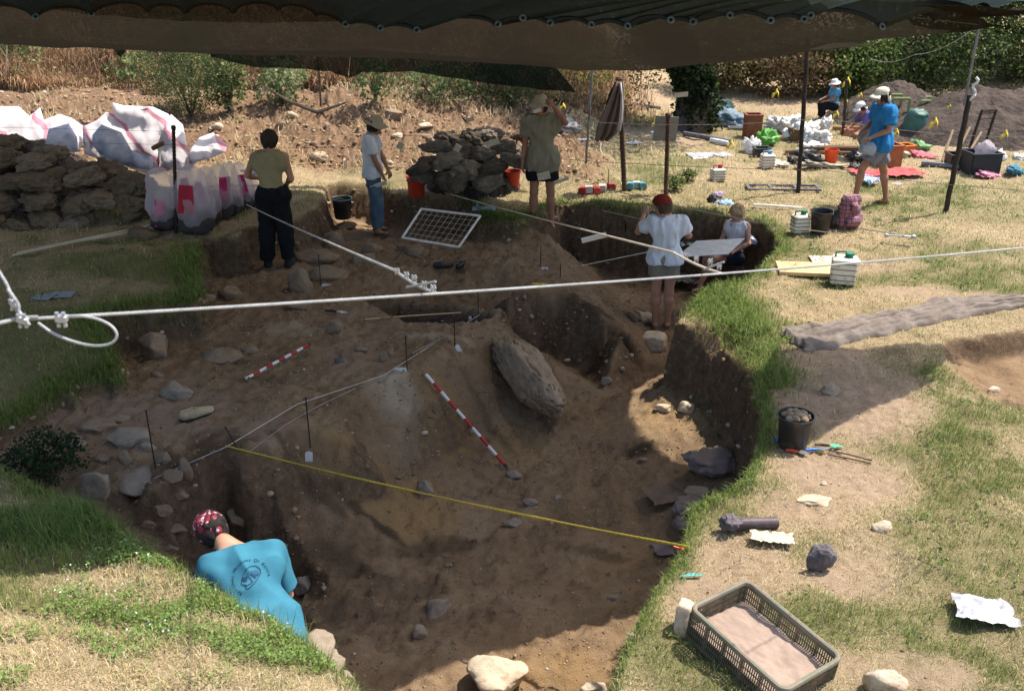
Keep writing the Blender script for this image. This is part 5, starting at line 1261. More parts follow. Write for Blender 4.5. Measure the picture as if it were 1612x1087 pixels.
# section strings
def string(pts, label, r=.0028, m=M_cord, sag=0.): return rope('string', pts, r, m, label, 'string', sag, 16, nn=5)
string([PT(915, 418, 12.3), PT(1062, 388, 12.5)], 'cord stretched between the ridge and the red capped person', .006)
string([PT(948, 331, 14.2), PT(1010, 345, 13.4)], 'short cord high in the back of the pit left of the red cap', .006)
string([PT(960, 298, 14), PT(1135, 338, 13.2), PT(1325, 368, 12)], 'long sloping cord from the rusty stakes to the black bucket', .006, sag=.02)
string([Gp(206, 790)+Vector((0, 0, .1)), Gp(358, 713)+Vector((0, 0, .06)), Gp(470, 655)+Vector((0, 0, .12)), Gp(604, 605)+Vector((0, 0, .1)), Gp(755, 503)+Vector((0, 0, .05))], 'white string along the rim of the slope from nail to nail', .0025, M_white)
for i, (x, y0, y1, Y, lb) in enumerate([(376, 310, 452, 12.6, 'thin plumb line beside the woman in the vest top'), (913, 335, 470, 13.4, 'thin plumb line hanging in front of the pit corner'), (1101, 335, 440, 13.8, 'thin plumb line between the two people in the pit')]):
    string([PY(x, y0, Y), PY(x, y1, Y)], lb, .003, M_grey)
for y, l_ in ((203, 'upper'), (224, 'middle'), (258, 'lower')): string([PT(-20, y-3, 14.5), PT(430, y+(8 if y < 250 else 0), 14.5), PT(820, y+12, 15)], f'{l_} of three hair-thin threads crossing in front of the spoil', .0022, M_grey, .0)
string([PT(900, 190, 15), PT(1300, 186, 15), PT(1620, 215, 15)], 'thin wire crossing in front of the tall black poles, higher one', .004, M_grey, .08)
string([PT(880, 250, 15), PT(1300, 268, 14), PT(1620, 300, 13)], 'thin wire crossing in front of the tall black poles, lower one', .004, M_grey, .03)
string([PT(1150, -6, 8.5), PT(1300, 12, 9.5), PT(1545, 40, 14)], 'pale cord running along the underside of the net at the upper right', .006, M_rope)
string([PT(1540, 40, 15), PT(1440, 86, 17.5), PT(1370, 92, 21)], 'pale guy cord from the leaning pole towards the trees', .006, M_rope, .1)
# flat tape: yellow measuring tape
def tape(name, pts, wd, m, label, cat, n=60, sag=0., tw=0.):
    pts = [Vector(p) for p in pts]; L_ = [0]
    for a, b in zip(pts[:-1], pts[1:]): L_.append(L_[-1]+(b-a).length)
    V_ = []
    for i in range(n+1):
        s_ = L_[-1]*i/n; k = min(len(pts)-2, int(np.searchsorted(L_, s_, 'right')-1)); t = (s_-L_[k])/(L_[k+1]-L_[k]); p = pts[k].lerp(pts[k+1], t)
        p.z -= sag*4*(i/n)*(1-i/n); d = (pts[k+1]-pts[k]).normalized(); sd_ = d.cross(Vector((0, 0, 1))).normalized(); up_ = sd_.cross(d)
        a = R(60)+tw*math.sin(i*.35); q = sd_*math.cos(a)+up_*math.sin(a); V_ += [(p+q*wd/2)[:], (p-q*wd/2)[:]]
    o = link(name, tri_mesh(name, V_, [(2*i, 2*i+2, 2*i+3, 2*i+1) for i in range(n)]), m); md = o.modifiers.new('t', 'SOLIDIFY'); md.thickness = .0015; tag(o, label, cat); return o
m_, nt, out = new_mat('tape_yellow'); L = nt.links; tc = nd(nt, 'ShaderNodeTexCoord').outputs['Object']; wv = nd(nt, 'ShaderNodeTexWave'); wv.inputs['Scale'].default_value = 9; L.new(tc, wv.inputs[0])
bb = nd(nt, 'ShaderNodeBsdfPrincipled'); L.new(ramp(nt, wv.outputs[1], [(.04, (.6, .48, .08)), (.1, (.85, .70, .10))]).outputs[0], bb.inputs[0]); bb.inputs['Roughness'].default_value = .4; L.new(bb.outputs[0], out.inputs[0])
ta = Gp(357, 712)+Vector((0, 0, .05)); tb = Gp(1084, 873)+Vector((0, 0, .06))
tape('measuring_tape', [ta, tb], .034, m_, 'long yellow measuring tape stretched tight over the trench', 'tape measure', sag=.04, tw=.1)
tape('plastic_ribbon', [Gp(395, 716)+Vector((0, 0, .02)), Gp(450, 672)+Vector((0, 0, .02)), Gp(500, 645)+Vector((0, 0, .02)), Gp(560, 615)+Vector((0, 0, .02))], .018, mat('pink_tape', (.62, .45, .42)), 'faded pink ribbon lying along the crest of the slope', 'ribbon')
tape('plastic_ribbon', [Gp(650, 560)+Vector((0, 0, .03)), Gp(690, 540)+Vector((0, 0, .03)), Gp(745, 507)+Vector((0, 0, .04))], .012, mat('pale_tape', (.55, .52, .48)), 'pale ribbon between the two upper nails', 'ribbon')
# nails with tags
def nail(px, py, hp, label, tagpx=None, tilt=0., tagrot=0.):
    g = Gp(px, py); h = hp/ppm(g)*1.05; root = empty('survey_nail', g, 0, label, 'survey nail', 'survey nails with paper tags')
    mb = MB(); mb.tube([Vector((0, 0, -.03)), Vector((tilt*h, 0, h))], .006, 8); mb.build('shaft', M_blk, root, True)
    mb = MB(); mb.lathe([(.0001, .004), (.011, .003), (.011, -.002), (.0001, -.003)], (tilt*h, 0, h), 10); mb.build('nail_head', M_blk, root, True)
    if tagpx:
        c = Gp(*tagpx[:2]); c = c-g; w_, h_ = tagpx[2]/ppm(g), tagpx[3]/ppm(g)
        ol = [(-.5, -.5), (.5, -.5), (.5, .35), (.2, .5), (-.2, .5), (-.5, .35)]; M_ = Matrix.Rotation(tagrot, 3, 'Y') 
        vs = [M_ @ Vector((a*w_, 0, b_*h_)) for a, b_ in ol]; vs = [Vector((v.x, .3*v.z, v.z))+c+Vector((0, -.01, h_*.35)) for v in vs]; vs2 = [v+Vector((0, .002, .001)) for v in vs]; n = len(vs)
        mb = MB(); mb.add(vs+vs2, [tuple(range(n)), tuple(range(2*n-1, n-1, -1))]+[(i, n+i, n+(i+1) % n, (i+1) % n) for i in range(n)]); mb.build('paper_tag', M_paper, root)
nail(489, 708, 84, 'tall nail with a white paper tag at its foot on the slope', (487, 722, 12, 15)); nail(641, 584, 54, 'nail with a white tag lying beside it at the crest of the slope', (631, 584, 19, 6))
nail(716, 545, 42, 'nail with a slanting white tag just below it', (722, 553, 7, 14), tagrot=-.5); nail(753, 500, 42, 'nail at the right end of the shallow cut', (746, 504, 16, 5)); nail(245, 738, 98, 'tallest bare nail beside the jumble of boulders')
nail(379, 712, 40, 'nail leaning left where the yellow tape starts', None, -.45); nail(505, 448, 46, 'nail with a flat white tag in front of the upright boulder', (513, 450, 13, 4)); nail(851, 422, 34, 'nail with a white tag near the feet of the man with raised hand', (857, 424, 12, 4))
nail(882, 437, 20, 'short nail on the ridge'); nail(957, 300, 32, 'nail behind the row of red packets by the pit edge')
# ranging poles
def ranging(a, b, n, r, label, segs='wr'):
    a, b = Vector(a), Vector(b); root = empty('ranging_pole', a, 0, label, 'ranging pole'); d = b-a
    Mr = mat('pole_red', (.48, .03, .03), (.38, .03, .03), rough=.45); Mw = mat('pole_white', (.78, .75, .72), (.66, .62, .58), rough=.45)
    for i in range(n):
        mb = MB(); mb.tube([d*(i/n), d*((i+1)/n)], r, 10); mb.build('white_band' if i % 2 == 0 else 'red_band', Mw if i % 2 == 0 else Mr, root, True)
    mb = MB(); mb.tube([d, d*1.02, d*1.05], [r*1.05, r*.9, .001], 10); mb.build('iron_point', M_blk, root, True)
ranging(Gp(671, 597)+Vector((0, 0, .05)), Gp(794, 738)+Vector((0, 0, .04)), 10, .017, 'long red and white ranging pole lying straight down the slope')
ranging(Gp(388, 600)+Vector((0, 0, .03)), Gp(486, 554)+Vector((0, 0, .08)), 10, .016, 'shorter red and white ranging pole lying on the flat platform')
# ================================================================== buckets and containers
def bucket(px, py, wp, m, label, fill=None, rimm=None, tilt=(0, 0), hr=1.0, z=None, handle=True, group=None):
    """bucket whose base centre is seen at px,py; wp = rim width in photo pixels"""
    g = Gp(px, py) if z is None else P(px, py, z); r = wp/ppm(g)/2; h = r*2*hr
    root = empty('bucket', g, random.random()*3, label, 'bucket', group); root.rotation_euler[0] = tilt[0]; root.rotation_euler[1] = tilt[1]
    mb = MB(); mb.lathe([(.0001, .004), (r*.74, 0), (r*.78, .012), (r*.93, h*.86), (r*.95, h*.87), (r*.96, h*.97), (r*1.03, h*.985), (r*1.03, h), (r*.97, h), (r*.93, h*.95), (r*.72, .02), (.0001, .018)], (0, 0, 0), 32); mb.build('pail', m, root, True)
    mb = MB(); mb.tube([Vector((r*1.0*math.cos(t), r*1.0*math.sin(t), h*.985)) for t in np.linspace(0, 2*PI, 33)], r*.045, 6, False); mb.build('rim', rimm or m, root, True)
    if handle:
        mb = MB(); mb.tube([Vector((r*1.05*math.cos(t), -r*.75*math.sin(t), h*.93-.25*r*math.sin(t))) for t in np.linspace(0, PI, 17)], .004, 6); mb.build('handle', M_grey, root, True)
    if fill == 'soil':
        me = rock_mesh('soil_fill', (r*1.75, r*1.75, r*.6), 5, 3, .2, 3); o = link('soil_fill', me, mat('fill_soil', (.2, .14, .09), bmp=.8), root); o.location = (0, 0, h*.85)
    if fill == 'stones':
        for i in range(13):
            a = i*2.4; q = r*.55*math.sqrt(i/13)*1.2; o = link('rock_fill', rock_mesh('rock_fill', (r*.55, r*.45, r*.4), i+40, 9, .1, 3), M_rockg if i % 3 else M_rock, root); o.location = (q*math.cos(a), q*math.sin(a), h*.9+(.35-q/r*.4)*r)
    return root, r, h
bucket(656, 311, 31, M_red, 'orange-red bucket on the bank right of the man in the white shirt', 'soil')
bucket(806, 297, 28, M_red, 'orange-red bucket with a plastic bag hanging in it, left of the man with raised hand')
bucket(1307, 257, 22, mat('orange_plastic', (.72, .085, .02), rough=.4, bmp=0), 'bright orange bucket on the far meadow behind the tall black pole')
bucket(540, 343, 32, M_blackp, 'black bucket with a pale green rim in the niche of the bank', None, mat('green_rim', (.16, .32, .26), rough=.4), z=-.25)
bucket(1247, 703, 56, M_blackp, 'black bucket heaped with stones at the edge of the trench', 'stones')
bucket(1290, 366, 35, M_blackp, 'black bucket standing beside the plaid rucksack')
bucket(744, 315, 26, M_blackp, 'small black bucket beside the yellow bag on the bank', None, hr=1.0)
bucket(1166, 408, 44, M_blackp, 'wide black tub holding a plastic bag beside the seated woman', None, hr=.8, z=-.75, handle=False)
# white ribbed water jugs
def jug(px, py, wp, hp, label, cap=M_white, rz=0., tall=1.):
    g = Gp(px, py); w_ = wp/ppm(g); h_ = hp/ppm(g)*1.02; root = empty('water_jug', g, rz, label, 'water container', 'white ribbed water containers')
    mb = MB(); n = 5; Mj = mat('ivory_plastic', (.74, .70, .60), (.64, .6, .5), rough=.5, bmp=.1, dirt=(.45, .38, .28))
    mb.box((0, 0, h_*.43), (w_*.78, w_*.62, h_*.84), None, 1., .02)
    mb.build('jug_body', Mj, root, True)
    mb = MB()
    for k in range(1, n): z_ = h_*.86*k/n; mb.box((0, 0, z_), (w_*.78+.008, w_*.62+.008, .012), None, 1, .003)
    mb.build('groove_bands', mat('groove', (.2, .19, .17)), root)
    mb = MB(); mb.lathe([(w_*.1, 0), (w_*.1, .03), (w_*.15, .03), (w_*.15, .055), (.0001, .06)], (w_*.14, 0, h_*.85), 14); mb.build('screw_cap', cap, root, True)
    mb = MB(); mb.tube([Vector((-w_*.3, 0, h_*.84)), Vector((-w_*.3, 0, h_*1.0)), Vector((0, 0, h_*1.02)), Vector((w_*.02, 0, h_*.84))], .012, 8); mb.build('carry_handle', cap, root, True)
    return root
M_gp = mat('green_plastic', (.03, .22, .13), rough=.4, bmp=0)
jug(1129, 285, 26, 24, 'white water container with a red cap standing alone on the meadow', M_red, .2); jug(1207, 265, 26, 26, 'white water container nearest the green bag', mat('blue_plastic', (.2, .35, .5), bmp=0), .1)
jug(1325, 446, 48, 50, 'cream water container with a green handle standing on the boards', M_gp, -.25); jug(1258, 366, 32, 34, 'white water container with green lid beside the black bucket', M_gp, .15)
# plywood boards
def board(px, py, w_, d_, m, label, rz=0., th=.02, cat='board', tilt=(0, 0), lift=.0, name='wooden_board'):
    g = Gp(px, py); mb = MB(); mb.box((0, 0, th/2), (w_, d_, th), None, 1, .003); o = mb.build(name, m); o.location = g+Vector((0, 0, .012+lift)); o.rotation_euler = (tilt[0], tilt[1], rz); tag(o, label, cat); return o
board(1270, 428, .72, .42, M_woodl, 'thick yellow wooden board at the edge of the pit under the jug', -.12, .045); board(1315, 412, .62, .3, mat('white_board', (.62, .56, .45)), 'paler thin board beneath the yellow one', -.05, .012)
# crate
def crate():
    c0, c1, c2, c3 = P(1096, 964, .26), P(1170, 910, .26), P(1316, 1032, .18), P(1240, 1090, .18)
    ctr = (c0+c1+c2+c3)/4; ex = ((c3-c0)+(c2-c1))/2; ey = ((c1-c0)+(c2-c3))/2; Lx, Ly = ex.length, ey.length
    X = ex.normalized(); Yv = (ey-X*ey.dot(X)).normalized(); Z = X.cross(Yv)
    root = bpy.data.objects.new('plastic_crate', None); COL.objects.link(root); Mt = Matrix((X, Yv, Z)).transposed().to_4x4(); Mt.translation = ctr-Z*.24; root.matrix_world = Mt @ Matrix.Diagonal((1, 1, 1.2, 1))
    tag(root, 'muddy green perforated plastic crate holding fine sieved soil, tipped against a stone', 'crate')
    Mc = mat('crate_plastic', (.15, .14, .095), (.10, .085, .058), rough=.75, sc=4, bmp=.3, dirt=(.22, .16, .11))
    def side(nm, ux, uy, L_, nrm):
        """latticed wall: ux along, nrm outward"""
        mb = MB(); th = .006; rows = [0, .025, .055, .065, .095, .105, .135, .145, .175, .2]; n = int(L_/.0155); 
        def bx(a0, a1, z0, z1):
            c = ux*((a0+a1)/2)+uy+Vector((0, 0, (z0+z1)/2)); dd = Vector((abs(ux.x)*(a1-a0)+abs(nrm.x)*th, abs(ux.y)*(a1-a0)+abs(nrm.y)*th, z1-z0)); mb.box(c, dd, None, 1, .0004)
        for z0, z1 in ((0, .028), (.058, .066), (.096, .104), (.134, .142), (.172, .2)): bx(-L_/2, L_/2, z0, z1)
        for i in range(n+1):
            a = -L_/2+L_*i/n; w_ = .0035 if i % 9 else .008; bx(a-w_, a+w_, .028, .172)
        o = mb.build(nm, Mc, root)
    side('side_wall', Vector((1, 0, 0)), Vector((0, -Ly/2, 0)), Lx, Vector((0, 1, 0))); side('side_wall', Vector((1, 0, 0)), Vector((0, Ly/2, 0)), Lx, Vector((0, 1, 0)))
    side('end_wall', Vector((0, 1, 0)), Vector((-Lx/2, 0, 0)), Ly, Vector((1, 0, 0))); side('end_wall', Vector((0, 1, 0)), Vector((Lx/2, 0, 0)), Ly, Vector((1, 0, 0)))
    mb = MB(); mb.box((0, 0, .005), (Lx, Ly, .01), None, 1, .002); mb.build('base', Mc, root)
    mb = MB(); rr = .05; pts = []
    for cx_, cy_, a0 in ((1, 1, 0), (-1, 1, 90), (-1, -1, 180), (1, -1, 270)):
        for k in range(7): a = R(a0+15*k); pts.append(Vector((cx_*(Lx/2-rr+.006)+rr*math.cos(a), cy_*(Ly/2-rr+.006)+rr*math.sin(a), .2)))
    pts.append(pts[0]); mb.tube(pts, .0165, 8, False); mb.build('rim', mat('crate_rim', (.20, .215, .15), (.17, .15, .105), rough=.7, sc=3, dirt=(.25, .19, .14)), root, True)
    # sieved soil, a little higher at the low end
    n = 44; a = np.linspace(-1, 1, n); Xg, Yg = np.meshgrid(a, a, indexing='ij'); x, y = Xg.ravel(), Yg.ravel()
    zz = .105+.012*x+n2(x*Lx, y*Ly, 3, 3, 91)*.012+n2(x*Lx, y*Ly, 12, 3, 92)*.005-.03*np.clip(np.maximum(np.abs(x), np.abs(y))-.75, 0, 1)
    I = (np.arange(n-1)[:, None]*n+np.arange(n-1)[None, :]).ravel()
    V = np.stack([x*(Lx/2-.008), y*(Ly/2-.008), zz], 1); link('soil_fill', tri_mesh('soil_fill', V, np.stack([I, I+n, I+n+1, I+1], 1)), mat('sieved_soil', (.36, .27, .215), (.28, .205, .16), rough=.97, sc=4, bmp=.8, bsc=140, bdist=.004), root)
crate()
# plastic bag, paper, core, tools
def crumple(name, w_, d_, m, seed, amp=.03, n=26, fsc=4., edge=.07, hgt=0.):
    a = np.linspace(-1, 1, n); X, Y = np.meshgrid(a, a, indexing='ij'); x, y = X.ravel(), Y.ravel(); r_ = np.random.default_rng(seed)
    k = np.array([n2(x, y, 1.1, 2, seed), n2(x, y, 1.3, 2, seed+5)])*edge
    z = (1-np.abs(n2(x*w_, y*d_, fsc, 3, seed))*2)*amp+amp+hgt*np.clip(1-(x*x+y*y), 0, 1)**.5
    V = np.stack([x*w_/2+k[0]*w_, y*d_/2+k[1]*d_, z], 1); I = (np.arange(n-1)[:, None]*n+np.arange(n-1)[None, :]).ravel()
    return link(name, tri_mesh(name, V, np.stack([I, I+n, I+n+1, I+1], 1)), m)
def flatobj(name, px, py, w_, d_, m, label, cat, rz=0., amp=.02, seed=1, fsc=4., hgt=0., edge=.07, grp=None, lift=.015, dz=True):
    o = crumple(name, w_, d_, m, seed, amp, 26, fsc, edge, hgt); g = Gp(px, py); o.location = g+Vector((0, 0, lift)); o.rotation_euler = (0, 0, rz)
    tag(o, label, cat, grp); return o
flatobj('plastic_bag', 1548, 970, .36, .25, mat('white_film', (.45, .45, .48), (.34, .34, .38), rough=.25, spec=.6, bmp=.3, bsc=12, bdist=.02), 'creased white plastic bag lying on the grass at the lower right', 'plastic bag', -.25, .022, 3, 4.)
flatobj('paper_sheet', 1215, 852, .29, .13, mat('cream_paper', (.6, .52, .4), (.5, .42, .3), rough=.8), 'crumpled cream paper beside the muddy core on the dry grass', 'paper', -.15, .016, 6, 8.)
g = Gp(1180, 834); root = empty('muddy_tube', g, 0, 'dark mud caked tube lying above the crumpled paper', 'tube')
mb = MB(); mb.tube([Vector((-.14, 0, .05)), Vector((.2, .02, .045))], .042, 16); mb.build('tube_body', mat('dark_tube', (.12, .085, .09), rough=.5), root, True)
o = link('mud_lump', rock_mesh('mud_lump', (.16, .12, .12), 77, 3, .3, 4, fsc=2.5), M_rockd, root); o.location = (-.14, 0, .055)
g = Gp(1075, 870); mb = MB(); mb.box((0, 0, .03), (.05, .04, .05), .4, 1, .008); mb.tube([Vector((-.03, 0, .04)), Vector((-.07, .01, .05))], .008, 8); o = mb.build('tape_case', M_red, None, True); o.location = g; tag(o, 'small red clip holding the right end of the yellow tape', 'clip')
flatobj('ribbon_scrap', 1088, 911, .14, .03, mat('turquoise_plastic', (.12, .45, .38)), 'twisted turquoise plastic scrap on the grass edge', 'scrap', .1, .012, 2, 12.)
# tools by the stone bucket
def stick(name, p, q, r, m, label, cat, grp=None, parent=None):
    mb = MB(); mb.tube([Vector(p), Vector(p).lerp(Vector(q), .5)+Vector((0, 0, .004)), Vector(q)], r, 7); o = mb.build(name, m, parent, True)
    if label: tag(o, label, cat, grp)
    return o
stick('metal_rod', Gp(1302, 718)+Vector((0, 0, .02)), Gp(1371, 733)+Vector((0, 0, .015)), .006, M_rust, 'lower of two thin rusty rods pointing right from the tools', 'rod')
stick('metal_rod', Gp(1305, 713)+Vector((0, 0, .02)), Gp(1372, 727)+Vector((0, 0, .015)), .006, M_rust, 'upper of two thin rusty rods pointing right from the tools', 'rod')
def tool(px, py, L_, rz, mh, mb_, label, cat='trowel'):
    g = Gp(px, py); root = empty('hand_tool', g+Vector((0, 0, .02)), rz, label, cat); mb = MB()
    mb.tube([Vector((0, 0, 0)), Vector((L_*.25, 0, .004)), Vector((L_*.5, 0, 0))], [.011, .014, .01], 10); mb.build('handle', mh, root, True)
    mb = MB(); mb.add([Vector(v) for v in ((L_*.5, -.008, .004), (L_*.62, -.035, .004), (L_, 0, .002), (L_*.62, .035, .004), (L_*.5, .008, .004), (L_*.5, -.008, .001), (L_*.62, -.035, .0), (L_, 0, -.001), (L_*.62, .035, .0), (L_*.5, .008, .001))],
        [(0, 1, 2, 3, 4), (9, 8, 7, 6, 5)]+[(i, i+5, (i+1) % 5+5, (i+1) % 5) for i in range(5)]); mb.build('blade', mb_, root)
M_bl = mat('blue_handle', (.03, .14, .5), bmp=0, rough=.4)
tool(1268, 712, .22, .15, M_bl, M_grey, 'trowel with a blue handle in front of the stone bucket'); tool(1282, 704, .24, -.1, M_blk, mat('green_blade', (.1, .42, .25), bmp=0), 'tool with a green blade lying across the others'); tool(1296, 716, .2, 2.8, M_yel, M_grey, 'trowel with a yellow handle among the tools')
tool(1236, 712, .2, -.3, mat('orange_handle', (.6, .09, .03), bmp=0), M_grey, 'tool with a red handle left of the other tools'); tool(1222, 700, .14, 1.2, M_bl, M_bl, 'small blue scraper at the left foot of the stone bucket', 'scraper')
# platform bits
tool(512, 492, .3, -.25, M_blk, mat('white_blade', (.7, .7, .68), bmp=0), 'long dark brush with a white end lying behind the triangular stone', 'brush')
tool(676, 506, .26, -.05, mat('navy_handle', (.03, .05, .16), bmp=0), M_white, 'navy handled brush lying at the front of the shallow cut', 'brush')
tool(838, 450, .2, .1, M_yel, M_yel, 'yellow hand tool lying on the ridge', 'hand tool')
stick('wooden_lath', Gp(575, 506)+Vector((0, 0, .03)), Gp(726, 503)+Vector((0, 0, .03)), .007, M_woodl, 'thin yellow lath in front of the shallow cut', 'lath')
def shoe_obj(px, py, L_, rz, m, label):
    g = Gp(px, py); root = empty('shoe', g, rz, label, 'shoe'); q = [prim((-.09, 0, .05), (-.02, 0, .05), .045, .042, .03), prim((-.02, 0, .045), (.12, 0, .03), .042, .034, .03), prim((-.09, 0, .09), (-.02, 0, .085), .028, .024, 0, sub=True)]
    V, Q = sdf_mesh(q, .007, [((0, 0, .005), (0, 0, -1))]); V = V*L_/.26; link('upper', tri_mesh('upper', V, Q), m, root)
    mb = MB(); ol = [(-.13, .02), (-.1, .042), (0, .036), (.08, .042), (.14, .03), (.158, 0), (.14, -.03), (.08, -.042), (0, -.036), (-.1, -.042), (-.13, -.02)]; k = L_/.26
    vs = [Vector((a*k, b_*k, z_*k)) for z_ in (0, .014) for a, b_ in ol]; n = len(ol); mb.add(vs, [tuple(range(n-1, -1, -1)), tuple(range(n, 2*n))]+[(i, (i+1) % n, n+(i+1) % n, n+i) for i in range(n)]); mb.build('sole', M_blk, root)
shoe_obj(309, 658, .3, .7, mat('cream_leather', (.44, .36, .22), (.3, .24, .14)), 'worn cream shoe lying alone on the left of the platform'); shoe_obj(696, 422, .24, .2, M_blackp, 'left one of a pair of black shoes on the platform'); shoe_obj(726, 420, .24, 1.2, M_blackp, 'right one of a pair of black shoes on the platform')
# clear label card scraps, brown-orange sunlit strip
board(98, 466, .26, .2, mat('slate_plastic', (.16, .17, .19), rough=.3, bmp=0), 'right one of two dark grey plastic sheets on the left turf', .1, .006, 'plastic sheet', name='plastic_sheet'); board(68, 470, .22, .2, mat('slate_plastic2', (.14, .15, .17), rough=.3, bmp=0), 'left one of two dark grey plastic sheets on the left turf', -.1, .006, 'plastic sheet', name='plastic_sheet')
# tent poles on the left turf
for (a, b_, lb) in (((20, 409), (240, 362), 'lower'), ((28, 404), (246, 366), 'middle'), ((60, 397), (236, 363), 'upper')):
    p, q = Gp(*a)+Vector((0, 0, .05)), Gp(*b_)+Vector((0, 0, .06)); stick('tent_pole', p, q, .013, mat('cream_pole', (.5, .45, .33), (.4, .35, .25)), f'{lb} of three cream tent poles lying on the left turf', 'pole')
# wire drawing grid
def grid_frame():
    a, b_, c, d = PY(633, 374, 12.9), PY(663, 329, 13.6), PY(756, 340, 13.5), PY(722, 389, 12.75)
    root = empty('drawing_grid', (a+b_+c+d)/4, 0, 'white framed drawing grid of thin wires leaning against the bank', 'drawing grid'); o0 = root.location
    a, b_, c, d = [v-o0 for v in (a, b_, c, d)]
    for p, q in ((a, b_), (b_, c), (c, d), (d, a)): mb = MB(); mb.tube([p, q], .019, 4); mb.build('frame_bar', mat('frame_white', (.66, .65, .60), (.5, .48, .43)), root)
    mb = MB()
    for i in range(1, 10): t = i/10; mb.tube([b_.lerp(c, t), a.lerp(d, t)], .0025, 4)
    for i in range(1, 6): t = i/6; mb.tube([a.lerp(b_, t), d.lerp(c, t)], .0025, 4)
    mb.build('wire_grid', M_cord, root)
grid_frame()
# clipboard, board on the lap
g = Gp(762, 332); root = empty('clipboard', g+Vector((0, 0, .03)), .0, 'white clipboard with a blue ring clip on the grassy bank', 'clipboard')
mb = MB(); mb.box((0, 0, .01), (.34, .2, .012), None, 1, .002); mb.build('sheet', mat('bluish_paper', (.55, .62, .78), bmp=0), root); mb = MB(); mb.tube([Vector((-.1, .04+.04*math.cos(t), .03+.045*math.sin(t))) for t in np.linspace(0, 2*PI, 14)], .01, 6); mb.build('ring_clip', mat('blue_plastic', (.2, .35, .5), bmp=0), root, True)
bp = [PT(1064, 404, 12.95), PT(1096, 379, 13.6), PT(1172, 375, 13.6), PT(1146, 399, 12.95)]
root = empty('drawing_board', (bp[0]+bp[2])/2, 0, 'white drawing board resting on the knees of the seated woman', 'drawing board'); o0 = root.location; up_ = Vector((0, 0, .012))
mb = MB(); vs = [v-o0 for v in bp]; mb.add(vs+[v-up_ for v in vs], [(0, 1, 2, 3), (7, 6, 5, 4)]+[(i, i+4, (i+1) % 4+4, (i+1) % 4) for i in range(4)]); mb.build('board_panel', M_paper, root)
mb = MB()
for i in range(1, 12): t = i/12; mb.tube([vs[0].lerp(vs[1], t)+Vector((0, 0, .003)), vs[3].lerp(vs[2], t)+Vector((0, 0, .003))], .0014, 4)
mb.build('pencil_lines', mat('pencil', (.35, .37, .42), bmp=0), root)
# label slips clipped to the wire near the raised-hand man
for i, (x, y, w_, h_, rz, lb) in enumerate([(846, 174, 13, 6, .3, 'small white card in front of the chin of the man with raised hand'), (856, 277, 20, 14, .2, 'square cream card level with the black shorts'), (884, 284, 24, 6, .35, 'narrow cream card right of the square one'),
        (935, 374, 40, 9, .25, 'sunlit white wooden slat tied to the cord in front of the pit'), (899, 181, 12, 6, .4, 'small white card hanging right of the raised elbow'), (720, 233, 10, 14, -.5, 'pale card hanging before the pile of grey sacks'), (1072, 149, 22, 8, .1, 'white ribbon flapping in front of the ivy trunk'),
        (740, 188, 12, 6, .2, 'small pale card in front of the back of the spoil'), (596, 291, 26, 7, .35, 'white paper held by the man in the white shirt'), (630, 229, 9, 14, -.5, 'pale card hanging right of the man in the white shirt'), (775, 225, 22, 10, .3, 'curved white scrap in front of the grey sacks')]):
    Yc = {3: 8.8, 8: 14.15}.get(i, 13.2 if i < 5 else 14); p = PY(x, y, Yc); k = ppm(p); mb = MB(); mb.box((0, 0, 0), (w_/k, .02, h_/k*1.1), Matrix.Rotation(-rz, 3, 'Y') @ Matrix.Rotation(.6, 3, 'X'), 1, .002)
    o = mb.build('card', M_paper if i in (3, 0, 8, 6) else mat('cream_card', (.62, .58, .46))); o.location = p; tag(o, lb, 'card')
# plaid rucksack
g = Gp(1333, 358); k = ppm(g); root = empty('rucksack', g, .25, 'red and blue plaid rucksack standing right of the black bucket', 'rucksack')
m, nt, out = new_mat('plaid'); L = nt.links; tc = nd(nt, 'ShaderNodeTexCoord').outputs['Object']; ws = []
for ax_ in ('X', 'Z'):
    wv = nd(nt, 'ShaderNodeTexWave', bands_direction=ax_); wv.inputs['Scale'].default_value = 5.5; L.new(tc, wv.inputs[0]); ws.append(ramp(nt, wv.outputs[1], [(.3, (.06, .045, .09)), (.5, (.42, .30, .3)), (.8, (.34, .09, .09))]).outputs[0])
bb = nd(nt, 'ShaderNodeBsdfPrincipled'); L.new(mixc(nt, .5, ws[0], ws[1]), bb.inputs[0]); bb.inputs['Roughness'].default_value = .95; L.new(bb.outputs[0], out.inputs[0])
for nm, q in (('bag_body', [prim((-.07, 0, .11), (.07, 0, .11), .12, .12, .05), prim((-.05, 0, .28), (.05, 0, .28), .11, .11, .05)]), ('top_flap', [prim((-.07, -.02, .40), (.07, -.02, .40), .075, .075, .02), prim((0, -.12, .33), (0, -.12, .3), .05, .05, .05)]), ('front_pocket', [prim((-.05, -.12, .12), (.05, -.12, .12), .07, .07, .02)]), ('side_pocket', [prim((.16, 0, .09), (.16, 0, .15), .06, .055, .02)])):
    V, Q = sdf_mesh(q, .011, (), .008, 8); link(nm, tri_mesh(nm, V, Q), m, root)
q = [prim((-.2, .05, .08), (-.16, .04, .2), .08, .06, .02)]; V, Q = sdf_mesh(q, .012, (), .01, 8); link('dark_pouch', tri_mesh('dark_pouch', V, Q), M_blackp, root)
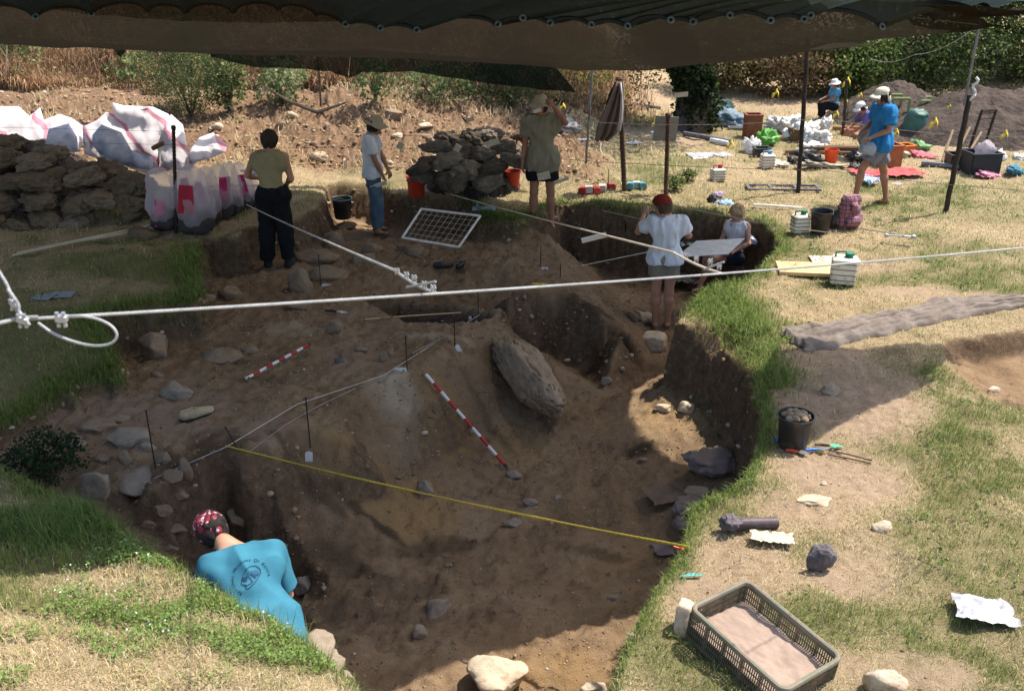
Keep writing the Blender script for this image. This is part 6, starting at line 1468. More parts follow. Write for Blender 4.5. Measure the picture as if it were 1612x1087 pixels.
# flat metal frame on the meadow
g = Gp(1232, 298); root = empty('flat_rack', g, -.03, 'flat dark metal rack lying at the foot of the tall black pole', 'rack'); mb = MB()
for y_ in (-.14, .14): mb.box((0, y_, .03), (1.15, .05, .03))
mb.build('long_bar', M_rockd, root); mb = MB()
for x_ in (-.55, -.2, .2, .55): mb.box((x_, 0, .036), (.05, .23, .025))
mb.build('cross_bar', M_grey, root)
stick('range_rod', Gp(1185, 328)+Vector((0, 0, .05)), Gp(1262, 333)+Vector((0, 0, .05)), .018, mat('white_pvc', (.72, .70, .64)), 'white plastic pipe lying on the meadow left of the white jug', 'pipe')
# row of packets at the pit edge
cols = [(.45, .04, .04), (.6, .55, .5), (.5, .06, .05), (.62, .57, .5), (.35, .05, .06), (.12, .3, .36), (.4, .5, .5), (.1, .26, .3)]
lbs = ['first red packet from the left in the row by the pit edge', 'first white packet in the row by the pit edge', 'second red packet in the row by the pit edge', 'second white packet in the row by the pit edge', 'dark red packet in the row by the pit edge', 'dark teal box at the stake in the row by the pit edge', 'pale teal box right of the stake in the row', 'last teal box at the right end of the row']
for i, (x, y) in enumerate([(917, 305), (927, 303), (938, 304), (948, 301), (962, 299), (992, 297), (1002, 296), (1010, 297)]):
    g = Gp(x, y); mb = MB(); mb.box((0, 0, .05), (.12, .16, .09), .3*((i*7) % 5-2)*.4, .95, .006); mb.box((0, -.05, .1), (.09, .05, .008), 0, 1, .001); o = mb.build('packet', mat('packet%d' % i, cols[i], bmp=.1)); o.location = g; tag(o, lbs[i], 'packet', 'packets by the pit edge')
# yellow and black bag on the bank, light sack
def sackobj(name, px, py, size, m, label, cat, seed=1, rough=.25, rz=0., emb=.25, group=None, lift=0., Y=None, sub=4, folds=.09, fsc=2.2, pz=None):
    V, T = ico(sub); V = V.copy(); r_ = np.random.default_rng(seed)
    V /= (np.abs(V)**2.6).sum(1)[:, None]**(1/2.6)
    V += V*(fbm(V, 1.0, 2, seed*.71)*rough)[:, None]
    aq = np.array([1., 1.6, .8]) if seed % 2 else np.array([.7, 1., 1.7]); qq = (V+fbm(V, 1.3, 2, seed)[:, None]*.8)*aq
    w_ = fbm(qq, fsc*.55, 2, seed*.39); V += V*(w_*folds*1.3)[:, None]
    c1 = np.exp(-(fbm(qq, fsc, 2, seed*.2+3)/.09)**2); c2 = np.exp(-(fbm(qq+3, fsc*2.1, 2, seed*.3+5)/.10)**2); V -= V*((c1*.55+c2*.28)*folds)[:, None]
    V[:, 2] = np.where(V[:, 2] < -.35, -.35+(V[:, 2]+.35)*.35, V[:, 2])
    V *= np.array(size)/2
    o = link(name, tri_mesh(name, V, T), m)
    g = Gp(px, py) if Y is None else PY(px, py, Y)
    o.location = (g.x, g.y, g.z+(size[2]*(.36-emb*.4) if Y is None else 0)+lift); o.rotation_euler = (r_.uniform(-.3, .3), r_.uniform(-.35, .35), rz); tag(o, label, cat, group); return o
def sackm(nm, c, c2): return mat(nm, c, c2, rough=.95, sc=3, bmp=.55, bsc=4.5, bdist=.06, spec=.1)
M_sack = sackm('sack_cloth', (.17, .128, .083), (.10, .074, .048)); M_sack2 = sackm('grey_sack_cloth', (.22, .185, .145), (.12, .10, .075))
sackobj('cloth_bag', 732, 305, (.34, .26, .2), mat('yellow_black_cloth', (.5, .33, .03), (.03, .03, .03), sc=7), 'yellow and black bag beside the small black bucket on the bank', 'bag', 3)
sackobj('grey_sack', 778, 296, (.68, .42, .3), cloth('pale_sack_cloth', (.34, .31, .27), (.25, .22, .19)), 'pale grey plump sack lying in front of the grey pile', 'sack', 5)
# brown sandbags at the left
k = 0
rows = [(352, 12.95, [(-20, .5), (32, .5), (86, .5), (120, .46)]), (312, 13.1, [(0, .5), (60, .48), (118, .5), (175, .46), (215, .42)]), (288, 13.3, [(20, .5), (78, .5), (140, .5), (196, .46), (222, .34)]), (266, 13.6, [(-5, .5), (60, .46), (112, .5), (165, .46)]), (248, 13.9, [(0, .62), (75, .46)]), (232, 14.2, [(6, .56)])]
for py, Y, xs_ in rows:
    for x, w_ in xs_:
        k += 1; sackobj('sandbag', x+random.uniform(-10, 10), py+random.uniform(-9, 9), (w_*1.0, .5, .27), M_sack if k % 4 else sackm('pale_brown_sack', (.23, .18, .13), (.15, .115, .08)), 'brown cloth sandbag in the slumped heap at the left edge', 'sandbag', k+10, .28, random.uniform(-.4, .4), Y=Y, group='brown sandbags at the left', folds=.19, fsc=1.6, sub=5)
for i, (x, y, lb) in enumerate([(212, 345, 'crumpled empty brown sack between the sandbags and the clear bags'), (226, 375, 'small flat brown sack in front of the clear bags')]): sackobj('sandbag', x, y, (.34, .3, .16), M_sack, lb, 'sandbag', 60+i, .3, folds=.15)
# fill under the heap is soil
heap(P(95, 300).x, 14.6, 1.3, 1.2, .75, 14, 'low earth core showing between the brown sandbags')
# grey sacks in the middle
heap(P(745, 285).x, 15.35, .75, .55, .6, 24, 'low earth core showing between the grey sacks')
cs_ = [(668, 258, 14.6, .5), (700, 250, 14.6, .6), (735, 262, 14.5, .6), (775, 262, 14.5, .5), (805, 250, 14.6, .45), (690, 228, 15, .5), (722, 232, 14.9, .6), (760, 238, 14.9, .5), (792, 228, 15, .45), (745, 212, 15.2, .5), (770, 208, 15.3, .4), (666, 272, 14.9, .5), (715, 280, 14.3, .55), (770, 282, 14.3, .5), (812, 236, 15.2, .35), (705, 215, 15.2, .35)]
for i, (x, y, Y, w_) in enumerate(cs_): sackobj('grey_sack', x, y+6, (w_*.86, .42, .25), M_sack2 if i % 3 else sackm('dark_sack_cloth', (.11, .09, .068), (.07, .056, .042)), 'crumpled grey-brown sack in the pile behind the man with raised hand', 'sack', 80+i, .3, random.uniform(-1.2, 1.2), Y=Y, group='grey sacks in the middle pile', folds=.20, fsc=1.6, sub=5)
flatobj('sacking_sheet', 720, 283, 1.5, .7, cloth('brown_cover', (.20, .145, .10)), 'brown sacking spread in front of the grey pile', 'sacking', 0, .05, 9, 3)
# white woven sacks with pink stripes
m, nt, out = new_mat('striped_sack'); L = nt.links; tc = nd(nt, 'ShaderNodeTexCoord').outputs['Object']; mp = nd(nt, 'ShaderNodeMapping'); mp.inputs['Rotation'].default_value = (.3, .9, .4); L.new(tc, mp.inputs[0])
wv = nd(nt, 'ShaderNodeTexWave'); wv.inputs['Scale'].default_value = .85; wv.inputs['Distortion'].default_value = 1.5; wv.inputs['Detail Scale'].default_value = .6; L.new(mp.outputs[0], wv.inputs[0])
bb = nd(nt, 'ShaderNodeBsdfPrincipled'); cc_ = ramp(nt, wv.outputs[1], [(.945, (.88, .83, .85)), (.965, (.76, .36, .45))]).outputs[0]; L.new(cc_, bb.inputs[0]); bb.inputs['Roughness'].default_value = .6
tl = nd(nt, 'ShaderNodeBsdfTranslucent'); L.new(cc_, tl.inputs[0]); mx = nd(nt, 'ShaderNodeMixShader'); mx.inputs[0].default_value = .3; L.new(bb.outputs[0], mx.inputs[1]); L.new(tl.outputs[0], mx.inputs[2]); L.new(mx.outputs[0], out.inputs[0]); M_str = m
def tent(name, pts, m, label, cat, group=None, seed=3, parent=None, smooth=False):
    """stiff plastic sacking pulled into peaks: (px,py,Y) vertices as a faceted, creased skin"""
    base = [PY(*p) for p in pts]; c = sum(base, Vector())/len(base)
    pl = [Vector((p.x, p.z)) for p in base]
    n0 = len(pl); ex = []
    xs_ = [p.x for p in pl]; ys_ = [p.y for p in pl]; st = .07
    X, Y = np.meshgrid(np.arange(min(xs_), max(xs_), st), np.arange(min(ys_), max(ys_), st), indexing='ij'); X, Y = X.ravel(), Y.ravel()
    k = inpoly(X, Y, [tuple(p) for p in pl]); X, Y = X[k], Y[k]
    v, e, f, _, _, _ = delaunay_2d_cdt(pl+[Vector((a, b_)) for a, b_ in zip(X, Y)], [(i, (i+1) % n0) for i in range(n0)], [list(range(n0))], 2, 1e-5)
    A = np.array([q[:] for q in v]); d2 = np.min([np.hypot(A[:, 0]-p.x, A[:, 1]-p.y) for p in pl], axis=0)
    y0 = np.mean([p.y for p in base]); zf = (A[:, 1]-min(ys_))/(max(ys_)-min(ys_)+1e-6)
    yy = y0+zf*.55-np.clip(d2, 0, .35)*.5-(1-2*np.abs(n2(A[:, 0], A[:, 1], 2.2, 3, seed)))*.09
    me = bpy.data.meshes.new(name); me.from_pydata([(a[0], b_, a[1]) for a, b_ in zip(A, yy)], [], [tuple(q) for q in f]); me.update()
    o = link(name, me, m, None, True); o.modifiers.new('t', 'SOLIDIFY').thickness = .006
    tag(o, label, cat, group); return o
tent('woven_sack', [(-40, 176, 15.2), (5, 177, 15.2), (30, 190, 15.2), (42, 178, 15.2), (55, 195, 15.2), (78, 187, 15.2), (100, 192, 15.2), (118, 205, 15.2), (128, 232, 15.2), (105, 250, 15), (50, 250, 15), (-40, 250, 15)], M_str, 'white woven sack with pink stripes, peaked, at the far left edge', 'woven sack', seed=3)
tent('woven_sack', [(118, 205, 15.1), (140, 196, 15.1), (152, 184, 15.1), (165, 186, 15.1), (161, 169, 15.1), (180, 174, 15.1), (228, 175, 15.1), (252, 187, 15.1), (272, 205, 15.1), (285, 232, 15.1), (290, 260, 15), (230, 280, 14.8), (170, 262, 14.8), (120, 250, 14.8)], M_str, 'largest white woven sack with pink stripes, heaped in the middle', 'woven sack', seed=7)
tent('woven_sack', [(252, 190, 14.9), (275, 205, 14.9), (291, 238, 14.9), (308, 256, 14.9), (300, 268, 14.9), (250, 262, 14.9), (240, 230, 14.9)], M_str, 'narrow white striped sack sloping down behind the black stake', 'woven sack', seed=11)
tent('woven_sack', [(292, 240, 14.8), (302, 225, 14.8), (322, 219, 14.8), (350, 234, 14.8), (354, 250, 14.8), (352, 242, 14.8), (330, 250, 14.8), (300, 256, 14.8)], M_str, 'smallest white striped sack, rounded, at the right end of the row', 'woven sack', seed=15)
tent('woven_sack', [(58, 212, 14.3), (80, 208, 14.3), (110, 222, 14.3), (125, 238, 14.3), (70, 240, 14.3)], mat('bluish_sack', (.55, .55, .62)), 'bluish white sack half under the brown sandbags', 'woven sack', seed=19)
tent('woven_sack', [(128, 222, 14.3), (140, 206, 14.3), (175, 218, 14.3), (200, 240, 14.3), (235, 250, 14.3), (240, 270, 14.3), (195, 262, 14.3), (150, 248, 14.3)], mat('bluish_sack', (.55, .55, .62)), 'shaded bluish sack below the largest striped one', 'woven sack', seed=23)
stick('wooden_peg', PY(240, 234, 14.3), PY(258, 225, 14.3), .035, M_wood, 'stubby dark wooden peg lying on the striped sacks', 'peg')
# clear bags with pink labels and soil
M_clear = film_mat('clear_film', (.74, .66, .71), .36, .15); M_pink = mat('pink_card', (.72, .05, .24), (.5, .04, .12), bmp=.1); M_bsoil = mat('bag_soil', (.06, .05, .05), (.035, .03, .03), bmp=.6)
bags = [(262, 362, 50, 100, 'front left clear bag of soil with a pink label at its left side'), (312, 368, 62, 108, 'largest clear bag of soil with a big red card, nearest the trench'), (296, 345, 44, 90, 'clear bag of soil behind the black stake'), (334, 352, 40, 92, 'clear bag of soil right of the largest one'), (352, 344, 38, 88, 'fourth clear bag of soil counted from the left'),
        (368, 338, 36, 84, 'fifth clear bag of soil with a pink stripe'), (384, 330, 34, 76, 'clear bag of soil second from the right end'), (398, 325, 28, 50, 'short clear bag of soil at the right end of the row')]
for i, (x, y, w_, h_, lb) in enumerate(bags):
    g = Gp(x, y); k = ppm(g); W, Hh = w_/k, h_/k; root = empty('plastic_bag', g, random.uniform(-.4, .4), lb, 'plastic bag', 'clear plastic bags of soil')
    V, T = ico(4); V = V.copy(); zt = (V[:, 2]+1)/2; prof = np.interp(zt, [0, .08, .3, .6, .85, 1], [.9, 1.05, 1.05, .95, 1.0, 1.3]); V[:, :2] *= prof[:, None]; V[:, 1] *= np.interp(zt, [0, .4, 1], [.9, .7, .25])
    V[:, 2] = zt*2; V += np.stack([V[:, 0], V[:, 1], V[:, 2]*0], 1)*(fbm(V, 1.6, 3, i*3.3)*.22)[:, None]; V[:, 2] += fbm(V, 2.5, 2, i+9.)*.06*(zt > .6)
    V *= np.array([W/2, W/2, Hh/2]); link('film', tri_mesh('film', V, T), M_clear, root)
    V, T = ico(3); V = V.copy(); V *= 1+fbm(V, 1.5, 3, i+2.)[:, None]*.15; V *= np.array([W*.46, W*.34, Hh*.19]); V[:, 2] += Hh*.16; link('soil_fill', tri_mesh('soil_fill', V, T), M_bsoil, root)
    mb = MB(); mb.box((random.choice((-1, 1))*W*.12, -W*.3 if i % 2 else -W*.24, Hh*(.55 if i else .3)), (W*(.42 if i == 1 else .36), .008, Hh*.42), Matrix.Rotation(random.uniform(-.3, .3), 3, 'Y'), .8, .002); mb.build('pink_label', M_pink if i != 1 else mat('red_card', (.5, .03, .06), bmp=0), root)
flatobj('plastic_bag', 404, 305, .3, .35, film_mat('bluish_film', (.45, .55, .68), .8, .2), 'bluish folded plastic sheet at the left hand of the woman in the vest top', 'plastic bag', .6, .05, 4, 5., lift=.25)
# cloths at the right edge of the trench
M_gsk = cloth('grey_wet_sack', (.23, .185, .165), (.15, .12, .105))
for i, (x, y, sz, rz, lb, me_) in enumerate([(1120, 742, (.52, .40, .16), .1, 'big folded grey sack draped over the right edge of the trench', M_gsk), (1085, 800, (.36, .2, .12), .8, 'rolled grey sack below the big folded one', M_gsk), (1072, 832, (.12, .22, .12), .3, 'narrow twist of grey sack under the rolled one', M_gsk)]):
    sackobj('grey_sack', x, y, sz, me_, lb, 'sack', 200+i, .3, rz, folds=.16, fsc=3, pz=0, lift=.0 if i else .05)
flatobj('sacking_sheet', 1050, 782, .42, .3, cloth('brown_cover2', (.17, .125, .09)), 'flat brown sacking on the floor beside the rolled sack', 'sacking', .3, .012, 31, 4); flatobj('sacking_sheet', 1052, 866, .27, .2, M_gsk, 'small square grey cloth under the end of the yellow tape', 'cloth', .15, .008, 33, 4)
# long grey cloth on the right meadow
def long_cloth():
    spine = [(1245, 540), (1300, 532), (1370, 515), (1440, 500), (1520, 482), (1640, 474)]; hw = [.36, .40, .34, .34, .30, .26]
    c = [P(x, y, .03) for x, y in spine]; nu, nv_ = 170, 46; V_ = []
    cs2 = smooth_pts(c, 34); nu = len(cs2)
    wds = np.interp(np.linspace(0, 5, nu), range(6), hw)
    for i in range(nu):
        d = (cs2[min(i+1, nu-1)]-cs2[max(0, i-1)]).normalized(); n_ = Vector((-d.y, d.x, 0)); w_ = wds[i]*(1+.12*math.sin(i*.11)+.08*math.sin(i*.31))
        for j in range(nv_):
            t = j/(nv_-1)*2-1; p = cs2[i]+n_*w_*t*.62+d*.03*math.sin(t*7+i*.05); V_.append((p.x, p.y, 0, i/nu, t))
    A = np.array(V_); gz = grid_at(GZ2, A[:, 0], A[:, 1]); s_ = A[:, 3]*5; lump_ = (1-2*np.abs(n2(s_*.55+A[:, 4]*.3, A[:, 4]*2.3-s_*.25, 1., 3, 77)))
    z = np.maximum(gz, 0)+.02+(1-A[:, 4]**4)*(.025+.045*np.clip(lump_+.35, 0, 1.4))+n2(A[:, 0], A[:, 1], 9, 2, 78)*.012
    z = np.where(np.abs(A[:, 4]) > .98, gz+.004, z); ends = (A[:, 3] < .01) | (A[:, 3] > .99); z = np.where(ends, gz+.01, z)
    I = (np.arange(nu-1)[:, None]*nv_+np.arange(nv_-1)[None, :]).ravel(); Q = np.stack([I, I+nv_, I+nv_+1, I+1], 1)
    o = link('ground_cloth', tri_mesh('ground_cloth', np.stack([A[:, 0], A[:, 1], z], 1), Q), cloth('taupe_cloth', (.235, .195, .165), (.15, .12, .10))); tag(o, 'long rumpled taupe cloth rolled out over the meadow towards the right edge', 'cloth')
long_cloth()
# ================================================================== far camp clutter
def mini(name, px, py, label, cat, build): g = Gp(px, py); root = empty(name, g, 0, label, cat); build(root, ppm(g)); return root
M_tub = mat('green_tub', (.06, .15, .12), (.04, .11, .09), rough=.5)
def tubs(root, k):
    mb = MB(); mb.lathe([(.0001, 0), (.3, 0), (.36, .3), (.34, .62), (.3, .66), (.0001, .6)], (0, 0, 0), 20); mb.build('drum', M_tub, root, True); V, T = ico(3); V = V*(1+fbm(V, 2, 3, 3.)[:, None]*.3)*np.array([.33, .3, .22])+np.array([0, 0, .66]); link('green_bag', tri_mesh('green_bag', V, T), M_tub, root)
_d = mini('green_drum', 1437, 216, 'green drum with a green bag stuffed in it before the dark heap', 'drum', tubs); _d.scale = (.62,)*3
def gframe(px, py, w_, h_, label):
    def b_(root, k):
        W, Hh = w_/k, h_/k
        for nm, a, c in (('leg', (-W/2, 0, 0), (-W/2, 0, Hh)), ('leg', (W/2, 0, 0), (W/2, 0, Hh)), ('top_bar', (-W/2, 0, Hh), (W/2, 0, Hh)), ('shelf_bar', (-W/2, 0, Hh*.45), (W/2, 0, Hh*.45)), ('leg', (W/2, .45, 0), (W/2, .45, Hh)), ('leg', (-W/2, .45, 0), (-W/2, .45, Hh)), ('top_bar', (-W/2, .45, Hh), (W/2, .45, Hh))): mb = MB(); mb.tube([Vector(a), Vector(c)], .028, 8); mb.build(nm, mat('olive_tube', (.20, .25, .10)), root, True)
    mini('tube_frame', px, py, label, 'frame', b_)
gframe(1412, 206, 26, 50, 'olive tube frame stand left of the green drum'); gframe(1458, 200, 30, 40, 'olive tube frame stand right of the green drum')
def cratebox(px, py, w_, d_, h_, m, label, cat='crate', rz=0., lid=None, name='storage_crate'):
    g = Gp(px, py); root = empty(name, g, rz, label, cat); mb = MB(); t = .02
    for c, dd in (((0, -d_/2, h_/2), (w_, t, h_)), ((0, d_/2, h_/2), (w_, t, h_)), ((-w_/2, 0, h_/2), (t, d_-t, h_)), ((w_/2, 0, h_/2), (t, d_-t, h_)), ((0, 0, .02), (w_-t, d_-t, .03))): mb.box(c, dd, None, 1, .003)
    mb.build('box_wall', m, root); mb = MB()
    for c, dd in (((0, -d_/2, h_), (w_+.04, .045, .03)), ((0, d_/2, h_), (w_+.04, .045, .03)), ((-w_/2, 0, h_), (.045, d_-.05, .03)), ((w_/2, 0, h_), (.045, d_-.05, .03))): mb.box(c, dd, None, 1, .004)
    mb.build('rim', lid or m, root); return root
M_nav = mat('dark_blue_plastic', (.018, .026, .035), rough=.4)
r_ = cratebox(1540, 271, .5, .42, .34, M_nav, 'dark blue storage crate with a clear bag in it, beside the leaning pole', rz=.1); V, T = ico(3); V = V*(1+fbm(V, 2, 3, 9.)[:, None]*.4)*np.array([.16, .14, .16])+np.array([.05, 0, .36]); link('clear_bag', tri_mesh('clear_bag', V, T), M_clear, r_)
cratebox(1506, 264, .34, .3, .24, M_blackp, 'small black crate left of the dark blue one'); cratebox(1392, 258, .34, .5, .36, mat('brown_card', (.36, .13, .05)), 'upright reddish brown box behind the walking man', 'box', .2); cratebox(1183, 216, .3, .26, .44, mat('rust_box', (.24, .08, .04)), 'rusty brown metal box near the blue bag', 'box')
cratebox(1346, 212, .5, .3, .12, mat('tray_wood', (.45, .2, .1)), 'shallow red wooden tray left of the walking man', 'tray'); cratebox(1260, 220, .4, .3, .22, M_wood, 'brown box among the white bags', 'box', .3); cratebox(1198, 247, .26, .22, .16, M_blackp, 'black tray in front of the green bag', 'tray'); cratebox(1330, 240, 1.6, .1, .09, M_wood, 'long low wooden kerb behind the orange bucket', 'timber', -.05, name='timber_kerb')
cratebox(1424, 242, .25, .25, .16, mat('orange_box', (.6, .2, .04)), 'orange box right of the brown box', 'box', .3); cratebox(1183, 205, .9, .12, .05, M_grey, 'grey rail lying behind the rusty box', 'rail', -.1, name='metal_rail')
cl = [(1183, 240, (.3, .25, .34), film_mat('pale_film', (.75, .74, .74), .8, .3), 'whitish plastic bag standing in front of the rusty box', 'plastic bag'), (1206, 228, (.42, .36, .36), mat('lime_plastic', (.22, .55, .12), rough=.3, trans=.3), 'bright lime green plastic bag on the meadow', 'plastic bag'),
      (1152, 196, (.7, .5, .34), mat('blue_tarp', (.17, .24, .29)), 'blue-grey tarpaulin bundle by the ivy trunk', 'tarpaulin'), (1138, 180, (.5, .4, .36), mat('dark_green_tarp', (.05, .10, .09)), 'dark green tarpaulin bundle behind the blue-grey one', 'tarpaulin'), (1226, 206, (.5, .4, .34), M_paper, 'leftmost white plastic bag in the sunlit cluster', 'plastic bag'),
      (1244, 208, (.5, .4, .44), M_paper, 'second white plastic bag in the sunlit cluster', 'plastic bag'), (1262, 218, (.6, .4, .4), M_paper, 'third white plastic bag in the sunlit cluster', 'plastic bag'), (1285, 226, (.6, .4, .36), M_paper, 'fourth white plastic bag in the sunlit cluster', 'plastic bag'), (1276, 240, (.4, .3, .24), M_paper, 'lowest white plastic bag of the sunlit cluster', 'plastic bag'),
      (1298, 205, (.22, .2, .3), M_paper, 'lone small white bag behind the orange bucket', 'plastic bag'), (1275, 256, (.5, .36, .2), M_blackp, 'glossy black rubbish bag beside the beige cloth', 'rubbish bag'), (1296, 264, (.7, .4, .1), mat('beige_cloth', (.55, .47, .36)), 'flat beige cloth left of the orange bucket', 'cloth'), (1246, 258, (.2, .2, .18), M_blackp, 'small black bag left of the tall black pole', 'bag'),
      (1218, 260, (.5, .3, .08), mat('beige_cloth', (.55, .47, .36)), 'flat beige rags beside the second white container', 'rags'), (1560, 277, (.6, .3, .07), mat('pink_cloth', (.75, .28, .36)), 'bright pink cloth on the grass below the blue crate', 'cloth'), (1597, 274, (.3, .22, .16), mat('blue_pouch', (.06, .2, .28)), 'blue pouch at the far right of the meadow', 'pouch'), (1571, 252, (.22, .2, .18), film_mat('pale_film', (.75, .74, .74), .8, .3), 'small clear bag right of the dark blue crate', 'plastic bag'),
      (1606, 230, (.34, .3, .18), M_paper, 'white bag at the right edge before the soil heap', 'plastic bag'), (1605, 252, (.2, .2, .14), M_paper, 'small white bundle at the right edge', 'bundle'), (1416, 246, (.4, .3, .14), mat('cream_cloth', (.62, .54, .38)), 'cream cloth pile right of the brown box', 'cloth'), (1450, 248, (.4, .3, .12), mat('pinkred_cloth', (.6, .14, .17)), 'pinkish red cloth left of the small black crate', 'cloth'), (1447, 236, (.3, .3, .2), mat('green_cloth', (.2, .36, .16)), 'green cloth heap beyond the pinkish one', 'cloth'),
      (1530, 226, (.9, .4, .16), mat('cream_cloth', (.62, .54, .38)), 'cream sheet lying at the foot of the soil heap', 'sheet'), (1345, 268, (.2, .2, .12), M_blackp, 'small black bundle left of the walking man', 'bundle'), (1351, 254, (.4, .3, .2), M_blackp, 'black bag behind the knees of the walking man', 'bag'), (1519, 268, (.2, .2, .12), M_red, 'red pouch between the two crates', 'pouch'), (1417, 207, (.14, .14, .14), M_paper, 'small white pot left of the green drum', 'pot'),
      (1128, 312, (.2, .16, .12), mat('pinkblue_cloth', (.4, .3, .42)), 'pink and grey pouch on the pit edge left of the seated woman', 'pouch'), (1140, 322, (.26, .16, .06), mat('skyblue_cloth', (.3, .5, .68)), 'light blue cloth on the pit edge beside the seated woman', 'cloth'), (1120, 318, (.12, .1, .14), M_blackp, 'small dark pouch on the pit edge', 'pouch'), (888, 205, (.6, .4, .22), mat('grey_scrap', (.34, .32, .3)), 'grey debris heap right of the raised elbow', 'debris'),
      (820, 222, (.3, .22, .18), mat('brown_leather', (.12, .07, .04)), 'brown leather bag on the top of the grey pile', 'bag')]
for i, (x, y, sz, m_, lb, ct) in enumerate(cl): sackobj('camp_'+ct.replace(' ', '_'), x, y, sz, m_, lb, ct, 300+i, .35, random.uniform(-.5, .5), sub=4, folds=.45, fsc=2.0)
flatobj('red_sheet', 1395, 276, 1.15, .5, mat('red_sheet', (.62, .09, .09)), 'bright red sheet on the grass behind the walking man', 'sheet', .1, .03, 71, 3); flatobj('striped_towel', 1366, 290, .34, .3, mat('lilac_towel', (.45, .38, .55), (.3, .5, .6), sc=6), 'lilac and blue striped towel between the legs of the walking man', 'towel', .8, .05, 73, 5)
flatobj('plastic_sheet', 1105, 246, .5, .35, mat('grey_sheet', (.4, .4, .42)), 'grey plastic sheet lying on the meadow left of the white container', 'plastic sheet', .1, .01, 75, 4); flatobj('plastic_sheet', 1137, 246, .3, .3, mat('grey_sheet', (.4, .4, .42)), 'second grey plastic sheet, nearer the dark plank', 'plastic sheet', .4, .01, 76, 4); flatobj('paper_sheet', 1102, 251, .25, .12, M_paper, 'white paper below the grey plastic sheet', 'paper', .1, .01, 77, 4)
flatobj('plastic_sheet', 998, 227, .28, .2, mat('grey_sheet', (.4, .4, .42)), 'grey card lying between the two rusty stakes', 'card', .6, .01, 78, 4); flatobj('paper_sheet', 915, 222, .3, .14, M_white, 'pale paper on the meadow beside the thin grey pole', 'paper', .3, .01, 79, 4); flatobj('clear_scrap', 1413, 293, .2, .12, M_clear, 'clear plastic scrap right of the walking man', 'plastic scrap', .8, .02, 80, 6)
for i, (x0, y0, x1, y1, r0, m_, lb) in enumerate([(1076, 215, 1150, 228, .05, M_rockd, 'dark plank lying towards the rusty box'), (1118, 225, 1146, 231, .05, M_paper, 'short white plank at the end of the dark one'), (1235, 243, 1345, 246, .04, M_wood, 'brown beam behind the black rubbish bag'), (1450, 262, 1512, 268, .05, M_grey, 'grey slab lying left of the leaning pole'), (940, 158, 1040, 172, .03, M_grey, 'pale bluish pipe behind the hanging clothes'), (1310, 205, 1350, 208, .04, M_wood, 'thin beam left of the red tray'), (570, 281, 610, 275, .02, M_woodl, 'thin stick lying on the dry ground behind the white shirted man'), (680, 235, 715, 228, .02, M_woodl, 'thin pale stick on the grey pile')]):
    stick('timber', Gp(x0, y0)+Vector((0, 0, r0)), Gp(x1, y1)+Vector((0, 0, r0)), r0, m_, lb, 'timber')
for (a, b_, lb) in (((1480, 262), (1500, 205), 'left'), ((1496, 262), (1527, 200), 'middle'), ((1512, 262), (1545, 208), 'right')): p = Gp(*a); stick('tool_handle', p, PY(b_[0], b_[1], p.y+.5), .022, mat('handle_wood', (.36, .25, .15)), f'{lb} of three wooden shovel handles propped by the leaning pole', 'shovel handle')
def sieve(root, k):
    for nm, a, c in (('frame_bar', (0, 0, .0), (.12, 0, .85)), ('frame_bar', (.3, .1, .0), (.42, .1, .85)), ('frame_bar', (.12, 0, .85), (.42, .1, .85)), ('frame_bar', (0, 0, .05), (.3, .1, .05))): mb = MB(); mb.tube([Vector(a), Vector(c)], .025, 6); mb.build(nm, M_blk, root, True)
    mb = MB()
    for i in range(9): mb.tube([Vector((.0+.013*i, 0, .05+.1*i-.05)), Vector((.3+.013*i, .1, .05+.1*i-.05))], .006, 4)
    mb.build('mesh', M_blk, root)
mini('soil_sieve', 1521, 250, 'upright black framed sieve behind the dark blue crate', 'sieve', sieve)
# yellow markers
def flag(px, py, label, Y=None, s=1.):
    p = Gp(px, py+8) if Y is None else PY(px, py, Y); s *= .62; root = empty('yellow_marker', p, 0, label, 'yellow tape', 'yellow plastic markers'); mb = MB(); pts = smooth_pts([Vector((-.12*s, 0, .0)), Vector((-.02*s, -.02, .12*s)), Vector((.03*s, 0, .18*s)), Vector((.1*s, .02, .03*s))], 5)
    vs = []
    for i, q in enumerate(pts): w_ = .05*s*(1+.4*math.sin(i)); vs += [q+Vector((0, .01, w_)), q-Vector((0, .01, w_))]
    mb.add(vs, [(2*i, 2*i+2, 2*i+3, 2*i+1) for i in range(len(pts)-1)]); o = mb.build('flap', M_yel, root, True); o.modifiers.new('t', 'SOLIDIFY').thickness = .006
    mb = MB(); mb.tube([Vector((.0, 0, .16*s)), Vector((.0, 0, .24*s))], .008, 5); mb.build('tie', M_yel, root, True)
for x, y, Y, s, lb in [(1221, 152, 20, 1, 'yellow marker hanging in front of the brush left of the tall pole'), (1333, 135, 21, 1.2, 'yellow marker high on a post by the trees'), (1331, 163, 21, .7, 'small yellow marker lower on the post by the trees'), (1316, 185, 20, .9, 'yellow marker on the ground below the sitting person'), (1354, 154, 20, .7, 'yellow marker just left of the cream cap'), (1494, 172, 20, .7, 'small yellow marker in front of the dark heap'), (1470, 200, 18, 1.2, 'broad yellow marker at the foot of the dark heap'),
                      (1410, 214, 18, .9, 'yellow marker left of the green drum'), (1581, 218, 17, 1, 'yellow marker before the heap at the right edge'), (886, 172, 17, .7, 'yellow marker by the raised elbow'), (1031, 198, 17, .7, 'yellow marker left of the grey board'), (985, 148, 20, .7, 'yellow marker behind the hanging clothes'), (1036, 214, None, .8, 'yellow scrap on the grass below the grey board'), (1150, 226, None, 1, 'yellow scrap at the end of the white plank')]: flag(x, y, lb, Y, s)
g = Gp(1327, 212); pole(g, PY(1333, 128, g.y), .03, M_blk, 'short black post carrying the yellow markers by the trees', 'post')
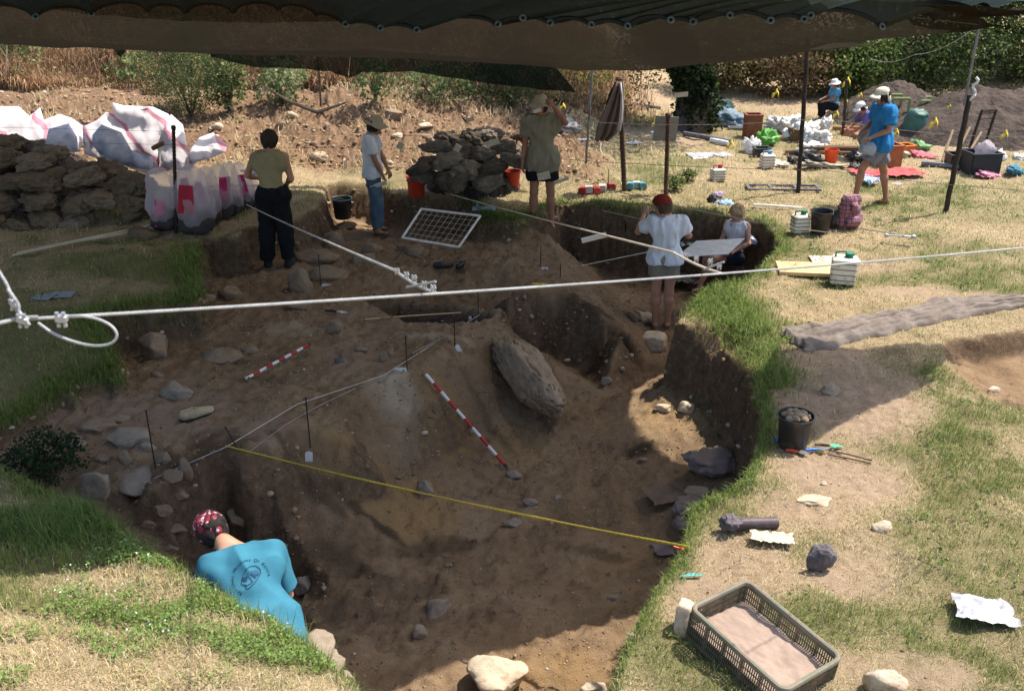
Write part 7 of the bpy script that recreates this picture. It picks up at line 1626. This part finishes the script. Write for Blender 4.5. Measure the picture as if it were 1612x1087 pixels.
g = Gp(1030, 222); bucket(1030, 220, 12, M_white, 'tiny white pot with yellow tape on the meadow', None)
# bag in the hands of the walking man and the stick
p = PT(1367, 233, 14.6); o = sackobj('carried_bag', 1365, 236, (.24, .12, .26), mat('greyblue_film', (.38, .42, .45), rough=.35, trans=.2), 'grey-blue plastic bag held by the walking man', 'plastic bag', 402, .2, 0, Y=Gp(1368, 324).y-.2, folds=.1)
sackobj('plastic_bag', 1172, 376, (.34, .3, .14), film_mat('bluish_film', (.45, .55, .68), .8, .2), 'bluish plastic bag bulging from the wide tub beside the seated woman', 'plastic bag', 403, .3, 0, Y=13.75, folds=.2)
flatobj('cloth_bundle', 1068, 452, .5, .35, cloth('grey_bundle', (.26, .23, .2)), 'grey cloth bundle on the pit floor behind the bare legs', 'cloth', .2, .08, 90, 4); flatobj('paper_stack', 1085, 388, .3, .2, M_white, 'papers beyond the drawing board on the pit floor', 'papers', .2, .02, 91, 5)
for i, (x, y, lb) in enumerate([(993, 500, 'first pale brick shaped block at the feet of the red capped person'), (1010, 502, 'middle pale block at the feet of the red capped person'), (1021, 506, 'right pale block touching the bare feet')]):
    g = Gp(x, y); o = link('stone_block', rock_mesh('stone_block', (.11, .26, .1), 60+i, 4, .06, 3, .5), M_rockl if i else M_rock); o.location = g+Vector((0, 0, .04)); o.rotation_euler = (.1, 0, .5-.1*i); tag(o, lb, 'block')
# ================================================================== vegetation
def blades(x, y, z, ln_, wd, lean, az, col, curve=.6):
    n = len(x); d = np.stack([np.cos(az), np.sin(az)], 1); s = np.stack([-d[:, 1], d[:, 0]], 1)
    V = np.zeros((n, 5, 3))
    l1 = lean*.45; p1 = np.stack([d[:, 0]*np.sin(l1), d[:, 1]*np.sin(l1), np.cos(l1)], 1)*(ln_*.5)[:, None]
    l2 = lean*(1+curve); p2 = p1+np.stack([d[:, 0]*np.sin(l2), d[:, 1]*np.sin(l2), np.cos(l2)], 1)*(ln_*.5)[:, None]
    b = np.stack([x, y, z], 1); S = np.concatenate([s, np.zeros((n, 1))], 1)*wd[:, None]*.5
    V[:, 0] = b-S; V[:, 1] = b+S; V[:, 2] = b+p1+S*.8; V[:, 3] = b+p1-S*.8; V[:, 4] = b+p2
    o = (np.arange(n)*5)[:, None]; T = np.concatenate([o+np.array([[0, 1, 2]]), o+np.array([[0, 2, 3]]), o+np.array([[3, 2, 4]])], 0)
    return V.reshape(-1, 3), T, np.repeat(col, 5, 0)
def sample(n, xr, yr):
    return rng.uniform(*xr, n), rng.uniform(*yr, n)
GREEN = np.array([[.14, .215, .04], [.20, .275, .06], [.10, .16, .035], [.28, .32, .09], [.17, .225, .07]])
DRY = np.array([[.52, .40, .22], [.62, .50, .30], [.38, .28, .15], [.40, .37, .16], [.55, .47, .33]])
gV, gT, gC, off = [], [], [], 0; dV, dT, dC, doff = [], [], [], 0
def add_g(V, T, C):
    global off; gV.append(V); gT.append(T+off); gC.append(C); off += len(V)
def add_d(V, T, C):
    global doff; dV.append(V); dT.append(T+doff); dC.append(C); doff += len(V)
bands = [((.3, 6.5), (4.2, 9.2), 120000), ((-5.5, .2), (3.4, 6.6), 90000), ((-8, -1.5), (6.4, 15.4), 60000), ((-1, 9), (9, 16), 90000), ((-2, 15), (16, 26), 42000)]
for bi, (xr, yr, n) in enumerate(bands):
    x, y = sample(n, xr, yr); tf_ = grid_at(turfg, x, y); gr_ = grid_at(greeng, x, y); br_ = grid_at(bareg, x, y)
    # stand back from sheer edges and things lying on the grass
    zg = grid_at(GZ2, x, y); k = (tf_ > .6) & (zg > -.12)
    k &= rng.random(n) > np.clip(br_*1.05-.35*gr_, 0, .93)
    k &= ~((np.abs(x-1.42) < .0))
    x, y, gr_, br_, zg = x[k], y[k], gr_[k], br_[k], zg[k]; n = len(x)
    isg = rng.random(n) < np.clip(gr_*1.15+.13, 0, .93)
    # clumping
    cl_ = n2(x, y, 5, 2, 80+bi); keep = (cl_ > rng.uniform(-.9, .25, n)) | (gr_ > .75); x, y, gr_, zg, isg = x[keep], y[keep], gr_[keep], zg[keep], isg[keep]; n = len(x)
    dist = y*CT+(CH-zg)*ST; wmin = dist/995*.62
    for flag_, add, pal in ((True, add_g, GREEN), (False, add_d, DRY)):
        m_ = isg == flag_; N = m_.sum(); a, b_, gg, zz, ws_ = x[m_], y[m_], gr_[m_], zg[m_], wmin[m_]
        L_ = (rng.uniform(.022, .05, N)*(1+1.6*(rng.random(N) < .07))+np.clip(gg-.45, 0, 1)*rng.uniform(.02, .13, N)) if flag_ else rng.uniform(.03, .085, N)
        if bi == 4: L_ = L_*1.5
        if bi == 1: L_ = L_*np.where(n2(a, b_, 1.2, 2, 90) > .05, 1.5, .8)
        W_ = np.maximum(rng.uniform(.002, .0042, N), ws_*rng.uniform(.55, 1., N)); lean = rng.uniform(.15, 1.0, N) if flag_ else rng.uniform(.7, 1.45, N)
        c = pal[rng.integers(0, 5, N)]*rng.uniform(.75, 1.2, (N, 1))
        if flag_:
            mixd = np.clip(n2(a, b_, 1.5, 2, 95)*.5+.2, 0, .55)[:, None]*rng.random((N, 1)); c = c*(1-mixd)+np.array([.34, .33, .12])*mixd
        add(*blades(a, b_, zz-.004, L_, W_, lean, rng.uniform(0, 2*PI, N), c))
# overhanging tufts along the turf edges
def tufts(edge, n, lmin, lmax, spread, pal=GREEN, zoff=0.):
    e = np.array(edge); i = rng.integers(0, len(e), n); a = e[i]+rng.normal(0, spread, (n, 2)); zz = grid_at(GZ2, a[:, 0], a[:, 1]); k = zz > -.1
    a, zz = a[k], zz[k]; n = len(a); ds = a[:, 1]*CT+4*ST
    c = pal[rng.integers(0, 5, n)]*rng.uniform(.75, 1.25, (n, 1))
    add_g(*blades(a[:, 0], a[:, 1], zz-.005+zoff, rng.uniform(lmin, lmax, n), np.maximum(.003, ds/995*.6), rng.uniform(.2, 1.35, n), rng.uniform(0, 2*PI, n), c, .9))
def seg(e, x0=-99, x1=99, y0=-99, y1=99): return [p for p in e if x0 < p[0] < x1 and y0 < p[1] < y1]
tufts(seg(e5, y1=8.2), 5200, .04, .13, .06); tufts(seg(e5, y0=6.3), 2200, .06, .16, .07)
tufts([tuple(P(*p).xy) for p in [(1090, 482, 0), (1112, 470, 0), (1140, 480, 0), (1160, 500, 0), (1180, 530, 0), (1195, 560, 0), (1190, 590, 0), (1150, 520, 0), (1210, 600, 0), (1130, 455, 0)]], 7500, .07, .2, .16)
tufts(e1, 5500, .05, .17, .1); tufts(seg(e2, x1=-2.2, y1=12.2), 7500, .06, .2, .16); tufts(seg(e2, x0=-.8), 2600, .05, .14, .12); tufts(e3[:60], 2500, .05, .12, .12); tufts(seg(e3, x0=2.6), 2500, .06, .16, .12); tufts(e6, 6500, .04, .15, .07)
c_ = P(100, 830, .3); e_ = [(c_.x+rng.normal(0, .45), c_.y+rng.normal(0, .16)) for _ in range(80)]; tufts(e_, 7000, .08, .24, .08, GREEN*np.array([.75, .85, .9]))
c_ = P(75, 722, -.3)
# tall stalks in front
for (px, py, h, ln_) in [(600, 1087, .5, .34), (618, 1080, .5, .3), (585, 1075, .5, .26), (655, 1087, .5, .3), (640, 1087, .5, .22), (395, 960, .43, .2), (430, 985, .44, .26), (455, 990, .45, .3), (352, 935, .41, .16), (410, 975, .44, .18)]:
    p = P(px, py, h); N = 3; add_g(*blades(np.full(N, p.x)+rng.normal(0, .02, N), np.full(N, p.y), np.full(N, grid_at(GZ2, [p.x], [p.y])[0]-.01), np.full(N, ln_)*rng.uniform(.7, 1, N), np.full(N, .0055), rng.uniform(.05, .4, N), rng.uniform(0, 2*PI, N), GREEN[rng.integers(0, 5, N)]*1.3, .5))
M_gr = attr_mat('grass_blades', .6, .35); M_dr = attr_mat('straw', .8, .2)
o = link('grass', tri_mesh('grass', np.concatenate(gV), np.concatenate(gT), np.concatenate(gC)), M_gr, smooth=False); tag(o, 'green grass growing in patches and tufts on the turf', 'grass', kind='stuff')
o = link('dry_grass', tri_mesh('dry_grass', np.concatenate(dV), np.concatenate(dT), np.concatenate(dC)), M_dr, smooth=False); tag(o, 'dry straw coloured grass lying over the meadow', 'dry grass', kind='stuff')
# clover in the near left corner
def leaves(x, y, z, sz, nrm_j, col, asp=.75):
    n = len(x); nn = np.stack([rng.normal(0, nrm_j, n), rng.normal(0, nrm_j, n), np.ones(n)], 1); nn /= np.linalg.norm(nn, axis=1)[:, None]
    a = rng.uniform(0, 2*PI, n); t = np.stack([np.cos(a), np.sin(a), np.zeros(n)], 1); t -= nn*(t*nn).sum(1)[:, None]; t /= np.linalg.norm(t, axis=1)[:, None]; b_ = np.cross(nn, t)
    c = np.stack([x, y, z], 1); T_ = t*sz[:, None]*.5; B_ = b_*(sz*asp)[:, None]*.5; nz_ = nn*(sz*.12)[:, None]
    V = np.stack([c-T_, c-T_*.2-B_+nz_, c+T_, c-T_*.2+B_+nz_], 1).reshape(-1, 3); o = (np.arange(n)*4)[:, None]
    return V, np.concatenate([o+np.array([[0, 1, 2]]), o+np.array([[0, 2, 3]])], 0), np.repeat(col, 4, 0)
x, y = sample(70000, (-3.6, .1), (3.6, 6.2)); gr_ = grid_at(greeng, x, y); tf_ = grid_at(turfg, x, y); zz = grid_at(GZ2, x, y)
k = (tf_ > .5) & (zz > .1) & (n2(x, y, 2.5, 2, 99)+gr_*1.2 > .36+rng.uniform(-.25, .3, len(x))) & (x > -2.7+.2*rng.random(len(x))); x, y, zz = x[k], y[k], zz[k]; n = len(x)
hh = rng.uniform(.01, .075, n)
V1 = leaves(x, y, zz+hh, rng.uniform(.010, .022, n), .5, np.array([[.16, .25, .06], [.21, .31, .08], [.12, .20, .05]])[rng.integers(0, 3, n)]*rng.uniform(.8, 1.2, (n, 1)), .85)
o = link('clover', tri_mesh('clover', *V1), M_gr, smooth=False); tag(o, 'bright green clover spreading along the near left bank', 'clover', kind='stuff')
k = rng.random(n) < .012; V1 = leaves(x[k], y[k], zz[k]+.085, np.full(k.sum(), .016), 1., np.full((k.sum(), 3), .62)); o = link('clover_flowers', tri_mesh('clover_flowers', *V1), M_dr, smooth=False); tag(o, 'tiny pale flowers dotted over the clover', 'flowers', kind='stuff')
# broad-leaved weeds among the grass
x, y = sample(60000, (-8, 8), (4.2, 15)); tf_ = grid_at(turfg, x, y); gr_ = grid_at(greeng, x, y); zz = grid_at(GZ2, x, y); k = (tf_ > .7) & (zz > -.1) & (gr_ > .35) & (n2(x, y, 2.2, 2, 141) > .28+rng.uniform(-.1, .15, len(x))); x, y, zz = x[k], y[k], zz[k]; n = len(x)
V1 = leaves(x, y, zz+rng.uniform(.01, .05, n), rng.uniform(.014, .036, n)*(1+.04*y), .6, np.array([[.14, .21, .05], [.20, .27, .08], [.09, .15, .04], [.27, .27, .10]])[rng.integers(0, 4, n)]*rng.uniform(.8, 1.2, (n, 1)), .6)
o = link('weeds', tri_mesh('weeds', *V1), M_gr, smooth=False); tag(o, 'low broad leaved weeds spread through the greener patches of turf', 'weeds', kind='stuff')
# ---- plants
def leafcloud(n, c, r, szr, pal, holes=.25, seed=1., shell=.35, clump=2., squash=1.):
    """leaf-sized faces through an uneven volume with gaps"""
    d = rng.normal(size=(n*2, 3)); d /= np.linalg.norm(d, axis=1)[:, None]; q = d*(rng.random(n*2)**shell)[:, None]
    edge = 1+.35*fbm(d, 1.6, 3, seed); q *= edge[:, None]
    w = fbm(q*np.array(r)/max(r), clump*1.6, 2, seed+3); q = q[w > -holes+rng.uniform(-.12, .12, len(q))][:n]; w = w[w > -9][:len(q)]
    p = q*np.array(r)+np.array(c); n = len(p); tone = np.clip(.5+fbm(q*np.array(r), 1.3, 2, seed+7)*.9, 0, 1)[:, None]
    pal = np.array(pal); cc = pal[0]*(1-tone)+pal[1]*tone; cc = np.where(rng.random((n, 1)) < .12, pal[2 if len(pal) > 2 else 1], cc)*rng.uniform(.75, 1.25, (n, 1))
    return leaves(p[:, 0], p[:, 1], p[:, 2], rng.uniform(*szr, n), 1.3, cc)
M_leaf = attr_mat('leaves', .6, .35); M_bark = mat('bark', (.12, .09, .065), (.06, .045, .035), rough=.9, sc=3, bmp=.8, bsc=14, bdist=.04)
def plant(name, px, py, w_, h_, n, szr, pal, label, cat, depth=None, stems=7, seed=1, Y=None, holes=.25, shell=.35, group=None, trunk=False, base=None):
    g = Gp(px, py) if base is None else Vector(base); d_ = depth or w_*.8; root = empty(name, g, 0, label, cat, group)
    r = (w_/2, d_/2, h_/2); cz = h_*.5
    if trunk: r = (w_/2, d_/2, h_*.38); cz = h_*.64
    V, T, C = leafcloud(n, (0, 0, cz), r, szr, pal, holes, seed, shell); V[:, 2] = np.maximum(V[:, 2], .0)
    link('crown' if trunk else 'foliage', tri_mesh('foliage', V, T, C), M_leaf, root, smooth=False)
    mb = MB(); rs = np.random.default_rng(int(seed*31))
    if trunk:
        mb.tube(smooth_pts([Vector((0, 0, -.1)), Vector((rs.normal(0, .06), 0, h_*.2)), Vector((rs.normal(0, .15), rs.normal(0, .1), h_*.45)), Vector((rs.normal(0, .3), 0, h_*.8))], 5), list(np.linspace(.13, .03, 16)), 8)
        mb.build('trunk', M_bark, root, True); mb = MB()
    for i in range(stems):
        a = rs.uniform(0, 2*PI); z0 = h_*rs.uniform(.2, .4) if trunk else 0; e = Vector((math.cos(a)*r[0]*rs.uniform(.3, .85), math.sin(a)*r[1]*rs.uniform(.3, .85), h_*rs.uniform(.55, .9)))
        mb.tube([Vector((0, 0, z0)), e*.5+Vector((0, 0, z0*.5+.05)), e], [.035 if trunk else .014, .02 if trunk else .01, .004], 5)
    mb.build('limbs' if trunk else 'stems', M_bark, root, True); return root
G1 = [(.05, .085, .022), (.14, .20, .05), (.26, .28, .09)]; G2 = [(.022, .038, .012), (.08, .12, .032), (.2, .24, .08)]; G3 = [(.10, .085, .035), (.22, .19, .08), (.32, .25, .12)]; G4 = [(.16, .10, .055), (.32, .21, .12), (.22, .24, .08)]
plant('green_shrub', 302, 186, 1.7, 1.9, 12000, (.018, .05), [(.04, .075, .025), (.13, .18, .06), (.28, .27, .12)], 'feathery bright green shrub on the bank above the striped sacks', 'shrub', seed=2, holes=.35)
plant('green_shrub', 360, 178, .8, 1.3, 1500, (.04, .09), [(.1, .14, .04), (.26, .3, .12)], 'thin yellow-green leafy shrub right of the feathery one', 'shrub', seed=3, holes=.0)
plant('green_shrub', 445, 168, 1.0, .9, 1100, (.04, .10), [(.09, .14, .045), (.27, .32, .15)], 'pale green bramble above the dark haired woman', 'bramble', seed=4, holes=.0)
plant('green_shrub', 590, 160, .8, .8, 600, (.04, .10), [(.09, .14, .045), (.25, .3, .13)], 'pale leafy bramble behind the peak of the spoil', 'bramble', seed=5, holes=-.05)
plant('green_shrub', 690, 165, 1.6, .8, 1300, (.04, .09), [(.07, .10, .035), (.20, .24, .10)], 'green and brown bramble behind the pile of grey sacks', 'bramble', seed=6, holes=.05)
plant('green_shrub', 20, 112, 1.2, 1.1, 1500, (.04, .10), [(.07, .11, .035), (.2, .26, .10)], 'green bramble at the top left corner', 'bramble', seed=7, holes=.0)
plant('green_shrub', 215, 128, 1.2, .6, 700, (.04, .10), [(.08, .12, .035), (.2, .26, .10)], 'green bramble high on the bank left of the feathery shrub', 'bramble', seed=8, holes=-.05)
plant('green_shrub', 800, 172, 1.8, 1.3, 3000, (.03, .08), [(.03, .045, .018), (.10, .13, .045)], 'dark green shrub behind the man with raised hand', 'shrub', seed=9, holes=.2)
plant('green_shrub', 915, 145, 1.8, 1.1, 2200, (.03, .08), [(.14, .14, .04), (.32, .29, .08)], 'yellowish shrub under the pointed end of the dark flap', 'shrub', seed=10, holes=.1)
plant('dark_weed', 78, 752, .75, .42, 2400, (.012, .04), [(.012, .026, .012), (.03, .06, .02)], 'very dark leafy weed in the hollow at the left edge', 'weed', seed=11, holes=.02, stems=5)
for i, (x, y, w_, lb) in enumerate([(600, 432, .0, '')]): pass
plant('grass_tuft', 1062, 300, .34, .26, 420, (.02, .05), G1, 'small green plant at the foot of the rusty ribbed stake', 'plant', seed=12, holes=.2); plant('grass_tuft', 1082, 286, .3, .22, 300, (.02, .05), G1, 'small green plant on the meadow left of the red capped container', 'plant', seed=13, holes=.2)
# ivy-clad leaning trunk
g = Gp(1085, 200); root = empty('ivy_tree', g, 0, 'leaning tree trunk wrapped in dark ivy beside the tarpaulin bundles', 'tree')
tp = PY(1062, 92, g.y+.2)-g; mb = MB(); mb.tube(smooth_pts([Vector((0, 0, -.1)), tp*.4+Vector((.25, 0, 0)), tp*.75+Vector((.15, 0, 0)), tp, tp*1.5+Vector((-.3, 0, 0)), tp*1.9+Vector((-.5, 0, 0))], 5), list(np.linspace(.42, .12, 26)), 12); mb.build('trunk', M_bark, root, True)
L3 = [leafcloud(2600, (0.08+tp.x*t*.9+.2*math.sin(t*PI), 0, tp.z*t), (.5-.14*t, .42, .5), (.05, .11), [(.010, .018, .007), (.03, .05, .014), (.08, .11, .03)], .12, 20+t, .45) for t in (.1, .4, .7, 1., 1.3)]
L3.append(leafcloud(1300, (-1.0, 0, 1.5), (.6, .5, 1.1), (.04, .08), G3, .0, 33)); o_ = 0; Vs, Ts, Cs = [], [], []
for v, t, c in L3: Vs.append(v); Ts.append(t+o_); Cs.append(c); o_ += len(v)
link('ivy', tri_mesh('ivy', np.concatenate(Vs), np.concatenate(Ts), np.concatenate(Cs)), M_leaf, root, smooth=False)
c2_ = leafcloud(9000, (tp.x*1.7, 0, 4.2), (2.4, 2., 1.3), (.07, .14), G2, .25, 41); link('crown', tri_mesh('crown', *c2_), M_leaf, root, smooth=False)
# trees and shrubs closing the view on the right
def wtree(name, X, Y, w_, h_, n, pal, label, cat, seed, trunk=True, szr=(.07, .15), holes=.25): return plant(name, 0, 0, w_, h_, n, szr, pal, label, cat, seed=seed, trunk=trunk, base=(X, Y, H(X, Y)-.05), stems=9, holes=holes, shell=.4)
for a in [('leafy_tree', 9.2, 27.5, 4.4, 4.2, 15000, G2, 'dense dark green tree behind the walking man', 'tree', 51), ('leafy_tree', 12.2, 27.2, 4.6, 4.6, 15000, G2, 'dense dark green tree behind the peak of the soil heap', 'tree', 52), ('leafy_tree', 15.4, 27.5, 4.8, 4.8, 13000, G1, 'lighter green tree at the top right corner', 'tree', 53), ('leafy_tree', 17.5, 25.0, 4, 4, 8000, G1, 'green tree beyond the right edge', 'tree', 54),
          ('leafy_tree', 6.9, 27.5, 3.4, 3.2, 9000, [(.035, .05, .018), (.11, .13, .04), (.22, .22, .08)], 'olive green tree behind the tall black pole', 'tree', 55), ('leafy_tree', 10.6, 30, 5, 5, 9000, G2, 'taller dark tree closing the gap behind the hedge', 'tree', 56), ('leafy_tree', 14, 30, 5, 5.6, 9000, G2, 'tall dark tree far behind the soil heap', 'tree', 57), ('leafy_tree', 5.4, 31, 4.2, 3.8, 8000, G1, 'mid green tree furthest back above the ivy trunk', 'tree', 58), ('leafy_tree', 8.0, 31, 4.2, 4.4, 8000, G1, 'mid green tree far back behind the olive one', 'tree', 59)]: wtree(*a)
for a in [('undergrowth', 5.0, 24.2, 2.6, 1.9, 8000, G3, 'brownish shrub right of the ivy trunk', 'shrub', 61), ('undergrowth', 6.6, 23.9, 2.4, 1.7, 7500, G4, 'reddish brown dry shrub left of the tall black pole', 'shrub', 62), ('undergrowth', 7.9, 23.9, 2.2, 1.7, 7000, G1, 'green shrub behind the sitting person', 'shrub', 63), ('undergrowth', 9.9, 24.4, 3.6, 2.1, 9500, G2, 'low dark shrub behind the walking man', 'shrub', 64), ('undergrowth', 12.4, 25.4, 3.6, 2.2, 9500, G2, 'low dark shrub behind the soil heap', 'shrub', 65), ('undergrowth', 15, 24.6, 3, 2, 7000, G1, 'green shrub right behind the soil heap', 'shrub', 66), ('undergrowth', 3.9, 27, 1.8, 1.7, 3800, G3, 'brown-green shrub just above the tarpaulin bundles', 'shrub', 67), ('undergrowth', 4.9, 28.4, 2.6, 2.4, 5000, G1, 'green shrub above the reddish dry one', 'shrub', 68)]: wtree(*a, trunk=False, szr=(.05, .11), holes=.3)
# dry brush on the bank: one tangled mass
n = 105000; x = rng.uniform(-14, 3.2, n); y = 19.9+rng.random(n)**1.5*7; z_ = grid_at(GZ2, x, y)
k = (n2(x, y, .8, 2, 101) > rng.uniform(-1.1, .1, n)) & (y > 19.9+.5*n2(x, x*0, .7, 2, 102)) & (x < 2.2+rng.normal(0, .5, n)); x, y, z_ = x[k], y[k], z_[k]; n = len(x)
hgt = np.clip(.5+.6*n2(x, y, .5, 2, 103)+.1*(y-20), .2, 1.6)*rng.uniform(.4, 1.15, n); ton = np.clip(.5+n2(x, y, .9, 2, 104), 0, 1)[:, None]
pal = np.array([[.27, .14, .075], [.38, .23, .125], [.46, .32, .18], [.18, .10, .06], [.31, .20, .11]]); c = pal[rng.integers(0, 5, n)]*(.7+.5*ton)
V1, T1, C1 = blades(x, y, z_, hgt, rng.uniform(.008, .02, n), rng.uniform(.2, 1.7, n), rng.uniform(0, 2*PI, n), c, .8)
n2_ = 26000; i = rng.integers(0, n, n2_); gl = n2(x[i], y[i], .9, 3, 105); kk = gl > .05; i = i[kk]; m2 = len(i)
V2, T2, C2 = leaves(x[i]+rng.normal(0, .15, m2), y[i]+rng.normal(0, .15, m2), z_[i]+hgt[i]*rng.uniform(.3, 1, m2), rng.uniform(.035, .09, m2), 1.2, np.array([[.09, .11, .04], [.20, .22, .09], [.26, .2, .1]])[rng.integers(0, 3, m2)]*rng.uniform(.7, 1.2, (m2, 1)))
o = link('dry_brush', tri_mesh('dry_brush', np.concatenate([V1, V2]), np.concatenate([T1, T2+len(V1)]), np.concatenate([C1, C2])), M_dr, smooth=False); tag(o, 'tangled dry brown brush and weeds covering the bank behind the spoil', 'brush', kind='stuff')
# straw litter on the spoil and at its foot
n = 12000; x, y = sample(n, (-9, 3), (15.6, 21)); z_ = grid_at(GZ2, x, y); k = n2(x, y, .9, 2, 111) > rng.uniform(-.1, .6, n); x, y, z_ = x[k], y[k], z_[k]; n = len(x)
V1, T1, C1 = blades(x, y, z_+.01, rng.uniform(.08, .3, n), rng.uniform(.008, .014, n), rng.uniform(.9, 1.5, n), rng.uniform(0, 2*PI, n), DRY[rng.integers(0, 5, n)], .2)
o = link('straw_litter', tri_mesh('straw_litter', V1, T1, C1), M_dr, smooth=False); tag(o, 'loose straw scattered on the spoil heap', 'straw', kind='stuff')
def twig(px, py, pts, r, m_, label): g = Gp(px, py); mb = MB(); mb.tube([Vector(p) for p in pts], r, 6); o = mb.build('bare_branch', m_, None, True); o.location = g; tag(o, label, 'branch')
twig(500, 186, [(-.9, .0, .55), (-.5, 0, .3), (0, 0, .1), (.5, .1, .25)], [.01, .03, .04, .015], M_bark, 'dark dead branch lying left of the spoil peak'); twig(8, 140, [(0, 0, 0), (.08, 0, .3), (.2, 0, .8)], [.03, .02, .008], mat('bleached_wood', (.5, .42, .33)), 'bleached forked twig standing at the far left')
twig(505, 168, [(0, 0, 0), (.02, 0, .5), (.0, 0, 1.1)], [.02, .018, .008], M_bark, 'thin upright dead stem near the spoil peak')
